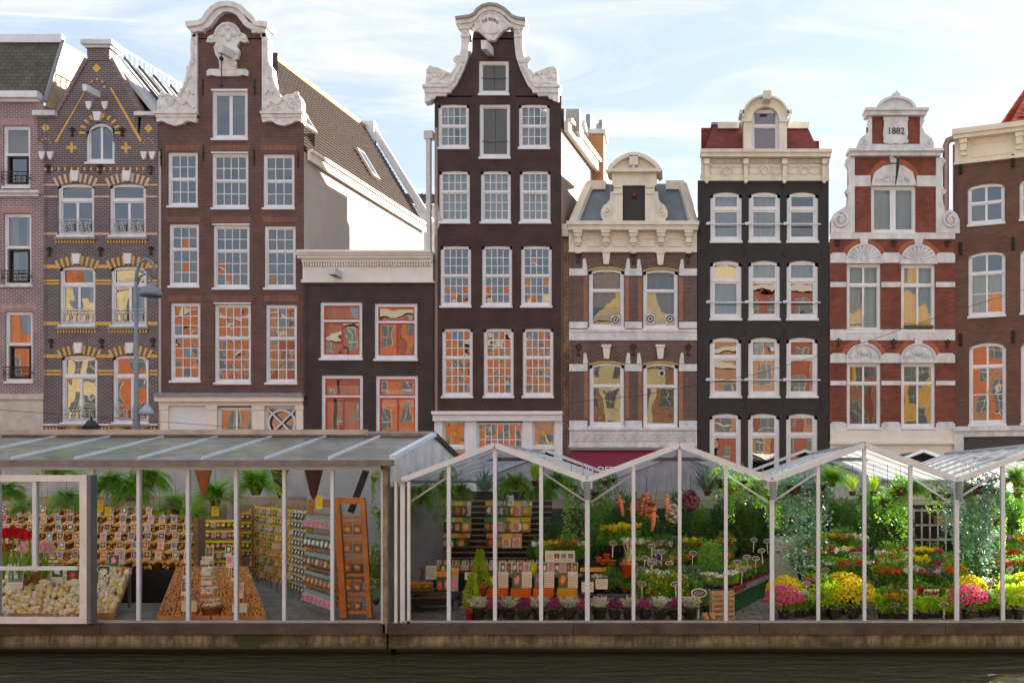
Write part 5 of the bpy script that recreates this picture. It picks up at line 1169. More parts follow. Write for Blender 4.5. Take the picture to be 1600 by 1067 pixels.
# --- the gabled greenhouse stalls
gl = ['first gabled glass stall, full of bulb packets', 'second gabled glass stall, full of green plants and husk dolls', 'third gabled glass stall, full of chrysanthemums and vines', 'fourth gabled glass stall, cut by the right edge']
zv, za = 2.72, P(0, 697, 16).z
for g in range(4):
    pl = 630+288*g; xl, xr = P(pl, 0, 16).x, P(pl+288, 0, 16).x; xc = (xl+xr)/2
    t = thing('greenhouse_stall', gl[g], 'market stall', (xc, 16, DECK))
    D2 = 22.0
    for sgn, xa in ((-1, xl), (1, xr)):
        npn = 6
        for i in range(npn):
            y0 = 16.0+(D2-16)*i/npn; y1 = 16.0+(D2-16)*(i+1)/npn
            q = [(xa, y0+.01, zv), (xa, y1-.01, zv), (xc, y1-.01, za), (xc, y0+.01, za)]
            loc(MB().slab(q if sgn < 0 else q[::-1], .02), 'roof_panel', ROOFG)
            loc(MB().bar((xa, y1, zv+.02), (xc, y1, za+.02), .04, .04), 'roof_rib', ALU)
        loc(MB().bar((xa, 15.96, zv), (xc, 15.96, za+.015), .09, .085), 'rafter', ALU)
    m = MB()
    loc(MB().tube([(xc, 15.93, za+.03), (xc, D2, za+.03)], .04, 6), 'ridge_cap', GREYF)
    loc(MB().box(xc-.5, xc+.5, 18.2, 18.26, P(0, 720, 18).z, P(0, 714, 18).z), 'tie_beam', paint('tie_beam_grey', (.16, .17, .19), .5, .2))
    loc(MB().box(xl-.05, xl+.05, 15.9, D2, zv-.06, zv), 'valley_gutter', GREYF)
    if g:
        loc(MB().tube([(xl, 15.85, zv-.02), (xl+.01, 15.84, zv-.3)], .055, 10), 'gutter_spout', LG)
        loc(MB().box(xl-.08, xl+.08, 15.88, 15.98, zv-.14, zv-.0), 'valley_bracket', ALU)
    # mullions
    fr = [0, .25, .5, .75]
    for i, f0 in enumerate(fr):
        xx = xl+(xr-xl)*f0; zt = zv+(za-zv)*(1-abs(f0-.5)*2)
        loc(MB().box(xx-(.028 if i else .035), xx+(.028 if i else .035), 15.95, 16.02, DECK, zt-.04), 'post' if i == 0 else 'mullion', ALU)
        x2 = xl+(xr-xl)*(f0+.25); zt2 = zv+(za-zv)*(1-abs(f0+.25-.5)*2)
        loc(MB().quad((xx+.03, 15.985, DECK+.04), (x2-.03, 15.985, DECK+.04), (x2-.03, 15.985, zt2-.06), (xx+.03, 15.985, zt-.06)), 'glass_pane', GLASS)
    if g == 0:
        for px in (620, 640): q = P(px, 0, 16).x; loc(MB().box(q-.02, q+.02, 15.93, 16.0, DECK, zv-.02), 'post', OLDALU)
    loc(MB().box(xl, xr, 15.93, 16.02, DECK, DECK+.035), 'base_rail', GREYF)
    # rear gable wall (white sheets), rear fascia beam, rear posts
    m = MB(); n = 36
    for i in range(n):
        f0, f1 = i/n, (i+1)/n; e0, e1 = (.02 if i % 2 else -.02), (-.02 if i % 2 else .02)
        h0, h1 = [zv+(za-zv)*(1-abs(f-.5)*2) for f in (f0, f1)]
        m.quad((xl+(xr-xl)*f0, D2+e0, 2.46), (xl+(xr-xl)*f1, D2+e1, 2.46), (xl+(xr-xl)*f1, D2+e1, h1-.02), (xl+(xr-xl)*f0, D2+e0, h0-.02))
    loc(m, 'rear_gable_sheet', GABW)
    loc(MB().box(xl, xr, D2-.15, D2-.03, 2.30, 2.47), 'rear_beam', paint('rear_beam_grey', (.62, .62, .60), .6, .25, 2)); loc(MB().box(xl, xr, D2-.2, D2-.03, 2.12, 2.29), 'rear_beam', paint('rear_beam_warm', (.58, .55, .48), .6, .25, 2))
    loc(MB().box(xl-.05, xl+.05, D2-.1, D2, DECK, 2.12), 'rear_post', GREYF)
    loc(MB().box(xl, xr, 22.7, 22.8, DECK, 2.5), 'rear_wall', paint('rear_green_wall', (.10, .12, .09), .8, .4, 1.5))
    for sg, xa in ((-1, xl+.03), (1, xr-.03)): loc(MB().bar((xa, 16.3, zv-.35), ((xa+xc)/2, 16.3, zv+.12), .03), 'brace', ALU)
# rear gabled roofs standing behind, higher
for i, (px, lab) in enumerate(((855, 'dark rear gable roof showing behind the first glass gable'), (1256, 'dark rear gable roof behind the third glass gable'), (1440, 'dark rear gable roof behind the valley of the third and fourth gables'))):
    xc = P(px, 0, 23).x; za_ = P(0, 705, 23).z; t = thing('rear_roof', lab, 'roof', (xc, 23, STREET)); wv = 1.5
    loc(MB().slab([(xc-wv, 22.85, za_-.55), (xc-wv, 25, za_-.55), (xc, 25, za_), (xc, 22.85, za_)], -.03), 'roof_panel', DARKR); loc(MB().slab([(xc, 22.85, za_), (xc, 25, za_), (xc+wv, 25, za_-.55), (xc+wv, 22.85, za_-.55)], -.03), 'roof_panel', DARKR)
    loc(MB().bar((xc-wv, 22.8, za_-.55), (xc, 22.8, za_+.01), .06), 'rafter', ALU); loc(MB().bar((xc, 22.8, za_+.01), (xc+wv, 22.8, za_-.55), .06), 'rafter', ALU)
    loc(MB().box(xc-wv, xc+wv, 23.2, 24.8, 0, za_-.56), 'stall_wall', DARKR)
# ------------------------------------------------------------------ plants: prototypes share their meshes
ORD = ['first', 'second', 'third', 'fourth', 'fifth', 'sixth', 'seventh', 'eighth', 'ninth', 'tenth', 'eleventh', 'twelfth', 'thirteenth', 'fourteenth', 'fifteenth', 'sixteenth', 'seventeenth', 'eighteenth', 'nineteenth', 'twentieth', 'twenty-first', 'twenty-second', 'twenty-third', 'twenty-fourth', 'twenty-fifth', 'twenty-sixth', 'twenty-seventh', 'twenty-eighth', 'twenty-ninth', 'thirtieth']
G1 = flat('leaf_green', (.15, .38, .04), .5, rnd=.35, trans=.3)
G2 = flat('leaf_dark', (.08, .23, .055), .45, rnd=.35, trans=.25)
G3 = flat('leaf_lime', (.50, .75, .03), .5, rnd=.15, trans=.35)
G6 = flat('leaf_fern', (.36, .68, .06), .5, rnd=.15, trans=.45)
G4 = flat('leaf_fresh', (.26, .58, .04), .5, rnd=.2, trans=.4)
G5 = flat('leaf_blue_green', (.18, .36, .26), .5, rnd=.25, trans=.2)
STEM = flat('stem_brown', (.12, .08, .04), .8)
TERRA = paint('terracotta', (.55, .17, .06), .8, .2, 6, rnd=.15)
ORPOT = flat('orange_plastic', (.80, .13, .02), .4)
DKPOT = flat('dark_plastic', (.09, .08, .07), .5)
WHPOT = flat('white_pot', (.75, .73, .7), .5)
FL = {n: flat('petal_'+n, tuple(min(.95, x*1.12) for x in c), .6, trans=.3) for n, c in dict(yellow=(.85, .70, .02), gold=(.85, .45, .02), orange=(.85, .20, .01), red=(.65, .01, .02), pink=(.80, .10, .30), palepink=(.85, .50, .60), white=(.85, .85, .80), purple=(.42, .10, .48), magenta=(.6, .02, .25), cream=(.80, .75, .5), lilac=(.55, .35, .6)).items()}
prg = random.Random(11)
def leaf(m, p, d, L_, W_, twist=None):
    d = Vector(d).normalized(); p = Vector(p)
    s = d.cross(Vector((prg.uniform(-1, 1), prg.uniform(-1, 1), prg.uniform(-1, 1)))) if twist is None else d.cross(twist)
    if s.length < 1e-4: s = d.orthogonal()
    s = s.normalized()*W_/2; a = p+d*L_*.5+s; b = p+d*L_*.5-s; b.z -= W_*.1
    m.quad(p, a, p+d*L_, b)
def rdir(zmin=-1, zmax=1):
    z = prg.uniform(zmin, zmax); a = prg.uniform(0, 2*PI); r = math.sqrt(max(0, 1-z*z)); return Vector((r*math.cos(a), r*math.sin(a), z))
def fern(n=110, Lf=.56, droop=.9, fl=12, lw=.10):
    m = MB()
    for i in range(n):
        a = prg.uniform(0, 2*PI); e = prg.uniform(.15, 1.3); ln = Lf*prg.uniform(.7, 1.1)
        p = Vector((0, 0, 0)); d = Vector((math.cos(a)*math.cos(e), math.sin(a)*math.cos(e), math.sin(e))); st = ln/fl
        for k in range(fl):
            q = p+d*st; sd = d.cross(Vector((0, 0, 1))); sd = sd.normalized() if sd.length > .01 else Vector((1, 0, 0)); w_ = lw*(1-.75*k/fl)+.006
            for sg in (-1, 1): leaf(m, p, sd*sg+d*.7, w_, .026+.012*(1-k/fl), Vector((0, 0, 1)))
            p = q; d = (d+Vector((0, 0, -droop/fl*1.9))).normalized()
    return m
def bush(r=(.25, .25, .3), n=500, ls=.07, c=(0, 0, .3), up=.3, lw=.5):
    m = MB()
    for i in range(n):
        d = rdir(); rr = prg.uniform(.35, 1)**.6*(1+.18*math.sin(d.x*7+d.z*5)); p = Vector((c[0]+d.x*r[0]*rr, c[1]+d.y*r[1]*rr, c[2]+d.z*r[2]*rr))
        v = (d+rdir()*.7+Vector((0, 0, up))); leaf(m, p, v, ls*prg.uniform(.6, 1.3), ls*lw*prg.uniform(.7, 1.2))
    return m
def ivy(ns=16, Lv=.9, R_=.16, ls=.055, n=22):
    m = MB()
    for i in range(ns):
        a = prg.uniform(0, 2*PI); ln = Lv*prg.uniform(.35, 1.05); r = R_*prg.uniform(.5, 1.1); x, y = math.cos(a)*r, math.sin(a)*r; ph = prg.random()*6
        k = int(n*ln/Lv)+3
        for j in range(k):
            z = -ln*j/k; p = Vector((x+.02*math.sin(j+ph), y+.02*math.cos(j*.8+ph), z)); leaf(m, p, rdir(-.9, .3), ls*prg.uniform(.7, 1.2), ls*.8)
    for i in range(ns*6): d = rdir(-.2, 1); leaf(m, d*R_*prg.uniform(.5, 1.1), d+rdir()*.6, ls, ls*.7)
    return m
def blossoms(pts, r, pet=5, cup=.3):
    m = MB()
    for p, nrm in pts:
        nrm = Vector(nrm).normalized(); u = nrm.orthogonal().normalized(); v = nrm.cross(u); a0 = prg.random()*6; rr = r*prg.uniform(.8, 1.15)
        for k in range(pet):
            a = a0+2*PI*k/pet; d = (u*math.cos(a)+v*math.sin(a)+nrm*cup).normalized(); s = nrm.cross(d).normalized()*rr*1.0*PI/pet
            m.quad(Vector(p), Vector(p)+d*rr*.65+s, Vector(p)+d*rr, Vector(p)+d*rr*.65-s)
    return m
def dome_pts(n, r, c, zmin=-.05, sq=.75):
    out_ = []
    for i in range(n):
        z = zmin+(1-zmin)*(i+.5)/n; a = i*2.39996; q = math.sqrt(max(0, 1-z*z)); d = Vector((q*math.cos(a), q*math.sin(a), z)); out_.append((Vector(c)+Vector((d.x*r, d.y*r, d.z*r*sq)), d))
    return out_
def top_pts(n, r, c, h):
    return [((c[0]+prg.uniform(-1, 1)*r, c[1]+prg.uniform(-1, 1)*r, c[2]+prg.uniform(.5, 1)*h), rdir(.2, 1)+Vector((0, -.5, .2))) for i in range(n)]
def heather():
    m = MB()
    for i in range(80):
        d = rdir(.35, 1); p = d*.02; tip = Vector((d.x*.16, d.y*.16, .10+d.z*.12))*prg.uniform(.8, 1.1); m.tube([p, p+(tip-p)*.5+Vector((0, 0, .02)), tip], [.006, .012, .003], 3)
        for k in range(3): q = p.lerp(tip, .5+.17*k); leaf(m, q, d+rdir()*.8, .035, .02)
    return m
def blades(n=50, Lb=.35, spread=.35, w_=.02):
    m = MB()
    for i in range(n):
        a = prg.uniform(0, 2*PI); e = prg.uniform(0, spread); d = Vector((math.cos(a)*math.sin(e), math.sin(a)*math.sin(e), math.cos(e))); ln = Lb*prg.uniform(.6, 1.1)
        p = Vector((math.cos(a)*.03, math.sin(a)*.03, 0)); q = p+d*ln*.55; d2 = (d+Vector((math.cos(a)*.5, math.sin(a)*.5, -.15))).normalized(); s = d.cross(Vector((0, 0, 1))); s = (s.normalized() if s.length > .05 else Vector((1, 0, 0)))*w_/2
        m.quad(p-s, p+s, q+s, q-s); m.quad(q-s, q+s, q+d2*ln*.45)
    return m
def conifer():
    m = MB()
    for i in range(900):
        z = prg.random(); r = .14*(1-z*.85)*prg.uniform(.5, 1.05); a = prg.uniform(0, 2*PI); leaf(m, (r*math.cos(a), r*math.sin(a), .05+z*.5), (math.cos(a)*.8, math.sin(a)*.8, .8), .05, .016)
    return m
POTM = MB().lathe([(.07, 0), (.095, .13), (.105, .13), (.105, .155), (.085, .155), (.08, .14)], n=14)
def pot(mat): return POTM.mesh('pot', mat, True)
POTS = {k: pot(v) for k, v in dict(terra=TERRA, orange=ORPOT, dark=DKPOT, white=WHPOT).items()}
HPOT = {k: MB().lathe([(.06, -.11), (.10, 0), (.11, 0), (.11, .02), (.08, .02)], n=14).mesh('hanging_pot', v, True) for k, v in dict(terra=TERRA, dark=paint('brown_basket', (.13, .05, .03), .8, .3, 9), white=WHPOT).items()}
M = {}
def mk(n, mb, mat): M[n] = mb.mesh(n, mat)
mk('fern', fern(170), G6); mk('fern2', fern(190, .50, 1.3, 12, .10), G4)
mk('bush', bush(), G1); mk('bushd', bush((.3, .3, .42), 1200, .08, (0, 0, .45)), G2); mk('bushl', bush((.17, .17, .17), 420, .05, (0, 0, .26)), G3); mk('bushf', bush((.2, .2, .18), 420, .07, (0, 0, .25)), G4)
mk('talld', bush((.30, .3, .7), 1800, .10, (0, 0, .72), .2, .45), G2); mk('tallg', bush((.28, .28, .6), 1200, .11, (0, 0, .65), .5, .4), G1)
mk('bluebush', bush((.22, .22, .2), 400, .09, (0, 0, .28), .4, .7), G5)
mk('ivy', ivy(), G1); mk('ivyb', ivy(20, 1.25, .2, .06, 30), G5); mk('ivyl', ivy(16, .9, .13, .055), G4); mk('ivys', ivy(16, .35, .16, .05, 12), G4)
mk('palm', blades(70, .52, 1.35, .045), G4); mk('stag', blades(60, .55, 1.6, .05), G5); mk('grass', blades(90, .34, .6, .014), G3); mk('spike', blades(60, .30, .5, .02), G4)
mk('conifer', conifer(), G3)
mk('mumleaf', bush((.27, .27, .17), 450, .05, (0, 0, .2)), G4)
for c in ('yellow', 'pink', 'gold', 'magenta'): mk('mum_'+c, blossoms([(p+rdir()*.018, n_+rdir()*.55) for p, n_ in dome_pts(300, .30, (0, 0, .2), -.1)], .028, 6, .35), FL[c])
for c in FL: mk('fl_'+c, blossoms(top_pts(48, .20, (0, 0, .29), .15), .055, 5, .25), FL[c])
mk('cyc_pink', blossoms(top_pts(26, .17, (0, 0, .32), .16), .06, 5, .7), FL['pink']); mk('cyc_white', blossoms(top_pts(26, .17, (0, 0, .32), .16), .06, 5, .7), FL['white']); mk('cyc_red', blossoms(top_pts(26, .17, (0, 0, .32), .16), .06, 5, .7), FL['red'])
mk('heath_w', heather(), flat('heather_white', (.72, .80, .68), .7, rnd=.15)); mk('heath_p', heather(), flat('heather_purple', (.42, .08, .28), .7, rnd=.3)); mk('heath_base', bush((.14, .14, .07), 160, .04, (0, 0, .06)), G5)
def fruits(n, mat, c, r, rr):
    m = MB()
    for i in range(n): d = rdir(-.5, 1); m.ball((c[0]+d.x*r, c[1]+d.y*r, c[2]+d.z*r), rr, 7, 5)
    return m.mesh('fruits', mat, True)
M['oranges'] = fruits(14, flat('orange_fruit', (.85, .28, .01), .4), (0, 0, .32), .22, .028); M['lemons'] = fruits(10, flat('yellow_fruit', (.85, .6, .03), .4), (0, 0, .32), .22, .028)
# kind: (pot, foliage, blossom parts, words)
KIND = {
 'mumy': ('dark', [('foliage', 'mumleaf')], [('blossoms', 'mum_yellow')], 'round yellow chrysanthemum'), 'mump': ('dark', [('foliage', 'mumleaf')], [('blossoms', 'mum_pink')], 'round pink chrysanthemum'),
 'mumg': ('dark', [('foliage', 'mumleaf')], [('blossoms', 'mum_gold')], 'round golden chrysanthemum'), 'lime': ('dark', [('foliage', 'bushl')], [], 'lime green bushy plant'), 'fresh': ('dark', [('foliage', 'bushf')], [], 'fresh green leafy plant'),
 'bush': ('dark', [('foliage', 'bush')], [], 'green bushy plant'), 'dbush': ('dark', [('foliage', 'bushd')], [], 'dark green bushy plant'), 'talld': ('dark', [('foliage', 'talld')], [], 'tall dark leafy plant'), 'tallg': ('dark', [('foliage', 'tallg')], [], 'tall green leafy plant'),
 'blue': ('white', [('foliage', 'bluebush')], [], 'blue green broad leaved plant'), 'grass': ('dark', [('foliage', 'grass')], [], 'lime grassy plant'), 'spike': ('dark', [('foliage', 'spike')], [], 'green spiky plant'), 'palm': ('dark', [('foliage', 'palm')], [], 'arching green palm plant'),
 'conifer': ('orange', [('foliage', 'conifer')], [], 'lime dwarf conifer'), 'hw': ('dark', [('foliage', 'heath_base')], [('blossoms', 'heath_w')], 'white heather'), 'hp': ('dark', [('foliage', 'heath_base')], [('blossoms', 'heath_p')], 'purple heather'),
 'citrus': ('orange', [('foliage', 'bush')], [('fruits', 'oranges')], 'potted citrus with orange fruits'), 'lemon': ('orange', [('foliage', 'bushf')], [('fruits', 'lemons')], 'potted plant with yellow fruits'),
 'cycp': ('white', [('foliage', 'bush')], [('blossoms', 'cyc_pink')], 'pink cyclamen'), 'cycw': ('white', [('foliage', 'bush')], [('blossoms', 'cyc_white')], 'white cyclamen'), 'cycr': ('dark', [('foliage', 'bush')], [('blossoms', 'cyc_red')], 'red cyclamen'),
}
for c in FL: KIND['f'+c] = ('dark', [('foliage', 'bushf' if c in ('yellow', 'white', 'lilac') else 'bush')], [('blossoms', 'fl_'+c)], f'{c.replace("palepink", "pale pink")} flowering plant')
COUNT = {}
def uniq(lab):
    COUNT[lab] = COUNT.get(lab, 0)+1
    if COUNT[lab] > 1:
        w_ = lab.split(' '); return lab+f', {ORD[min(COUNT[lab]-1, 29)]} one'
    return lab
def plant(kind, x, y, z, s=1.0, lab='', group=None, potkind=None):
    pk, fo, bl, words_ = KIND[kind]; pk = potkind or pk
    nm = {'mum': 'chrysanthemum', 'cyc': 'cyclamen', 'cit': 'citrus_plant', 'lem': 'citrus_plant', 'con': 'dwarf_conifer'}.get(kind[:3], 'heather' if kind in ('hw', 'hp') else 'flowering_plant' if kind[0] == 'f' and kind != 'fresh' else 'potted_plant')
    t = thing(nm, uniq(short(f'{words_} {lab}')), 'plant', (x, y, z), prg.uniform(0, 6.28), group or 'potted plants on the flower stalls'); t.scale = (s, s, s)
    inst('pot', POTS[pk], t)
    for n, k in fo+bl: inst(n, M[k], t, (0, 0, .08))
    return t
def hanging(kind, px, py, d, s=1.0, lab='', potk='dark', wire=.5, words_='hanging fern'):
    b = P(px, py, d); s = s*(1.3 if px > 620 else 1); t = thing('hanging_plant', uniq(short(f'{words_} {lab}')), 'plant', b, prg.uniform(0, 6.28), 'plants hanging from the stall roofs'); t.scale = (s, s, s)
    inst('hanging_pot', HPOT[potk], t, sc=.7 if kind in ('palm', 'stag', 'grass') else 1); inst('foliage', M[kind], t, (0, 0, .02))
    MB().tube([(0, 0, .03), (0, 0, max(.05, min(wire, (3.0-b.z)/s)))], .004, 3).build('hanging_wire', IRON, t)
    return t
def row(kinds, px0, px1, py, d, n, s=1.0, lab='', jit=3, pot_h=True, sd=.12):
    z = EYE-(py-CY)/F*d
    for i in range(n):
        px = px0+(px1-px0)*(i+.5)/n+R.uniform(-jit, jit); k = kinds[i % len(kinds)] if isinstance(kinds, list) else kinds
        plant(k, P(px, 0, d).x, d+R.uniform(-.06, .06), z, s*R.uniform(1-sd, 1+sd), f'{ORD[i]} from left {lab}')
WOODB = paint('bench_wood', (.16, .12, .08), .8, .4, 3)
def bench(px0, px1, py, d, dep, lab, mat=None, legs=True, px0b=None, px1b=None):
    z = EYE-(py-CY)/F*d; a, b = P(px0, 0, d).x, P(px1, 0, d).x; t = thing('display_bench', lab, 'bench', ((a+b)/2, d, DECK)); zl = z-DECK; w_ = (b-a)/2
    k = max(2, int(dep/.14))
    for i in range(k): MB().box(-w_, w_, -dep/2+dep*i/k+.005, -dep/2+dep*(i+1)/k-.005, zl-.03, zl).build('slat', mat or WOODB, t)
    if zl > .12:
        for sx in (-1, 1):
            for sy in (-1, 1): MB().box(sx*(w_-.05)-.025, sx*(w_-.05)+.025, sy*(dep/2-.04)-.02, sy*(dep/2-.04)+.02, 0, zl-.03).build('leg', mat or WOODB, t)
        MB().box(-w_, w_, -dep/2+.0, -dep/2+.02, zl*.45, zl-.032).build('front_board', paint('bench_black', (.015, .015, .015), .8, .2), t)
    return t

# ------------------------------------------------------------------ cards, signs, packets
def picmat(name, fc, bgc, off=(0, 0)):
    m, t, b = newmat(name); tc = N(t, 'ShaderNodeTexCoord'); mp = N(t, 'ShaderNodeMapping'); mp.inputs['Location'].default_value = (-.5-off[0], 0, -.5-off[1]); L(t, tc.outputs['Generated'], mp.inputs[0])
    n = N(t, 'ShaderNodeTexNoise'); n.inputs['Scale'].default_value = 3.5; n.inputs['Detail'].default_value = 3; oi = N(t, 'ShaderNodeObjectInfo'); va = N(t, 'ShaderNodeVectorMath', operation='MULTIPLY_ADD'); L(t, oi.outputs['Random'], va.inputs[0]); va.inputs[1].default_value = (37, 13, 21); L(t, tc.outputs['Generated'], va.inputs[2]); L(t, va.outputs[0], n.inputs['Vector'])
    ms = N(t, 'ShaderNodeVectorMath', operation='LENGTH'); sc = N(t, 'ShaderNodeVectorMath', operation='MULTIPLY'); sc.inputs[1].default_value = (1, 0, 1); L(t, mp.outputs[0], sc.inputs[0]); L(t, sc.outputs[0], ms.inputs[0])
    ad = N(t, 'ShaderNodeMath', operation='MULTIPLY_ADD'); ad.inputs[1].default_value = .62; L(t, n.outputs[0], ad.inputs[0]); L(t, ms.outputs['Value'], ad.inputs[2])
    r = N(t, 'ShaderNodeValToRGB'); e = r.color_ramp.elements; e[0].position = .56; e[0].color = rgba(fc); e[1].position = .64; e[1].color = rgba(bgc); k = e.new(.42); k.color = rgba(tuple(min(1, c*1.3+.08) for c in fc))
    L(t, ad.outputs[0], r.inputs[0]); L(t, r.outputs[0], b.inputs['Base Color']); b.inputs['Roughness'].default_value = .35; return m
PIC = {}
for n, fc, bgc in (('red', (.7, .02, .03), (.03, .1, .03)), ('pink', (.8, .25, .4), (.05, .16, .05)), ('white', (.85, .85, .8), (.04, .12, .06)), ('yellow', (.85, .6, .03), (.05, .15, .04)), ('purple', (.4, .1, .45), (.1, .22, .08)), ('orange', (.85, .25, .03), (.08, .14, .04)), ('violet', (.15, .1, .45), (.25, .35, .4)), ('rose', (.8, .1, .25), (.5, .55, .5)), ('magenta', (.75, .08, .5), (.6, .6, .6)), ('teal', (.7, .6, .6), (.1, .4, .38)), ('amber', (.88, .55, .15), (.62, .26, .07)), ('tulip', (.85, .12, .05), (.75, .65, .55)), ('bronze', (.75, .4, .12), (.35, .16, .06))):
    PIC[n] = picmat('picture_'+n, fc, bgc)
CARDW = flat('card_white', (.86, .86, .84), .5); INK = flat('ink', (.05, .05, .06), .6); YC = flat('card_yellow', (.85, .72, .02), .5); PALEY = flat('card_pale_green', (.72, .80, .45), .5)
def lines(m, x0, x1, zs, y, th=.004):
    for z in zs:
        x = x0
        while x < x1-.008: l = R.uniform(.008, .022); m.box(x, min(x+l, x1), y, y+.001, z, z+th); x += l+.006
def card(w_=.12, h_=.17, pic='red', cap=.3, lean=0):
    key = ('card', w_, h_, pic, cap)
    if key not in PM:
        m = MB(); m.box(-w_/2, w_/2, 0, .006, 0, h_); m.m = 2; lines(m, -w_/2+.012, w_/2-.012, [h_*cap*.25, h_*cap*.6], -.0016)
        q = MB(); q.box(-w_/2+.01, w_/2-.01, -.003, .001, h_*cap, h_-.01)
        PM[key] = (m.mesh('card', [CARDW, CARDW, INK]), q.mesh('picture', PIC[pic]))
    return PM[key]
def add_card(pos, w_, h_, pic, lab, cap=.3, rz=0, stick=True, name='picture_card'):
    a, b = card(w_, h_, pic, cap); t = thing(name, uniq(lab), 'card', pos, rz, 'flower picture cards in the displays'); t.rotation_euler = (rad(-8), 0, rz)
    inst('card_board', a, t, (0, 0, .06 if stick else 0)); inst('picture', b, t, (0, 0, .06 if stick else 0))
    if stick: MB().box(-.006, .006, .001, .007, -.1, .061).build('stick', CARDW, t)
    return t
def plain_sign(pos, w_, h_, mat, lab, rz=0, txt=True, cat='card', name='paper_sign'):
    t = thing(name, uniq(lab), cat, pos, rz); t.rotation_euler = (rad(-6), 0, rz)
    m = MB(); m.box(-w_/2, w_/2, 0, .006, 0, h_); m.build('paper', mat, t)
    if txt: m = MB(); lines(m, -w_/2+.02, w_/2-.02, [h_*(.25+.14*k) for k in range(5)], -.001, .005); m.build('print', INK, t)
    return t
SLATEM = flat('slate_black', (.05, .06, .08), .5)
SGN = MB(); SGN.m = 0; SGN.prism([(.075*math.cos(rad(a)), .045*math.sin(rad(a))) for a in range(0, 360, 24)], .0, .008)
SG2 = MB(); SG2.prism([(.064*math.cos(rad(a)), .035*math.sin(rad(a))) for a in range(0, 360, 24)], -.004, .002)
SG3 = MB(); lines(SG3, -.045, .045, [.008, -.006, -.018], -.006)
SM = (SGN.mesh('sign_rim', CARDW), SG2.mesh('sign_board', SLATEM), SG3.mesh('lettering', CARDW), MB().box(-.008, .008, .001, .009, -.26, -.04).mesh('stick', CARDW))
def price_sign(px, py, d, lab, s=1.0):
    t = thing('price_sign', uniq('black oval price sign on white stick '+lab), 'price sign', P(px, py, d), R.uniform(-.2, .2), 'oval price signs among the plants'); t.rotation_euler = (0, R.uniform(-.12, .12), R.uniform(-.25, .25)); t.scale = (s, s, s)
    for n, me in zip(('rim', 'sign_board', 'lettering', 'stick'), SM): inst(n, me, t)
PKM = {}
def packet(pic, head, w_=.12, h_=.17):
    key = (pic, head, w_, h_)
    if key not in PKM:
        hc = dict(yellow=YC, white=CARDW, blue=flat('card_blue', (.30, .45, .55), .4), orange=flat('card_orange', (.8, .3, .04), .4), green=flat('card_green', (.1, .3, .1), .4), red=flat('card_red', (.6, .03, .03), .4))[head]
        m = MB(); m.box(-w_/2, w_/2, -.004, .004, -h_*.28, 0)
        b = MB(); c = [(-w_/2, -h_*.28), (w_/2, -h_*.28), (w_/2, -h_), (-w_/2, -h_)]
        v = [(x, 0, z) for x, z in c]+[(x*.8, -.03, (z+h_*.64)*.8-h_*.64) for x, z in c]
        b.add(v, [(4, 5, 6, 7), (0, 1, 5, 4), (1, 2, 6, 5), (2, 3, 7, 6), (3, 0, 4, 7), (0, 3, 2, 1)])
        PKM[key] = (m.mesh('header', hc), b.mesh('picture_bag', PIC[pic]))
    return PKM[key]
def add_packet(pos, rz, pic, head, lab, w_=.12, h_=.17, tilt=-14, grp='bulb packets on racks'):
    a, b = packet(pic, head, w_, h_); t = thing('bulb_packet', uniq(lab), 'packet', pos, rz, grp); t.rotation_euler = (rad(tilt), 0, rz)
    inst('header', a, t); inst('picture_bag', b, t); return t

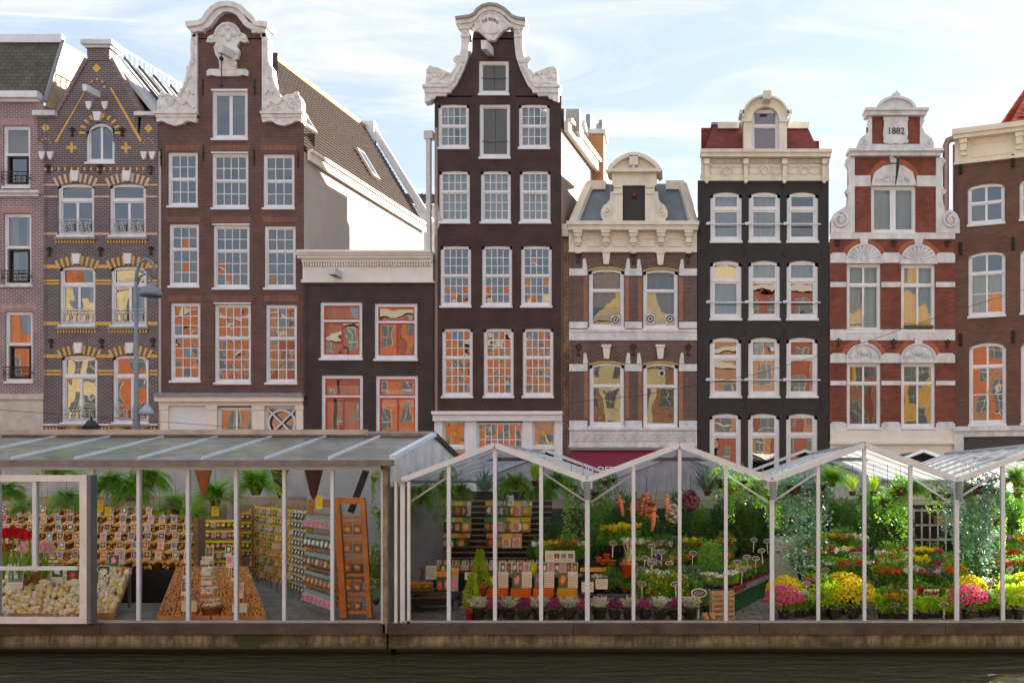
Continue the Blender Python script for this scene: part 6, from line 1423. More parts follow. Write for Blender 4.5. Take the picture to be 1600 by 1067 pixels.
# ------------------------------------------------------------------ contents of the bulb stall
BULBW = flat('white_bulb', (.88, .84, .68), .5, rnd=.12); BULBY = flat('yellow_bulb', (.78, .66, .25), .5, rnd=.12); BULBB = paint('brown_bulb', (.80, .42, .15), .5, .35, 20, rnd=.0); BULBR = paint('red_brown_bulb', (.74, .33, .13), .5, .4, 20); BULBO = paint('golden_bulb', (.85, .48, .10), .55, .4, 20)
BPROF = [(.0, -.045), (.028, -.038), (.045, -.01), (.038, .02), (.015, .042), (.004, .06)]
BW = [MB().lathe([(max(r, .001), z) for r, z in BPROF], n=7, cap=False).mesh('bulb', mt, True) for mt in (BULBW, BULBW, BULBY)]
CRW = paint('crate_wood', (.62, .36, .16), .75, .3, 6)
def bed(A, B, C, D, lab, mat, nb=None, spacing=.07, parts_=False, r=.03, boards=True, nx=1, ny=1, name='bulb_tray'):
    A, B, C, D = [Vector(q) for q in (A, B, C, D)]; o_ = (A+B)/2; t = thing(name, lab, 'tray', (o_.x, o_.y, DECK)); T = Matrix.Translation(-t.location)
    q = lambda u, v: A.lerp(B, u).lerp(D.lerp(C, u), v)
    loc(MB().slab([A-Vector((0, 0, .05)), B-Vector((0, 0, .05)), C-Vector((0, 0, .05)), D-Vector((0, 0, .05))], .03), 'tray_bottom', CRW, t)
    up = Vector((0, 0, .03)); dn = Vector((0, 0, .05))
    for k in range(nx+1): loc(MB().bar(q(k/nx, 0), q(k/nx, 1), .02, .09), 'divider', CRW, t)
    for k in range(ny+1): loc(MB().bar(q(0, k/ny), q(1, k/ny), .02, .09), 'divider', CRW, t)
    # supports
    for u, v in ((0.02, .02), (.98, .02), (.98, .98), (.02, .98)):
        p = q(u, v)
        if p.z-DECK > .2: loc(MB().box(p.x-.02, p.x+.02, p.y-.02, p.y+.02, DECK, p.z-.08), 'leg', GREYF, t)
    W_ = ((B-A).length+(C-D).length)/2; H_ = ((D-A).length+(C-B).length)/2
    nu, nv = max(2, int(W_/spacing)), max(2, int(H_/(spacing*.95)))
    if parts_:
        for i in range(nu):
            for j in range(nv):
                p = q((i+.5+R.uniform(-.3, .3))/nu, (j+.5+R.uniform(-.3, .3))/nv); o = inst('bulb', BW[R.randrange(3)], t, p-t.location+Vector((0, 0, R.uniform(-.01, .035))), (R.uniform(-1.3, 1.3), R.uniform(-1.3, 1.3), R.uniform(0, 6)), r/.04*R.uniform(.8, 1.15))
    else:
        m = MB()
        for i in range(nu):
            for j in range(nv):
                m.m = min(len(mat)-1, R.randrange(len(mat))) if isinstance(mat, list) else 0
                p = q((i+.5+R.uniform(-.35, .35))/nu, (j+.5+R.uniform(-.35, .35))/nv); h_ = R.uniform(0, .035); m.ball((p.x, p.y, p.z+h_), (r, r, r*1.15), 6, 4)
        loc(m, 'bulbs', mat, t, kind='stuff', smooth=True)
    return t, q
def PZ(px, py, d): return P(px, py, d)
# front-left trays of white bulbs (single bulbs can be told apart)
bed(PZ(-60, 962, 16.25), PZ(62, 962, 16.25), PZ(78, 890, 17.9), PZ(-40, 890, 17.9), 'tray of large creamy white bulbs at the front left corner', None, parts_=True, spacing=.095, r=.045)
bed(PZ(64, 962, 16.25), PZ(178, 962, 16.25), PZ(205, 890, 17.9), PZ(81, 890, 17.9), 'tray of large white bulbs beside the empty floor gap', None, parts_=True, spacing=.095, r=.045)
# island of brown bulbs
t1, q1 = bed(PZ(246, 966, 16.2), PZ(328, 966, 16.2), PZ(331, 888, 18.6), PZ(277, 888, 18.6), 'tray of small reddish brown bulbs, left half of the island', [BULBB, BULBR, BULBR], spacing=.055, r=.027, nx=2, ny=4)
t2, q2 = bed(PZ(332, 966, 16.2), PZ(416, 966, 16.2), PZ(386, 888, 18.6), PZ(333, 888, 18.6), 'tray of small golden brown bulbs, right half of the island', [BULBB, BULBO, BULBR], spacing=.055, r=.027, nx=2, ny=4)
pk_ = list(PIC)
for i, (px, py, d, w_, h_, pc) in enumerate(((22, 925, 16.9, .26, .36, 'teal'), (16, 895, 17.6, .26, .34, 'orange'), (88, 915, 17.2, .2, .3, 'white'), (112, 920, 17.0, .22, .28, 'red'), (160, 916, 17.6, .22, .30, 'white'), (176, 898, 17.9, .20, .30, 'pink'), (186, 886, 18.2, .18, .28, 'rose'), (8, 885, 17.9, .24, .14, 'white'), (80, 884, 18.0, .22, .14, 'yellow'),
    (288, 936, 16.8, .12, .24, 'purple'), (290, 910, 17.4, .11, .22, 'orange'), (291, 885, 18.1, .10, .2, 'violet'), (293, 868, 18.6, .1, .18, 'red'), (372, 940, 16.7, .15, .26, 'rose'), (366, 914, 17.3, .13, .24, 'yellow'), (358, 892, 17.9, .13, .22, 'magenta'), (356, 874, 18.4, .12, .2, 'white'), (326, 880, 18.4, .14, .24, 'purple'), (148, 926, 16.9, .1, .3, 'red'))):
    add_card(P(px, py, d), w_, h_, pc, f'{pc} flower picture card standing {"in the white bulb trays" if px < 200 else "among the brown bulbs of the island"}, {ORD[i % 9 if px < 200 else i-9 if i < 18 else 9]} there')
plain_sign(P(295, 955, 16.3), .25, .17, PALEY, 'blank pale green card lying on brown bulbs left of the terracotta bowl', txt=False); plain_sign(P(374, 957, 16.3), .24, .15, flat('card_mint', (.72, .85, .72), .5), 'blank mint card lying on brown bulbs right of the terracotta bowl', txt=False)
for px in (69, 116): 
    t = thing('label_stake', uniq('dark oval name label on a white bulb tray'+(' at left' if px < 80 else ' at right')), 'label', P(px, 909, 17.0), 0); inst('rim', SM[0], t, (0, 0, 0), sc=1.2); inst('label_face', MB().box(-.07, .07, -.006, 0, -.025, .025).mesh('label_face', CARDW), t); MB().box(-.008, .008, 0, .01, -.3, -.05).build('stick', CARDW, t)
t = thing('terracotta_bowl', 'terracotta bowl of white bulbs at the front middle of the island', 'bowl', P(331, 966, 16.35)); MB().lathe([(.11, 0), (.16, .18), (.18, .18), (.18, .21), (.15, .21), (.12, .1)], n=18).build('bowl', TERRA, t, True)
m = MB(); [m.ball((R.uniform(-.11, .11), R.uniform(-.11, .11), .2+R.uniform(0, .03)), .022, 6, 4) for _ in range(60)]; m.build('white_bulbs', FL['white'], t, kind='stuff')
# garlic-like white sacks down the middle of the island
for i, (px, py, d) in enumerate(((329, 940, 16.9), (327, 922, 17.3), (326, 905, 17.7), (325, 890, 18.1), (324, 873, 18.6))):
    t = thing('white_bulb_box', uniq(f'white box of pale bulbs, {ORD[i]} from front down the island middle'), 'box', P(px, py+8, d)); s_ = .11-.008*i
    MB().box(-s_, s_, -.1, .1, 0, .08).build('box', CARDW, t); m = MB(); [m.ball((R.uniform(-s_, s_), R.uniform(-.1, .1), .09+R.uniform(0, .04)), .026, 6, 4) for _ in range(36)]; m.build('pale_bulbs', FL['white' if i % 2 else 'cream'], t, kind='stuff')
# tiered baskets at the back
BASK = [MB().lathe([(.09, 0), (.125, .11), (.13, .11), (.12, .1)], n=10).mesh('basket', mt, True) for mt in (paint('wicker', (.42, .20, .06), .8, .3, 14), paint('dark_wicker', (.30, .13, .05), .8, .3, 14))]
def heap(mat):
    m = MB()
    for i in range(44): a = R.uniform(0, 6.28); r = R.uniform(0, .12); m.ball((r*math.cos(a), r*math.sin(a), .1+.07*(1-r/.12)), .028, 5, 4)
    return m.mesh('bulb_heap', mat, True)
HEAP = [heap(BULBO), heap(BULBB), heap(flat('tan_bulb', (.80, .50, .16), .6))]
tiers = [(888, 18.7), (872, 19.15), (857, 19.6), (843, 20.0), (829, 20.4), (816, 20.8), (804, 21.2)]
for r_, (py, d) in enumerate(tiers):
    z = EYE-(py-CY)/F*d; xa, xb = P(-30, 0, d).x, P(302, 0, d).x
    t = thing('display_step', f'wooden display step holding bulb baskets, {ORD[r_]} tier from the front', 'step', ((xa+xb)/2, d, DECK)); MB().box(-(xb-xa)/2, (xb-xa)/2, -.14, .2, 0, z-DECK).build('step_box', CRW if r_ else IRON, t)
    m = MB()
    for q_ in range(int((xb-xa)*55)):
        m.ball((R.uniform(-(xb-xa)/2, (xb-xa)/2), R.uniform(-.14, .12), z-DECK+R.uniform(.0, .09)), .030, 6, 4)
    m.build('loose_bulbs', [BULBO, BULBB, BULBO, BULBR][r_ % 4], t, True, kind='stuff')
    n = int((xb-xa)/.255)
    for i in range(n):
        x = xa+(xb-xa)*(i+.5)/n; pc = R.choice(pk_); k = R.randrange(3)
        t = thing('bulb_basket', f'basket of {("golden", "brown", "tan")[k]} bulbs with {pc} card, {ORD[min(i, 29)]} from left on {ORD[r_]} tier', 'basket', (x+R.uniform(-.02, .02), d+.02, z), 0, 'bulb baskets on the back tiers')
        inst('basket', BASK[R.randrange(2)], t); inst('bulb_heap', HEAP[k], t); o = inst('price_card', card(.12, .18, pc, .35)[0], t, (R.uniform(-.04, .04), .05, .13), (rad(-10), 0, 0)); inst('picture', card(.12, .18, pc, .35)[1], o)
# yellow packet stands at the back middle and the white-headed rows
WR = paint('rack_wood', (.55, .25, .08), .6, .25, 4)
def flat_rack(px0, px1, pys, d, cols, heads, lab, pics=None, w_=.13, h_=.16, frame=WR):
    a, b = P(px0, 0, d).x, P(px1, 0, d).x; zt = P(0, pys[0]-6, d).z; t = thing('packet_rack', lab, 'rack', ((a+b)/2, d+.1, DECK))
    for x in (a, b): loc(MB().box(x-.02, x+.02, d+.06, d+.1, DECK, zt+.05), 'post', frame, t)
    for i, py in enumerate(pys):
        z = P(0, py, d).z; loc(MB().box(a, b, d+.03, d+.06, z-.015, z+.01), 'rail', frame, t)
        for c in range(cols): pc = (pics or pk_)[R.randrange(len(pics or pk_))]; hd = heads[(i*cols+c) % len(heads)] if len(heads) > 1 else heads[0]; add_packet((a+(b-a)*(c+.5)/cols, d+R.uniform(-.02, .02), z), R.uniform(-.08, .08), pc, hd, f'{pc} packet with {hd} header, {ORD[c]} on {ORD[i]} rail of {lab.split(",")[0]}', w_, h_)
flat_rack(322, 372, [812, 828, 844, 860, 875], 20.0, 6, ['yellow'], 'yellow packet stand, behind the island', ['orange', 'pink', 'yellow', 'rose'], .11, .16)
flat_rack(377, 393, [800, 815, 830, 845, 858], 21.5, 2, ['yellow'], 'far wooden packet shelf, at the end of the aisle', ['orange', 'yellow'], .1, .15)
flat_rack(100, 128, [786, 800, 814, 828], 21.6, 4, ['yellow'], 'rear left wooden packet shelf, behind the sliding window', ['orange', 'yellow', 'rose'], .09, .14)
flat_rack(158, 190, [815, 835], 20.9, 3, ['yellow'], 'rear yellow packet shelf, left of the gap', ['orange', 'yellow'], .12, .2)
# the long side rack
t = thing('side_rack', 'long side rack of bulb packets receding along the aisle', 'rack', (P(440, 0, 20).x, 20, DECK)); t_side = t
A0, A1 = P(484, 0, 18.3), P(397, 0, 22.3); dirv = Vector((A1.x-A0.x, A1.y-A0.y, 0)); ang = math.atan2(dirv.y, dirv.x)
for k in range(12): f0 = k/11; p = A0.lerp(A1, f0); loc(MB().box(p.x-.02, p.x+.02, p.y-.02, p.y+.02, DECK, 2.25), 'post', paint('rack_grey', (.4, .38, .36), .5, .2), t)
loc(MB().bar((A0.x+.08, A0.y, 2.26), (A1.x+.08, A1.y, 2.26), .1, .12), 'top_board', paint('rack_top', (.55, .33, .2), .6, .2), t)
nrm = Vector((-dirv.y, dirv.x, 0)).normalized(); nrm = nrm if nrm.x < 0 else -nrm
rz_ = math.atan2(nrm.y, nrm.x)+PI/2
for r_ in range(9):
    z = 2.16-r_*.165
    loc(MB().bar((A0.x, A0.y, z), (A1.x, A1.y, z), .02, .035), 'rail', YC, t)
    for c in range(20):
        f0 = (c+.5)/20; p = A0.lerp(A1, f0)+nrm*.05; near = c < 4; pc = 'white' if near else R.choice(['orange', 'amber', 'bronze', 'rose', 'amber', 'yellow', 'tulip'])
        add_packet((p.x, p.y, z), rz_, pc, 'white' if near else 'yellow', f'{pc} packet, {ORD[c]} from the front on {ORD[r_]} rail of the long side rack', .17, .15, -18)
# wooden ladder rack
t = thing('ladder_rack', 'orange wooden A frame rack of hanging bulb bags by the aisle', 'rack', (P(530, 0, 17).x, 17, DECK)); WO = paint('orange_wood', (.60, .24, .05), .5, .25, 5)
B0, B1 = P(536, 0, 16.45), P(485, 0, 18.0); zt = P(0, 782, 16.45).z
def lbar(a, b, w_, nm='post', h_=None): loc(MB().bar(a, b, w_, h_), nm, WO, t)
lbar((B0.x+.02, B0.y, DECK+.02), (P(527, 0, 16.45).x, B0.y, zt), .1); lbar((B1.x, B1.y, DECK+.08), (B1.x, B1.y, zt-.03), .07)
Rb, Rt = P(578, 960, 16.45), P(567, 782, 16.45); lbar((Rb.x, Rb.y, DECK+.02), (Rt.x, Rt.y, zt), .08); lbar((B1.x+.45, B1.y+.05, DECK+.02), (B1.x+.4, B1.y+.05, zt-.03), .06)
lbar((P(527, 0, 16.45).x, B0.y, zt-.04), (B1.x, B1.y, zt-.07), .06, 'top_rail', .13); lbar((P(525, 0, 16.45).x, B0.y, zt), (Rt.x+.03, B0.y, zt), .07, 'top_rail', .1); lbar((B0.x, B0.y, DECK+.2), (B1.x, B1.y, DECK+.25), .05, 'bottom_rail', .1)
for y in (808, 838, 868, 898, 928, 956): z = P(0, y, 16.45).z; lbar((P(529+(y-782)*.07, 0, 16.45).x+.05, B0.y, z), (P(567+(y-782)*.06, 0, 16.45).x-.02, B0.y, z), .04, 'rung', .05)
dv_ = Vector((B1.x-B0.x, B1.y-B0.y, 0)); n2 = Vector((-dv_.y, dv_.x, 0)).normalized(); n2 = n2 if n2.x < 0 else -n2; rz2 = math.atan2(n2.y, n2.x)+PI/2
rows_ = [('rose', 'blue'), ('white', 'blue'), ('red', 'yellow'), ('orange', 'blue'), ('magenta', 'blue')]
for r_, (pc, hd) in enumerate(rows_):
    for c in range(7):
        f0 = (c+.6)/7.6; z = P(0, 806+31*r_, 16.5).z-.02; p = B0.lerp(B1, f0)+n2*.10; pc2 = 'yellow' if (r_ == 2 and c % 2) else pc; add_packet((p.x-.03*r_*.3, p.y, z), rz2+.25, pc2, 'blue', f'{pc2} bulb bag with blue header, {ORD[c]} on {ORD[r_]} row of the wooden A frame rack', .15, .22, -10)
        loc(MB().bar((B0.x-.02, B0.y, z+.02), (B1.x-.02, B1.y, z+.02), .03), 'rail', WO, t) if c == 0 else None
    for c in range(2): x = P(540+16*c, 0, 16.8).x; add_packet((x, 16.9, P(0, 815+30*r_, 16.8).z), .1, ['amber', 'bronze'][c], 'orange', f'amber bulb bag inside the ladder end of the wooden rack, {ORD[c]} on {ORD[r_]} level', .14, .2, -6)
# green wall of vines at the right end
for i, (py, k) in enumerate(((745, 'ivyl'), (800, 'ivyl'), (858, 'ivyl'), (905, 'ivys'))):
    hanging(k, 588, py, 16.4, .55, f'in the narrow right end bay of the bulb stall, {ORD[i]} from the top', 'white', .2, 'light green trailing vine')
for i, py in enumerate((885, 925)):
    q = P(588, py, 16.5); plant('fpalepink', q.x, 16.5, q.z-.2, .6, f'in the narrow end bay of the bulb stall, {ORD[i]} down')
# hanging ferns and cones
for px, py, d, s_, k, lb, pk in ((10, 772, 17.2, .75, 'fern2', 'at the far left behind the sliding window', 'terra'), (92, 738, 17.2, .8, 'fern', 'above the top edge of the sliding window', 'dark'), (104, 785, 18.5, .8, 'fern2', 'inside the sliding window beside its mullion', 'dark'), (38, 795, 19.5, .6, 'fern2', 'small, low in the sliding window', 'dark'), (172, 760, 16.9, .85, 'fern2', 'left of the second mullion', 'white'), (205, 772, 16.8, .85, 'fern2', 'against the second mullion', 'dark'), (232, 752, 17.0, .85, 'fern2', 'right of the second mullion', 'dark'),
    (274, 795, 17.8, .72, 'fern', 'yellowish, below the white rear panel', 'dark'), (336, 780, 16.8, .85, 'fern', 'beside the terracotta cone', 'dark'), (400, 762, 16.8, .95, 'fern', 'largest, bright green, right of the third bay mullion', 'dark'), (305, 802, 19, .6, 'fern', 'small, behind the terracotta cone', 'dark')):
    hanging(k, px, py, d, s_*1.15, lb, pk)
for px, py, d, mt, lb in ((318, 727, 16.5, TERRA, 'terracotta'), (490, 732, 16.5, paint('brown_cone', (.10, .04, .035), .8, .3, 12), 'dark brown'), (437, 735, 18.5, MATS['brown_cone'], 'smaller brown')):
    t = thing('hanging_cone', f'{lb} cone shaped hanging planter under the bulb stall eave', 'planter', P(px, py, d)); MB().lathe([(.01, -.5), (.05, -.42), (.14, -.04), (.15, 0), (.165, 0), (.165, .035), (.14, .035), (.12, -.02)], n=18).build('cone', mt, t, True); MB().tube([(0, 0, .0), (0, 0, .22)], .004, 3).build('hanging_wire', IRON, t)
for px, py, d, w_, h_ in ((155, 800, 16.8, .13, .2), (168, 806, 17.6, .11, .16), (336, 806, 16.8, .12, .17), (498, 795, 16.5, .11, .22), (206, 792, 16.9, .24, .07)):
    plain_sign(P(px, py, d), w_, h_, YC if w_ < .2 else PALEY, 'yellow price tag hanging '+{155: 'left under the fern pair', 168: 'behind the fern pair', 336: 'under the fern by the terracotta cone', 498: 'below the dark brown cone', 206: 'on the white hanging pot'}[px], txt=True, cat='tag', name='price_tag')
# bunches, red amaryllis, pots, bird table
def amaryllis(px, py, d, base, col, lab):
    p = P(px, py, d); q = P(px, base, d); t = thing('amaryllis', lab, 'flower', (q.x, d, q.z)); hgt = p.z-q.z
    MB().tube([(0, 0, 0), (.01, 0, hgt*.5), (0, 0, hgt)], .012, 6).build('flower_stem', G4, t)
    m = blossoms([((dx*.06, dy*.06, hgt), (dx, dy, .15)) for dx, dy in ((0, -1), (.9, -.5), (-.9, -.5), (0, .8))], .10, 6, .35); m.build('petals', FL[col], t)
    m = MB(); [leaf(m, (0, 0, 0), (R.uniform(-.4, .4), R.uniform(-.3, .3), 1), hgt*.8, .04) for _ in range(5)]; m.build('leaves', G4, t)
for i, (px, py, c, lb) in enumerate(((6, 833, 'red', 'at the left edge, upper'), (20, 832, 'red', 'second from left, upper'), (30, 834, 'red', 'third from left, upper'), (46, 835, 'red', 'right against the mullion'), (4, 856, 'red', 'lowest at the left edge'), (43, 855, 'palepink', 'left of the mullion'), (65, 855, 'palepink', 'right of the mullion'), (73, 857, 'palepink', 'rightmost pale'))):
    amaryllis(px, py, 16.5+.1*(i % 3), 905, c, f'{"red" if c == "red" else "pink and white"} amaryllis bloom behind the sliding window, {lb}')
for i, px in enumerate((40, 62, 118)):
    t = thing('terracotta_pot', f'terracotta pot under the window transom, {ORD[i]} from left', 'pot', P(px, 912, 17.3)); inst('pot', POTS['terra'], t, sc=1.3); m = MB(); [leaf(m, (0, 0, .18), (R.uniform(-.3, .3), R.uniform(-.3, .3), 1), .16, .03) for _ in range(5)]; m.build('leaves', G4, t)
for i in range(26):
    px = R.uniform(60, 300); py = R.uniform(783, 800)
    t = thing('hanging_ornament', f'small coloured bauble hanging at the back of the bulb stall, {ORD[i]} from left', 'ornament', P(60+240*(i+.5)/26, py, 21), 0, 'baubles at the back of the bulb stall'); MB().ball((0, 0, 0), .035, 8, 6).build('bauble', FL[R.choice(['red', 'yellow', 'orange', 'cream'])], t, True); MB().tube([(0, 0, .03), (0, 0, .3)], .003, 3).build('string', IRON, t)
# ------------------------------------------------------------------ first gabled stall: packets, boxes, heather
t = thing('slat_wall', 'dark wooden slat wall behind the hanging bulb packets', 'wall', (P(755, 0, 20.2).x, 20.2, DECK)); SLW = paint('slat_tan', (.36, .28, .2), .7, .3, 3)
loc(MB().box(P(655, 0, 20.3).x, P(862, 0, 20.3).x, 20.32, 20.36, DECK, 2.5), 'back_board', paint('board_black', (.025, .022, .02), .8, .3), t)
for k in range(13): z = P(0, 782+9.0*k, 20.2).z; loc(MB().box(P(656, 0, 20.2).x, P(861, 0, 20.2).x, 20.27, 20.31, z-.02, z+.015), 'slat', SLW, t)
loc(MB().box(P(637, 0, 19.5).x, P(650, 0, 19.5).x, 19.4, 19.5, DECK, 2.35), 'timber_post', paint('timber_tan', (.42, .30, .17), .7, .25, 3), t)
for r_, (py, segs) in enumerate(((783, ((662, 708, 5), (712, 732, 3), (762, 828, 8))), (808, ((660, 708, 5), (712, 732, 3), (760, 826, 8))), (833, ((662, 710, 5), (714, 730, 3), (764, 812, 6))))):
    c0 = 0
    for a, b, n in segs:
        for i in range(n):
            px = a+(b-a)*(i+.5)/n; pc = R.choice(['orange', 'rose', 'amber', 'bronze', 'red', 'white', 'amber', 'tulip']); hd = R.choice(['yellow', 'yellow', 'white', 'white', 'orange', 'green'])
            add_packet(P(px, py, 19.9-R.uniform(0, .25)), R.uniform(-.15, .15), pc, hd, f'{pc} bulb bag with {hd} header, {ORD[c0]} on {ORD[r_]} row of the slat wall', .19, .29, -8, 'bulb packets on the slat wall'); c0 += 1
plain_sign(P(797, 790, 19.3), .13, .2, CARDW, 'small white notice hanging on the slat wall', txt=True)
bench(640, 862, 890, 19.2, .5, 'low back bench of small seed boxes under the slat wall')
for i in range(14):
    px = 655+i*14.5; t = thing('seed_box', f'open box of seed packets on the back bench, {ORD[i]} from left', 'box', P(px, 890, 19.1), 0, 'seed boxes on the back bench'); MB().box(-.075, .075, -.08, .08, 0, .09).build('box', FL[R.choice(['cream', 'orange', 'gold', 'white'])], t)
    for k in range(2): o = inst('packet', card(.07, .12, R.choice(pk_))[0], t, (-.035+.07*k, -.02, .06)); inst('picture', card(.07, .12, R.choice(pk_))[1], o)
# left low table with yellow bag tray and nets
t = bench(630, 716, 928, 17.6, .8, 'brown low table at the left of the first gabled stall')
t = thing('bulb_bowl', 'shallow bowl heaped with yellow orange bulb bags on the low table', 'bowl', P(657, 926, 17.3)); MB().lathe([(.14, 0), (.24, .07), (.25, .07), (.22, .05)], n=16).build('bowl', MATS['wicker'], t, True)
m = MB(); [m.ball((R.uniform(-.18, .18), R.uniform(-.14, .14), .1+R.uniform(0, .08)), (.035, .035, .02), 7, 4) for _ in range(60)]; m.build('yellow_bags', FL['gold'], t, kind='stuff')
for i, px in enumerate((688, 700, 710)): add_packet(P(px, 892, 17.2), 0, ['red', 'pink', 'rose'][i], 'orange', f'tall paper bag of mixed bulbs on the low table, {ORD[i]} from left', .14, .34, -3)
plain_sign(P(673, 905, 17.8), .18, .24, CARDW, 'white handwritten sheet standing behind the yellow bags'); plain_sign(P(655, 905, 17.9), .14, .2, PIC['red'], 'blue card with red tulips behind the yellow bags', txt=False); plain_sign(P(642, 908, 18.0), .14, .26, flat('navy_card', (.03, .04, .12), .5), 'navy blue board at the left end of the low table', txt=False)
plain_sign(P(711, 905, 18.0), .12, .2, CARDW, 'white printed sheet behind the mixed bulb bags'); plain_sign(P(692, 895, 18.1), .13, .15, PIC['yellow'], 'red and yellow tulip card behind the mixed bulb bags', txt=False)
# conifers
for i, (px, py, d, s_) in enumerate(((750, 932, 16.9, 1.2), (737, 965, 16.4, 1.1))): q = P(px, py, d); plant('conifer', q.x, d, q.z, s_, f'standing left of the flower boxes, {"upper" if i == 0 else "lower"} one')
plain_sign(P(736, 905, 16.9), .2, .12, CARDW, 'tilted white card above the lime conifers', rz=.2); price_sign(730, 925, 16.5, 'in front of the lime conifers', 1.1)
t = thing('red_pot', 'small red pot at the foot of the lime conifers', 'pot', P(733, 968, 16.2)); inst('pot', MB().lathe([(.04, 0), (.055, .1), (.06, .1), (.06, .12), (.045, .12)], n=12).mesh('pot', FL['red'], True), t)
# orange boxes with pictures
bench(760, 925, 932, 17.3, .5, 'dark bench carrying the orange bulb boxes', IRON)
for i, (px, pc, base) in enumerate(((778, 'yellow', 'orange'), (815, 'pink', 'orange'), (850, 'purple', 'orange'), (887, 'orange', 'gold'))):
    t = thing('display_box', f'{base} cardboard display box with {pc} flower picture, {ORD[i]} from left', 'box', P(px, 932, 17.2), 0, 'cardboard bulb boxes on the dark bench')
    MB().box(-.165, .165, -.12, .1, 0, .15).build('box', FL[base], t); MB().box(-.165, -.012, .04, .05, .15, .40).build('picture', PIC[pc], t); m = MB(); m.box(.0, .165, .03, .05, .13, .42); m.build('price_sheet', CARDW, t); m = MB(); lines(m, .015, .15, [.17+.03*k for k in range(7)], .028, .006); m.build('print', INK, t)
for i in range(5):
    px = 762+36*i; t = thing('tuber_tray', f'black tray of pale tubers below the display boxes, {ORD[i]} from left', 'tray', P(px, 945, 16.9), 0, 'tuber trays below the boxes'); MB().box(-.15, .15, -.09, .09, 0, .04).build('tray', IRON, t); m = MB(); [m.ball((R.uniform(-.12, .12), R.uniform(-.07, .07), .05+R.uniform(0, .025)), (.035, .028, .02), 6, 4) for _ in range(26)]; m.build('tubers', FL['cream' if i % 2 else 'palepink'], t, kind='stuff')
bench(770, 910, 897, 18.2, .4, 'upper bench of flower packets behind the orange boxes', paint('grey_bench', (.3, .3, .3), .6, .2))
for i in range(14):
    px = 776+i*9.4; pc = ['pink', 'white', 'red', 'white', 'orange', 'rose', 'yellow', 'red', 'white', 'magenta', 'white', 'rose', 'red', 'orange'][i]; add_card(P(px, 896, 18.0), .10, .20, pc, f'{pc} flower packet standing on the upper bench, {ORD[i]} from left', .12, 0, False, 'flower_packet')
t = thing('white_sign_board', 'long white sign board with three small flower pictures at the right post', 'sign', P(875, 878, 17.8), 0); MB().box(-.26, .26, 0, .01, 0, .2).build('board', CARDW, t)
for k, pc in enumerate(('red', 'violet', 'purple')): MB().box(-.10+.12*k, -.01+.12*k, -.004, .002, .07, .15).build('picture', PIC[pc], t)
m = MB(); lines(m, -.1, .22, [.03, .045], -.001); lines(m, -.24, -.13, [.04, .06, .08, .1, .12], -.001); m.build('print', INK, t)
t = thing('lime_bottle', 'lime green pointed bottle on the upper bench', 'bottle', P(833, 897, 17.9)); MB().lathe([(.06, 0), (.065, .12), (.04, .17), (.01, .2), (.004, .28)], n=12).build('bottle', flat('lime_plastic', (.5, .7, .02), .4), t, True)
# front row of heather
for i in range(15):
    px = 748+i*23.6; k = 'hw' if i % 2 == 0 else 'hp'; q = P(px, 0, 16.32); plant(k, q.x, 16.32, DECK+.02, (1.25 if k == 'hw' else 1.12), f'in the front row behind the glass, {ORD[i]} from left', 'heathers in the front row')
# plants at the right of the first stall
row(['dbush', 'talld', 'bush'], 835, 915, 900, 19.6, 4, .7, 'in the back right corner of the first gabled stall'); row(['fwhite', 'fyellow', 'bush', 'forange'], 838, 918, 880, 18.9, 5, .8, 'on the ledge right of the slat wall')
for px, py, d, k, s_, pk, wd, lb in ((655, 780, 17.5, 'fern2', .62, 'dark', 'dark hanging fern', 'at the left post of the first gable'), (700, 745, 16.8, 'ivyl', .75, 'white', 'trailing green vine', 'against the second post of the first gable'), (692, 760, 17.0, 'ivyl', .6, 'dark', 'small trailing vine', 'left of the second post'), (757, 768, 17.6, 'stag', .6, 'dark', 'hanging staghorn fern', 'left of the first gable apex'), (785, 758, 17.4, 'ivyb', .45, 'dark', 'hanging blue green plant', 'under the first gable apex'), (805, 758, 17.2, 'fern2', .6, 'dark', 'round hanging fern', 'right of the first gable apex'), (837, 752, 17.0, 'grass', .8, 'dark', 'light green hanging grass', 'above the long white sign'), (868, 755, 16.9, 'fern2', .6, 'dark', 'dark round hanging fern', 'near the right end of the first gable'), (893, 760, 16.8, 'ivyl', .8, 'dark', 'bushy trailing vine', 'close to the first valley post'), (911, 775, 16.6, 'ivy', .7, 'dark', 'long trailing vine', 'touching the first valley post'), (640, 780, 16.6, 'ivys', .6, 'white', 'tiny trailing vine', 'in the corner by the double post')):
    hanging(k, px, py, d, s_, lb, pk, .6, wd)

# ------------------------------------------------------------------ second gabled stall
row('talld', 925, 1215, 884, 21.2, 12, .82, 'in the rear hedge of the second gabled stall', 6); row(['tallg', 'dbush', 'talld'], 925, 1200, 868, 20.4, 11, .75, 'in the upper hedge of the second gabled stall', 6)
bench(925, 1075, 905, 18.6, .5, 'middle bench of the second gabled stall'); bench(925, 990, 935, 17.4, .5, 'dark front bench left in the second gabled stall', IRON); bench(990, 1080, 948, 17.0, .4, 'front bench under the citrus plants', IRON)
row(['fyellow', 'fyellow'], 950, 985, 862, 19.4, 3, .9, 'high yellow spray at left of the second stall'); row(['fwhite', 'fgold', 'fpalepink', 'fcream', 'blue', 'fyellow', 'fred'], 985, 1140, 880, 19.3, 9, .8, 'on the high shelf of the second stall', 5)
row(['fcream', 'forange', 'fwhite', 'fpurple', 'fwhite', 'fgold'], 985, 1085, 905, 18.5, 8, .75, 'on the middle bench of the second stall'); row(['blue', 'fwhite', 'lemon', 'fwhite', 'citrus'], 985, 1080, 930, 17.6, 6, .8, 'on the lower bench of the second stall')
row(['citrus', 'lemon', 'citrus', 'lemon'], 1000, 1085, 950, 17.0, 5, .8, 'on the front bench of the second stall')
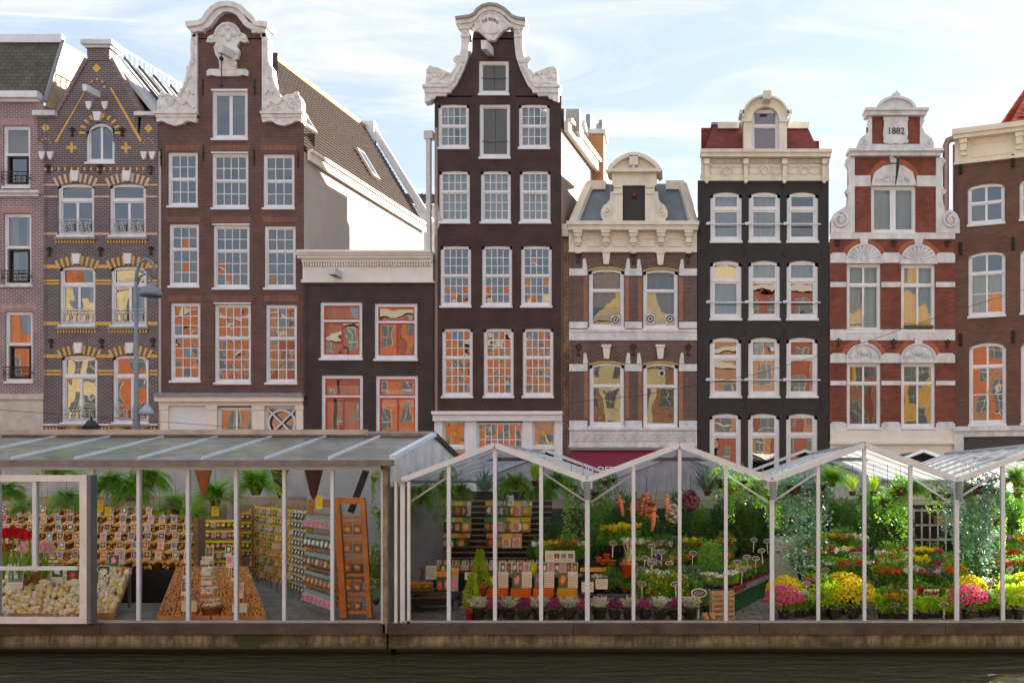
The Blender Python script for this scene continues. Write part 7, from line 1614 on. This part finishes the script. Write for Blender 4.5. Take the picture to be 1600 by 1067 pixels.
for i, (px, py, s_) in enumerate(((942, 882, .6), (952, 882, .6), (948, 873, .6), (958, 883, .6), (935, 878, .6))): t = thing('orange_pot', f'small empty orange pot on the yellow tray, {ORD[i]} one', 'pot', P(px, py, 17.9), 0, 'small orange pots'); inst('pot', POTS['terra' if i % 2 else 'orange'], t, sc=s_)
t = thing('yellow_tray', 'yellow tray under the small orange pots', 'tray', P(930, 892, 17.7)); MB().box(-.25, .25, -.1, .1, 0, .06).build('tray', FL['gold'], t)
t = thing('orange_bucket', 'large orange pot with white lilies beside the third mullion', 'pot', P(982, 900, 17.3)); inst('pot', POTS['orange'], t, sc=1.5)
m = MB(); [m.tube([(0, 0, .2), (R.uniform(-.1, .1), R.uniform(-.1, .1), .6)], .008, 4) for _ in range(6)]; m.build('flower_stem', FL['cream'], t); blossoms([((R.uniform(-.1, .1), R.uniform(-.1, .1), .62), rdir(0, 1)) for _ in range(6)], .05, 6).build('petals', FL['white'], t)
plain_sign(P(918, 925, 16.9), .2, .17, CARDW, 'white price list left of the second stall front'); plain_sign(P(940, 920, 17.0), .2, .17, CARDW, 'white printed sheet right of the valley post'); plain_sign(P(952, 940, 17.0), .13, .07, FL['cream'], 'cream strip label under the printed sheets')
price_sign(955, 946, 16.4, 'among the heathers right of the valley post')
# standing leafy bunch with card, wooden clogs, crate
row(['spike', 'tallg', 'spike'], 1092, 1125, 925, 17.8, 3, .6, 'in the bright green bunch left of the long table', 1); plain_sign(P(1108, 910, 17.3), .11, .18, CARDW, 'tilted white card in front of the bright green bunch', rz=.3, txt=False)
q = P(1105, 955, 16.9); plant('fresh', q.x, 16.9, q.z-.02, .75, 'beside the wooden clogs'); q = P(1085, 955, 16.9); plant('dbush', q.x, 17.1, q.z, .5, 'behind the large oval sign by the clogs')
for i, px in enumerate((1103, 1114)):
    t = thing('wooden_clog', f'small pale wooden clog planter on the floor, {"left" if i == 0 else "right"} one', 'clog', P(px, 970, 16.3), .3); m = MB(); m.ball((0, 0, .05), (.05, .09, .05), 10, 6); m.lathe([(.045, .05), (.05, .13), (.035, .13)], (0, .04, 0), 10); m.build('clog', paint('clog_wood', (.72, .5, .25), .6, .2, 6), t, True)
price_sign(1092, 926, 16.4, 'large, in front of the wooden crate', 1.7)
t = thing('wooden_crate', 'pale wooden slatted crate leaning at the aisle front', 'crate', P(1128, 971, 16.45), .15); PW = paint('pale_wood', (.62, .48, .3), .7, .2, 6)
for s1 in (-.17, .17):
    for s2 in (-.1, .1): MB().box(s1-.012, s1+.012, s2-.012, s2+.012, 0, .5).build('post', PW, t)
for k in range(6):
    for s2 in (-.11, .11): MB().box(-.17, .17, s2-.006, s2+.006, .04+.08*k, .085+.08*k).build('slat', PW, t)
    for s1 in (-.18, .18): MB().box(s1-.006, s1+.006, -.1, .1, .045+.08*k, .08+.08*k).build('slat', PW, t)
# diagonal table
cs = [P(1090, 0, 17.0), P(1144, 0, 17.0), P(1224, 0, 21.3), P(1160, 0, 21.3)]; t = thing('plant_table', 'long diagonal table with red trays of small potted flowers', 'table', (P(1150, 0, 19).x, 19, DECK))
zt = .84
loc(MB().slab([(c.x, c.y, zt) for c in cs], .04), 'tabletop', GREYF, t); loc(MB().bar((cs[1].x, cs[1].y, zt+.02), (cs[2].x, cs[2].y, zt+.02), .05, .09), 'edge_strip', paint('table_edge', (.4, .4, .4), .5, .2), t)
for c in cs: loc(MB().box(c.x-.06, c.x-.02, c.y-.02, c.y+.02, DECK, zt-.03), 'leg', GREYF, t)
for k in range(5):
    f0, f1 = k/5, (k+.92)/5; a, b = cs[1].lerp(cs[2], f0), cs[1].lerp(cs[2], f1); tt = thing('green_crate', f'dark green plastic crate under the diagonal table, {ORD[k]} from the front', 'crate', (a.x-.2, a.y+.3, DECK), 0, 'crates under the long table'); lb_ = (b-a).length; o = MB().box(-.3, -.02, 0, lb_, 0, .30).build('crate', paint('crate_green', (.02, .10, .035), .5, .3, 9), tt); tt.location = (a.x, a.y, DECK); tt.rotation_euler = (0, 0, math.atan2(b.y-a.y, b.x-a.x)-PI/2)
    m = MB(); [m.box(-.021, -.012, lb_*(j+.3)/9, lb_*(j+.7)/9, .03, .26) for j in range(9)]; m.build('crate_rib', paint('crate_green_light', (.05, .2, .06), .5, .2), tt)
for k in range(9):
    f0 = (k+.5)/9; 
    for j in range(3):
        e = cs[1].lerp(cs[2], f0); l_ = cs[0].lerp(cs[3], f0); p = e.lerp(l_, .14+.3*j)
        if j == 0:
            tt = thing('red_tray', f'red plastic tray along the edge of the diagonal table, {ORD[k]} from front', 'tray', (p.x, p.y, zt+.005), math.atan2(cs[2].y-cs[1].y, cs[2].x-cs[1].x)); MB().box(-.22, .22, -.11, .11, 0, .07).build('tray', flat('dark_red_plastic', (.30, .02, .02), .5), tt)
        plant(R.choice(['fpalepink', 'fcream', 'forange', 'fred', 'fwhite', 'fyellow', 'spike', 'blue', 'fmagenta']), p.x, p.y, zt+.05, R.uniform(.42, .6), f'on the diagonal table, {ORD[j]} column, {ORD[k]} from the front')
# hangings: husk bunches, figures, ferns
def husk(px, py, d, r, mats_, lab):
    t = thing('onion_bunch', lab, 'bunch', P(px, py, d)); m = MB()
    for i in range(120):
        z = R.uniform(-1, 1); a = R.uniform(0, 6.28); q = math.sqrt(1-z*z)*(.75+.25*(z < .3)); m.m = R.randrange(len(mats_)); m.ball((q*r*.9*math.cos(a), q*r*.9*math.sin(a), z*r*1.15), (.04, .04, .028), 6, 4)
    m.build('bulbs', mats_, t, True, kind='stuff'); MB().tube([(0, 0, r), (0, 0, r+.3)], .005, 3).build('string', IRON, t)
husk(1010, 790, 17.2, .17, [flat('husk_red', (.45, .10, .04), .5), flat('husk_tan', (.6, .35, .18), .5)], 'round string of reddish onions hanging left of the second gable apex')
husk(1079, 782, 17.2, .14, [flat('husk_purple', (.10, .015, .04), .5), flat('husk_purple2', (.18, .04, .07), .5)], 'round string of dark purple onions hanging right of the second gable apex')
husk(1052, 802, 17.6, .13, [flat('garlic_white', (.7, .65, .55), .5), flat('garlic_dark', (.3, .2, .15), .5)], 'hanging bunch of white garlic beside the apex mullion')
def doll(px, py, d, s_, lab):
    t = thing('hanging_doll', lab, 'ornament', P(px, py, d)); c_ = flat('coral_figure', (.80, .24, .10), .5); m = MB(); m.tube([(0, 0, .12), (0, 0, .02), (.01, 0, -.1), (0, 0, -.22)], [.03, .045, .035, .025], 8); m.build('body', c_, t, True)
    MB().ball((0, 0, .15), .04, 8, 6).build('head', c_, t, True); MB().tube([(-.09, 0, .03), (0, 0, .07), (.09, 0, .03)], [.015, .025, .015], 6).build('arms', c_, t, True); MB().tube([(0, 0, .18), (0, 0, .6)], .004, 3).build('string', IRON, t); t.scale = (s_*.8, s_*.8, s_*.8); t.rotation_euler = (0, R.uniform(-.2, .2), 0)
for px, py, s_, lb in ((970, 788, 1.1, 'leftmost of the coral hanging figures'), (987, 798, 1.0, 'coral hanging figure touching the left mullion'), (1042, 786, 1.0, 'coral hanging figure just left of the apex mullion'), (1021, 810, 1.2, 'coral hanging figure with spread arms under the red onions')): doll(px, py, 16.8, s_, lb)
for px, py, d, k, s_, pk, wd, lb in ((1105, 768, 17.2, 'stag', .72, 'dark', 'large hanging staghorn fern', 'right of the second gable apex'), (1128, 750, 17.2, 'ivys', 1.0, 'dark', 'bright hanging palm', 'beside the fourth mullion of the second gable'), (945, 752, 17.2, 'ivy', .5, 'dark', 'thin trailing vine', 'right of the first valley post'), (957, 748, 17.2, 'ivy', .42, 'dark', 'dotted trailing vine', 'second right of the first valley post'), (1150, 757, 17.4, 'ivys', .8, 'dark', 'leafy hanging basket', 'at the right of the second gable'), (1175, 762, 17.6, 'ivys', .8, 'dark', 'green hanging basket', 'near the second valley post'), (1192, 764, 17.6, 'ivys', .8, 'white', 'white flowered hanging basket', 'against the second valley post'), (928, 770, 17.0, 'ivy', .75, 'dark', 'dense trailing vine', 'behind the first valley post')):
    hanging(k, px, py, d, s_, lb, pk, .6, wd)
for i, (px, py, d) in enumerate(((958, 848, 17.6), (985, 853, 17.6), (1018, 853, 18.2), (1024, 862, 18.3), (1034, 862, 18.3), (1008, 872, 18), (1018, 880, 17.8), (1046, 880, 17.9), (1003, 912, 16.8), (1055, 912, 16.8), (1083, 864, 18), (1138, 868, 18.4), (1152, 878, 18), (1167, 870, 18.4), (1181, 872, 18.6), (1190, 860, 19), (1064, 900, 17), (1160, 890, 17.8), (1178, 843, 20), (1198, 845, 20))):
    price_sign(px, py, d, f'in the second gabled stall, {ORD[i]} one counted from its left', .95)

# ------------------------------------------------------------------ third and fourth gabled stalls
def bay(off, nm, full=True):
    X = lambda p: p+off; hi = 1400 if full else 1340
    row('talld', X(1230), X(1420 if full else 1350), 880, 21.3, 9, .82, f'in the rear hedge of the {nm} stall', 6); row(['tallg', 'dbush', 'talld'], X(1240), X(1415 if full else 1350), 862, 20.3, 8, .8, f'in the upper hedge of the {nm} stall', 6)
    bench(X(1255), X(1352), 893, 18.9, .45, f'high bench of flowers in the {nm} stall'); bench(X(1250), X(1352), 918, 18.0, .45, f'middle bench of flowers in the {nm} stall')
    bench(X(1240), X(1352), 945, 17.2, .45, f'low bench of flowers in the {nm} stall', paint('pale_bench', (.5, .5, .48), .6, .3))
    row(['fwhite', 'fpurple', 'fyellow', 'fgold', 'fpalepink'], X(1250), X(1350), 872, 19.6, 6, .8, f'at the back of the flower bank, {nm} stall')
    row(['fmagenta', 'fpalepink', 'fyellow', 'fred', 'fwhite', 'fyellow'], X(1240), X(1350), 892, 18.9, 7, .75, f'on the high bench of the {nm} stall'); row(['cycw', 'cycp', 'cycw', 'cycr', 'cycp', 'cycr'], X(1262), X(1352), 917, 18.0, 7, .75, f'on the middle bench of the {nm} stall')
    row(['fwhite', 'cycp', 'cycp', 'cycr', 'fmagenta', 'fpurple', 'fwhite', 'fpink'], X(1250), X(1352), 943, 17.2, 8, .7, f'on the low bench of the {nm} stall')
    row(['fwhite', 'fresh', 'fpalepink', 'fyellow', 'flilac', 'fwhite'], X(1245), X(1300), 962, 16.75, 3, .65, f'low row of the {nm} stall')
    for kd, px, d, s_, lb in (('mump', 1224, 16.45, 1.0, 'at the valley post'), ('mumy', 1226, 16.95, 1.0, 'just behind the pink one'), ('fwhite', 1248, 16.6, .8, 'white, next to the pink one'), ('lime', 1285, 16.45, 1.1, 'at the front'), ('lime', 1304, 16.4, 1.1, 'beside the big yellow one'), ('fresh', 1290, 16.9, 1.0, 'second row'), ('mumy', 1333, 16.5, 1.18, 'the biggest, at the front'), ('mumy', 1318, 17.0, 1.1, 'behind the biggest')):
        if not full and px > 1420: continue
        q = P(X(px), 0, d); plant(kd, q.x, d, DECK+.01 if d < 16.9 else DECK+.12, s_, f'in the {nm} stall, {lb}')
    for px, py, d, k, s_, pk, wd, lb in ((1240, 760, 17.0, 'ivyb', .95, 'dark', 'tall blue green trailing vine', 'at its left side'), (1258, 765, 17.4, 'ivyb', .9, 'dark', 'second blue green trailing vine', 'at its left side'), (1222, 758, 17.2, 'ivys', .8, 'white', 'flowered trailing basket', 'next to the valley post'), (1300, 752, 17.2, 'fern', .6, 'dark', 'pale arching spider plant', 'left of its apex'), (1332, 768, 18, 'grass', .75, 'dark', 'bright grassy hanging plant', 'left of the apex mullion'), (1365, 768, 18, 'grass', .75, 'dark', 'bright grassy hanging plant', 'right of the apex mullion'), (1270, 810, 18.2, 'ivyl', .8, 'dark', 'yellow green trailing vine', 'low beside the white pillar')):
        hanging(k, X(px), py, d, s_, f'{lb}, {nm} stall', pk, .6, wd)
    t = thing('square_column', f'white square column in the flower bank of the {nm} stall', 'column', P(X(1306), 885, 19.9)); MB().box(-.1, .1, -.1, .1, -.8, .72).build('shaft', paint('column_cream', (.75, .68, .5), .6, .15), t)
    for i, (px, py, d) in enumerate(((1223, 917, 16.5), (1260, 912, 16.7), (1266, 905, 17.4), (1311, 928, 16.5), (1333, 908, 17.2), (1301, 880, 18.2), (1303, 873, 18.4), (1320, 885, 18), (1333, 866, 18.6), (1342, 866, 18.6), (1290, 890, 17.8), (1216, 862, 19.5))):
        if not full and px > 1320: continue
        price_sign(X(px), py, d, f'in the {nm} stall, {ORD[i]} of the flower bank signs', .95)
bay(0, 'third gabled'); bay(288, 'fourth gabled', False)
t = thing('white_cabinet', 'white cabinet with small plants at the end of the diagonal table', 'cabinet', P(1225, 0, 20.5)*1); t.location = (P(1226, 0, 20.2).x, 20.2, DECK); MB().box(-.22, .22, -.3, .3, 0, 1.12).build('cabinet', paint('cabinet_white', (.66, .68, .66), .6, .15), t)
q = t.location; row(['fresh', 'bush', 'fred'], 1212, 1240, 838, 20.1, 3, .6, 'on top of the white cabinet')
# right half of the third stall
bench(1368, 1490, 905, 18.4, .5, 'high bench right of the dark gap in the third stall'); bench(1368, 1492, 930, 17.5, .5, 'low bench right of the dark gap in the third stall')
row(['fwhite', 'fred', 'forange', 'fred', 'fwhite', 'fgold', 'fyellow', 'fyellow', 'fmagenta'], 1372, 1462, 893, 18.9, 9, .75, 'along the back of the right flower bank'); row(['fred', 'forange', 'fcream', 'fwhite', 'fyellow', 'fyellow', 'fmagenta', 'blue'], 1372, 1490, 910, 18.0, 9, .8, 'in the middle of the right flower bank')
row(['forange', 'forange', 'fred', 'fwhite', 'fgold', 'fpurple', 'flilac', 'blue'], 1375, 1492, 928, 17.4, 9, .8, 'in the lower right flower bank'); row(['lime', 'fresh', 'fgold', 'grass', 'spike', 'lime', 'grass', 'fresh', 'lime', 'lime'], 1372, 1494, 968, 16.5, 11, .8, 'in the front row right of the dark gap')
row(['fresh', 'forange', 'lime', 'fred', 'fgold', 'fred'], 1375, 1494, 957, 16.95, 8, .75, 'in the second row right of the dark gap')
for i, (px, w_) in enumerate(((1420, .26), (1455, .26), (1488, .2))):
    t = thing('white_card_box', f'white and yellow plant card with orange picture, {ORD[i]} from left', 'card', P(px, 944, 16.8), 0, 'white plant cards in the front of the third stall'); MB().box(-w_/2, w_/2, 0, .02, .07, .25).build('board', CARDW, t); MB().box(-w_/2, w_/2, 0, .02, 0, .07).build('yellow_strip', YC, t); MB().box(-w_/2+.03, -w_/2+.1, -.004, .001, .15, .22).build('picture', PIC['orange'], t); m = MB(); lines(m, -.01, w_/2-.02, [.11+.02*k for k in range(6)], -.001); m.build('print', INK, t)
for px, py, d, k, s_, pk, wd, lb in ((1387, 780, 17.4, 'ivys', 1.0, 'dark', 'broad leafy hanging bush', 'right of the third gable apex'), (1407, 762, 17.0, 'ivyl', .9, 'dark', 'long light trailing vine', 'left of the fifth mullion of the third gable'), (1464, 770, 17.2, 'ivys', .85, 'dark', 'round blue green hanging bush', 'near the third valley post'), (1400, 770, 17.3, 'ivy', .7, 'dark', 'dark trailing vine', 'beside the light trailing vine')):
    hanging(k, px, py, d, s_, lb, pk, .6, wd)
for i, (px, py, d) in enumerate(((1387, 872, 18.3), (1384, 884, 18), (1386, 897, 17.5), (1430, 873, 18.3), (1431, 902, 17.5), (1470, 900, 17.5), (1398, 945, 16.4), (1424, 951, 16.4), (1475, 945, 16.4), (1458, 878, 18.2))): price_sign(px, py, d, f'right of the dark gap in the third stall, {ORD[i]} one', 1.0)
# steel shelf at the back right of the third stall
t = thing('steel_shelf', 'white steel shelving with yellow pots behind the third valley post', 'shelf', (P(1455, 0, 21).x, 21, DECK)); SH = paint('shelf_steel', (.5, .5, .46), .5, .2)
xa, xb = P(1427, 0, 21).x, P(1490, 0, 21).x
for k in range(6): x = xa+(xb-xa)*k/5; loc(MB().box(x-.015, x+.015, 20.95, 20.98, DECK, 2.15), 'upright', SH, t)
for k in range(5): z = .9+.3*k; loc(MB().box(xa, xb, 20.95, 21.3, z-.015, z+.01), 'shelf_board', SH, t)
loc(MB().box(xa-.1, xb+.2, 21.6, 21.65, DECK, 2.2), 'back_sheet', MATS['board_black'], t)
for i, px in enumerate((1466, 1479)): tt = thing('yellow_pot', f'pale yellow pot on the steel shelving, {"left" if i == 0 else "right"} one', 'pot', (P(px, 0, 21.1).x, 21.1, 1.81)); inst('pot', POTM.mesh('pot', flat('pale_yellow_pot', (.75, .55, .2), .5), True), tt, sc=1.1)
row(['fresh', 'tallg', 'fpalepink', 'fyellow'], 1500, 1560, 905, 18.4, 4, .7, 'at the left of the fourth stall bank')
t = thing('white_planter', 'white square planter in the left of the flower bank third stall', 'planter', P(1252, 935, 17.0)); MB().box(-.12, .12, -.1, .1, -.1, .12).build('planter', CARDW, t)

# every remaining part keeps its place; stats
print('objects', len(bpy.data.objects), 'meshes', len(bpy.data.meshes))

EXTRA = ((668, 765, 17.3, 'ivyl', .5, 'bright trailing vine', 'between the double post and second post'), (720, 770, 17.5, 'fern2', .5, 'dim hanging fern', 'right of the second post'), (850, 768, 17.6, 'fern2', .55, 'olive hanging fern', 'right of the third mullion, first gable'), (820, 765, 17.4, 'ivyl', .45, 'small leafy vine', 'under the first gable right slope'),
 (1140, 765, 17.2, 'ivyl', .5, 'yellow green vine', 'right of the second gable mullion'), (1160, 752, 16.9, 'ivys', .7, 'bright leafy basket', 'under the second gable right slope'), (1204, 775, 17.0, 'ivy', .5, 'dark vine', 'behind the second valley post'), (1215, 775, 17.0, 'ivyl', .5, 'light vine', 'right behind the second valley post'),
 (1282, 758, 17.3, 'ivyb', .7, 'third blue green vine', 'left of the third gable mullion'), (1348, 775, 17.6, 'ivy', .5, 'dark vine', 'behind the third gable apex mullion'), (1425, 765, 17.3, 'fern2', .55, 'round fern', 'right of the fifth mullion, third gable'), (1480, 772, 17.2, 'ivyb', .5, 'blue green vine', 'left of the third valley post'), (1508, 770, 17.1, 'ivyb', .7, 'dense blue green vine', 'right of the third valley post'), (1590, 770, 17.2, 'ivyl', .6, 'light trailing vine', 'at the right edge of the picture'))
for px, py, d, k, s_, wd, lb in EXTRA: hanging(k, px, py, d, s_, lb, 'dark', .6, wd)
row(['fwhite', 'bush', 'citrus', 'fpalepink', 'lemon', 'blue', 'spike'], 930, 985, 925, 17.5, 3, .6, 'left on the dark front bench of the second stall')
row(['spike', 'fgold', 'fresh', 'fwhite', 'bush', 'forange'], 1060, 1140, 900, 18.4, 6, .7, 'left of the diagonal table')
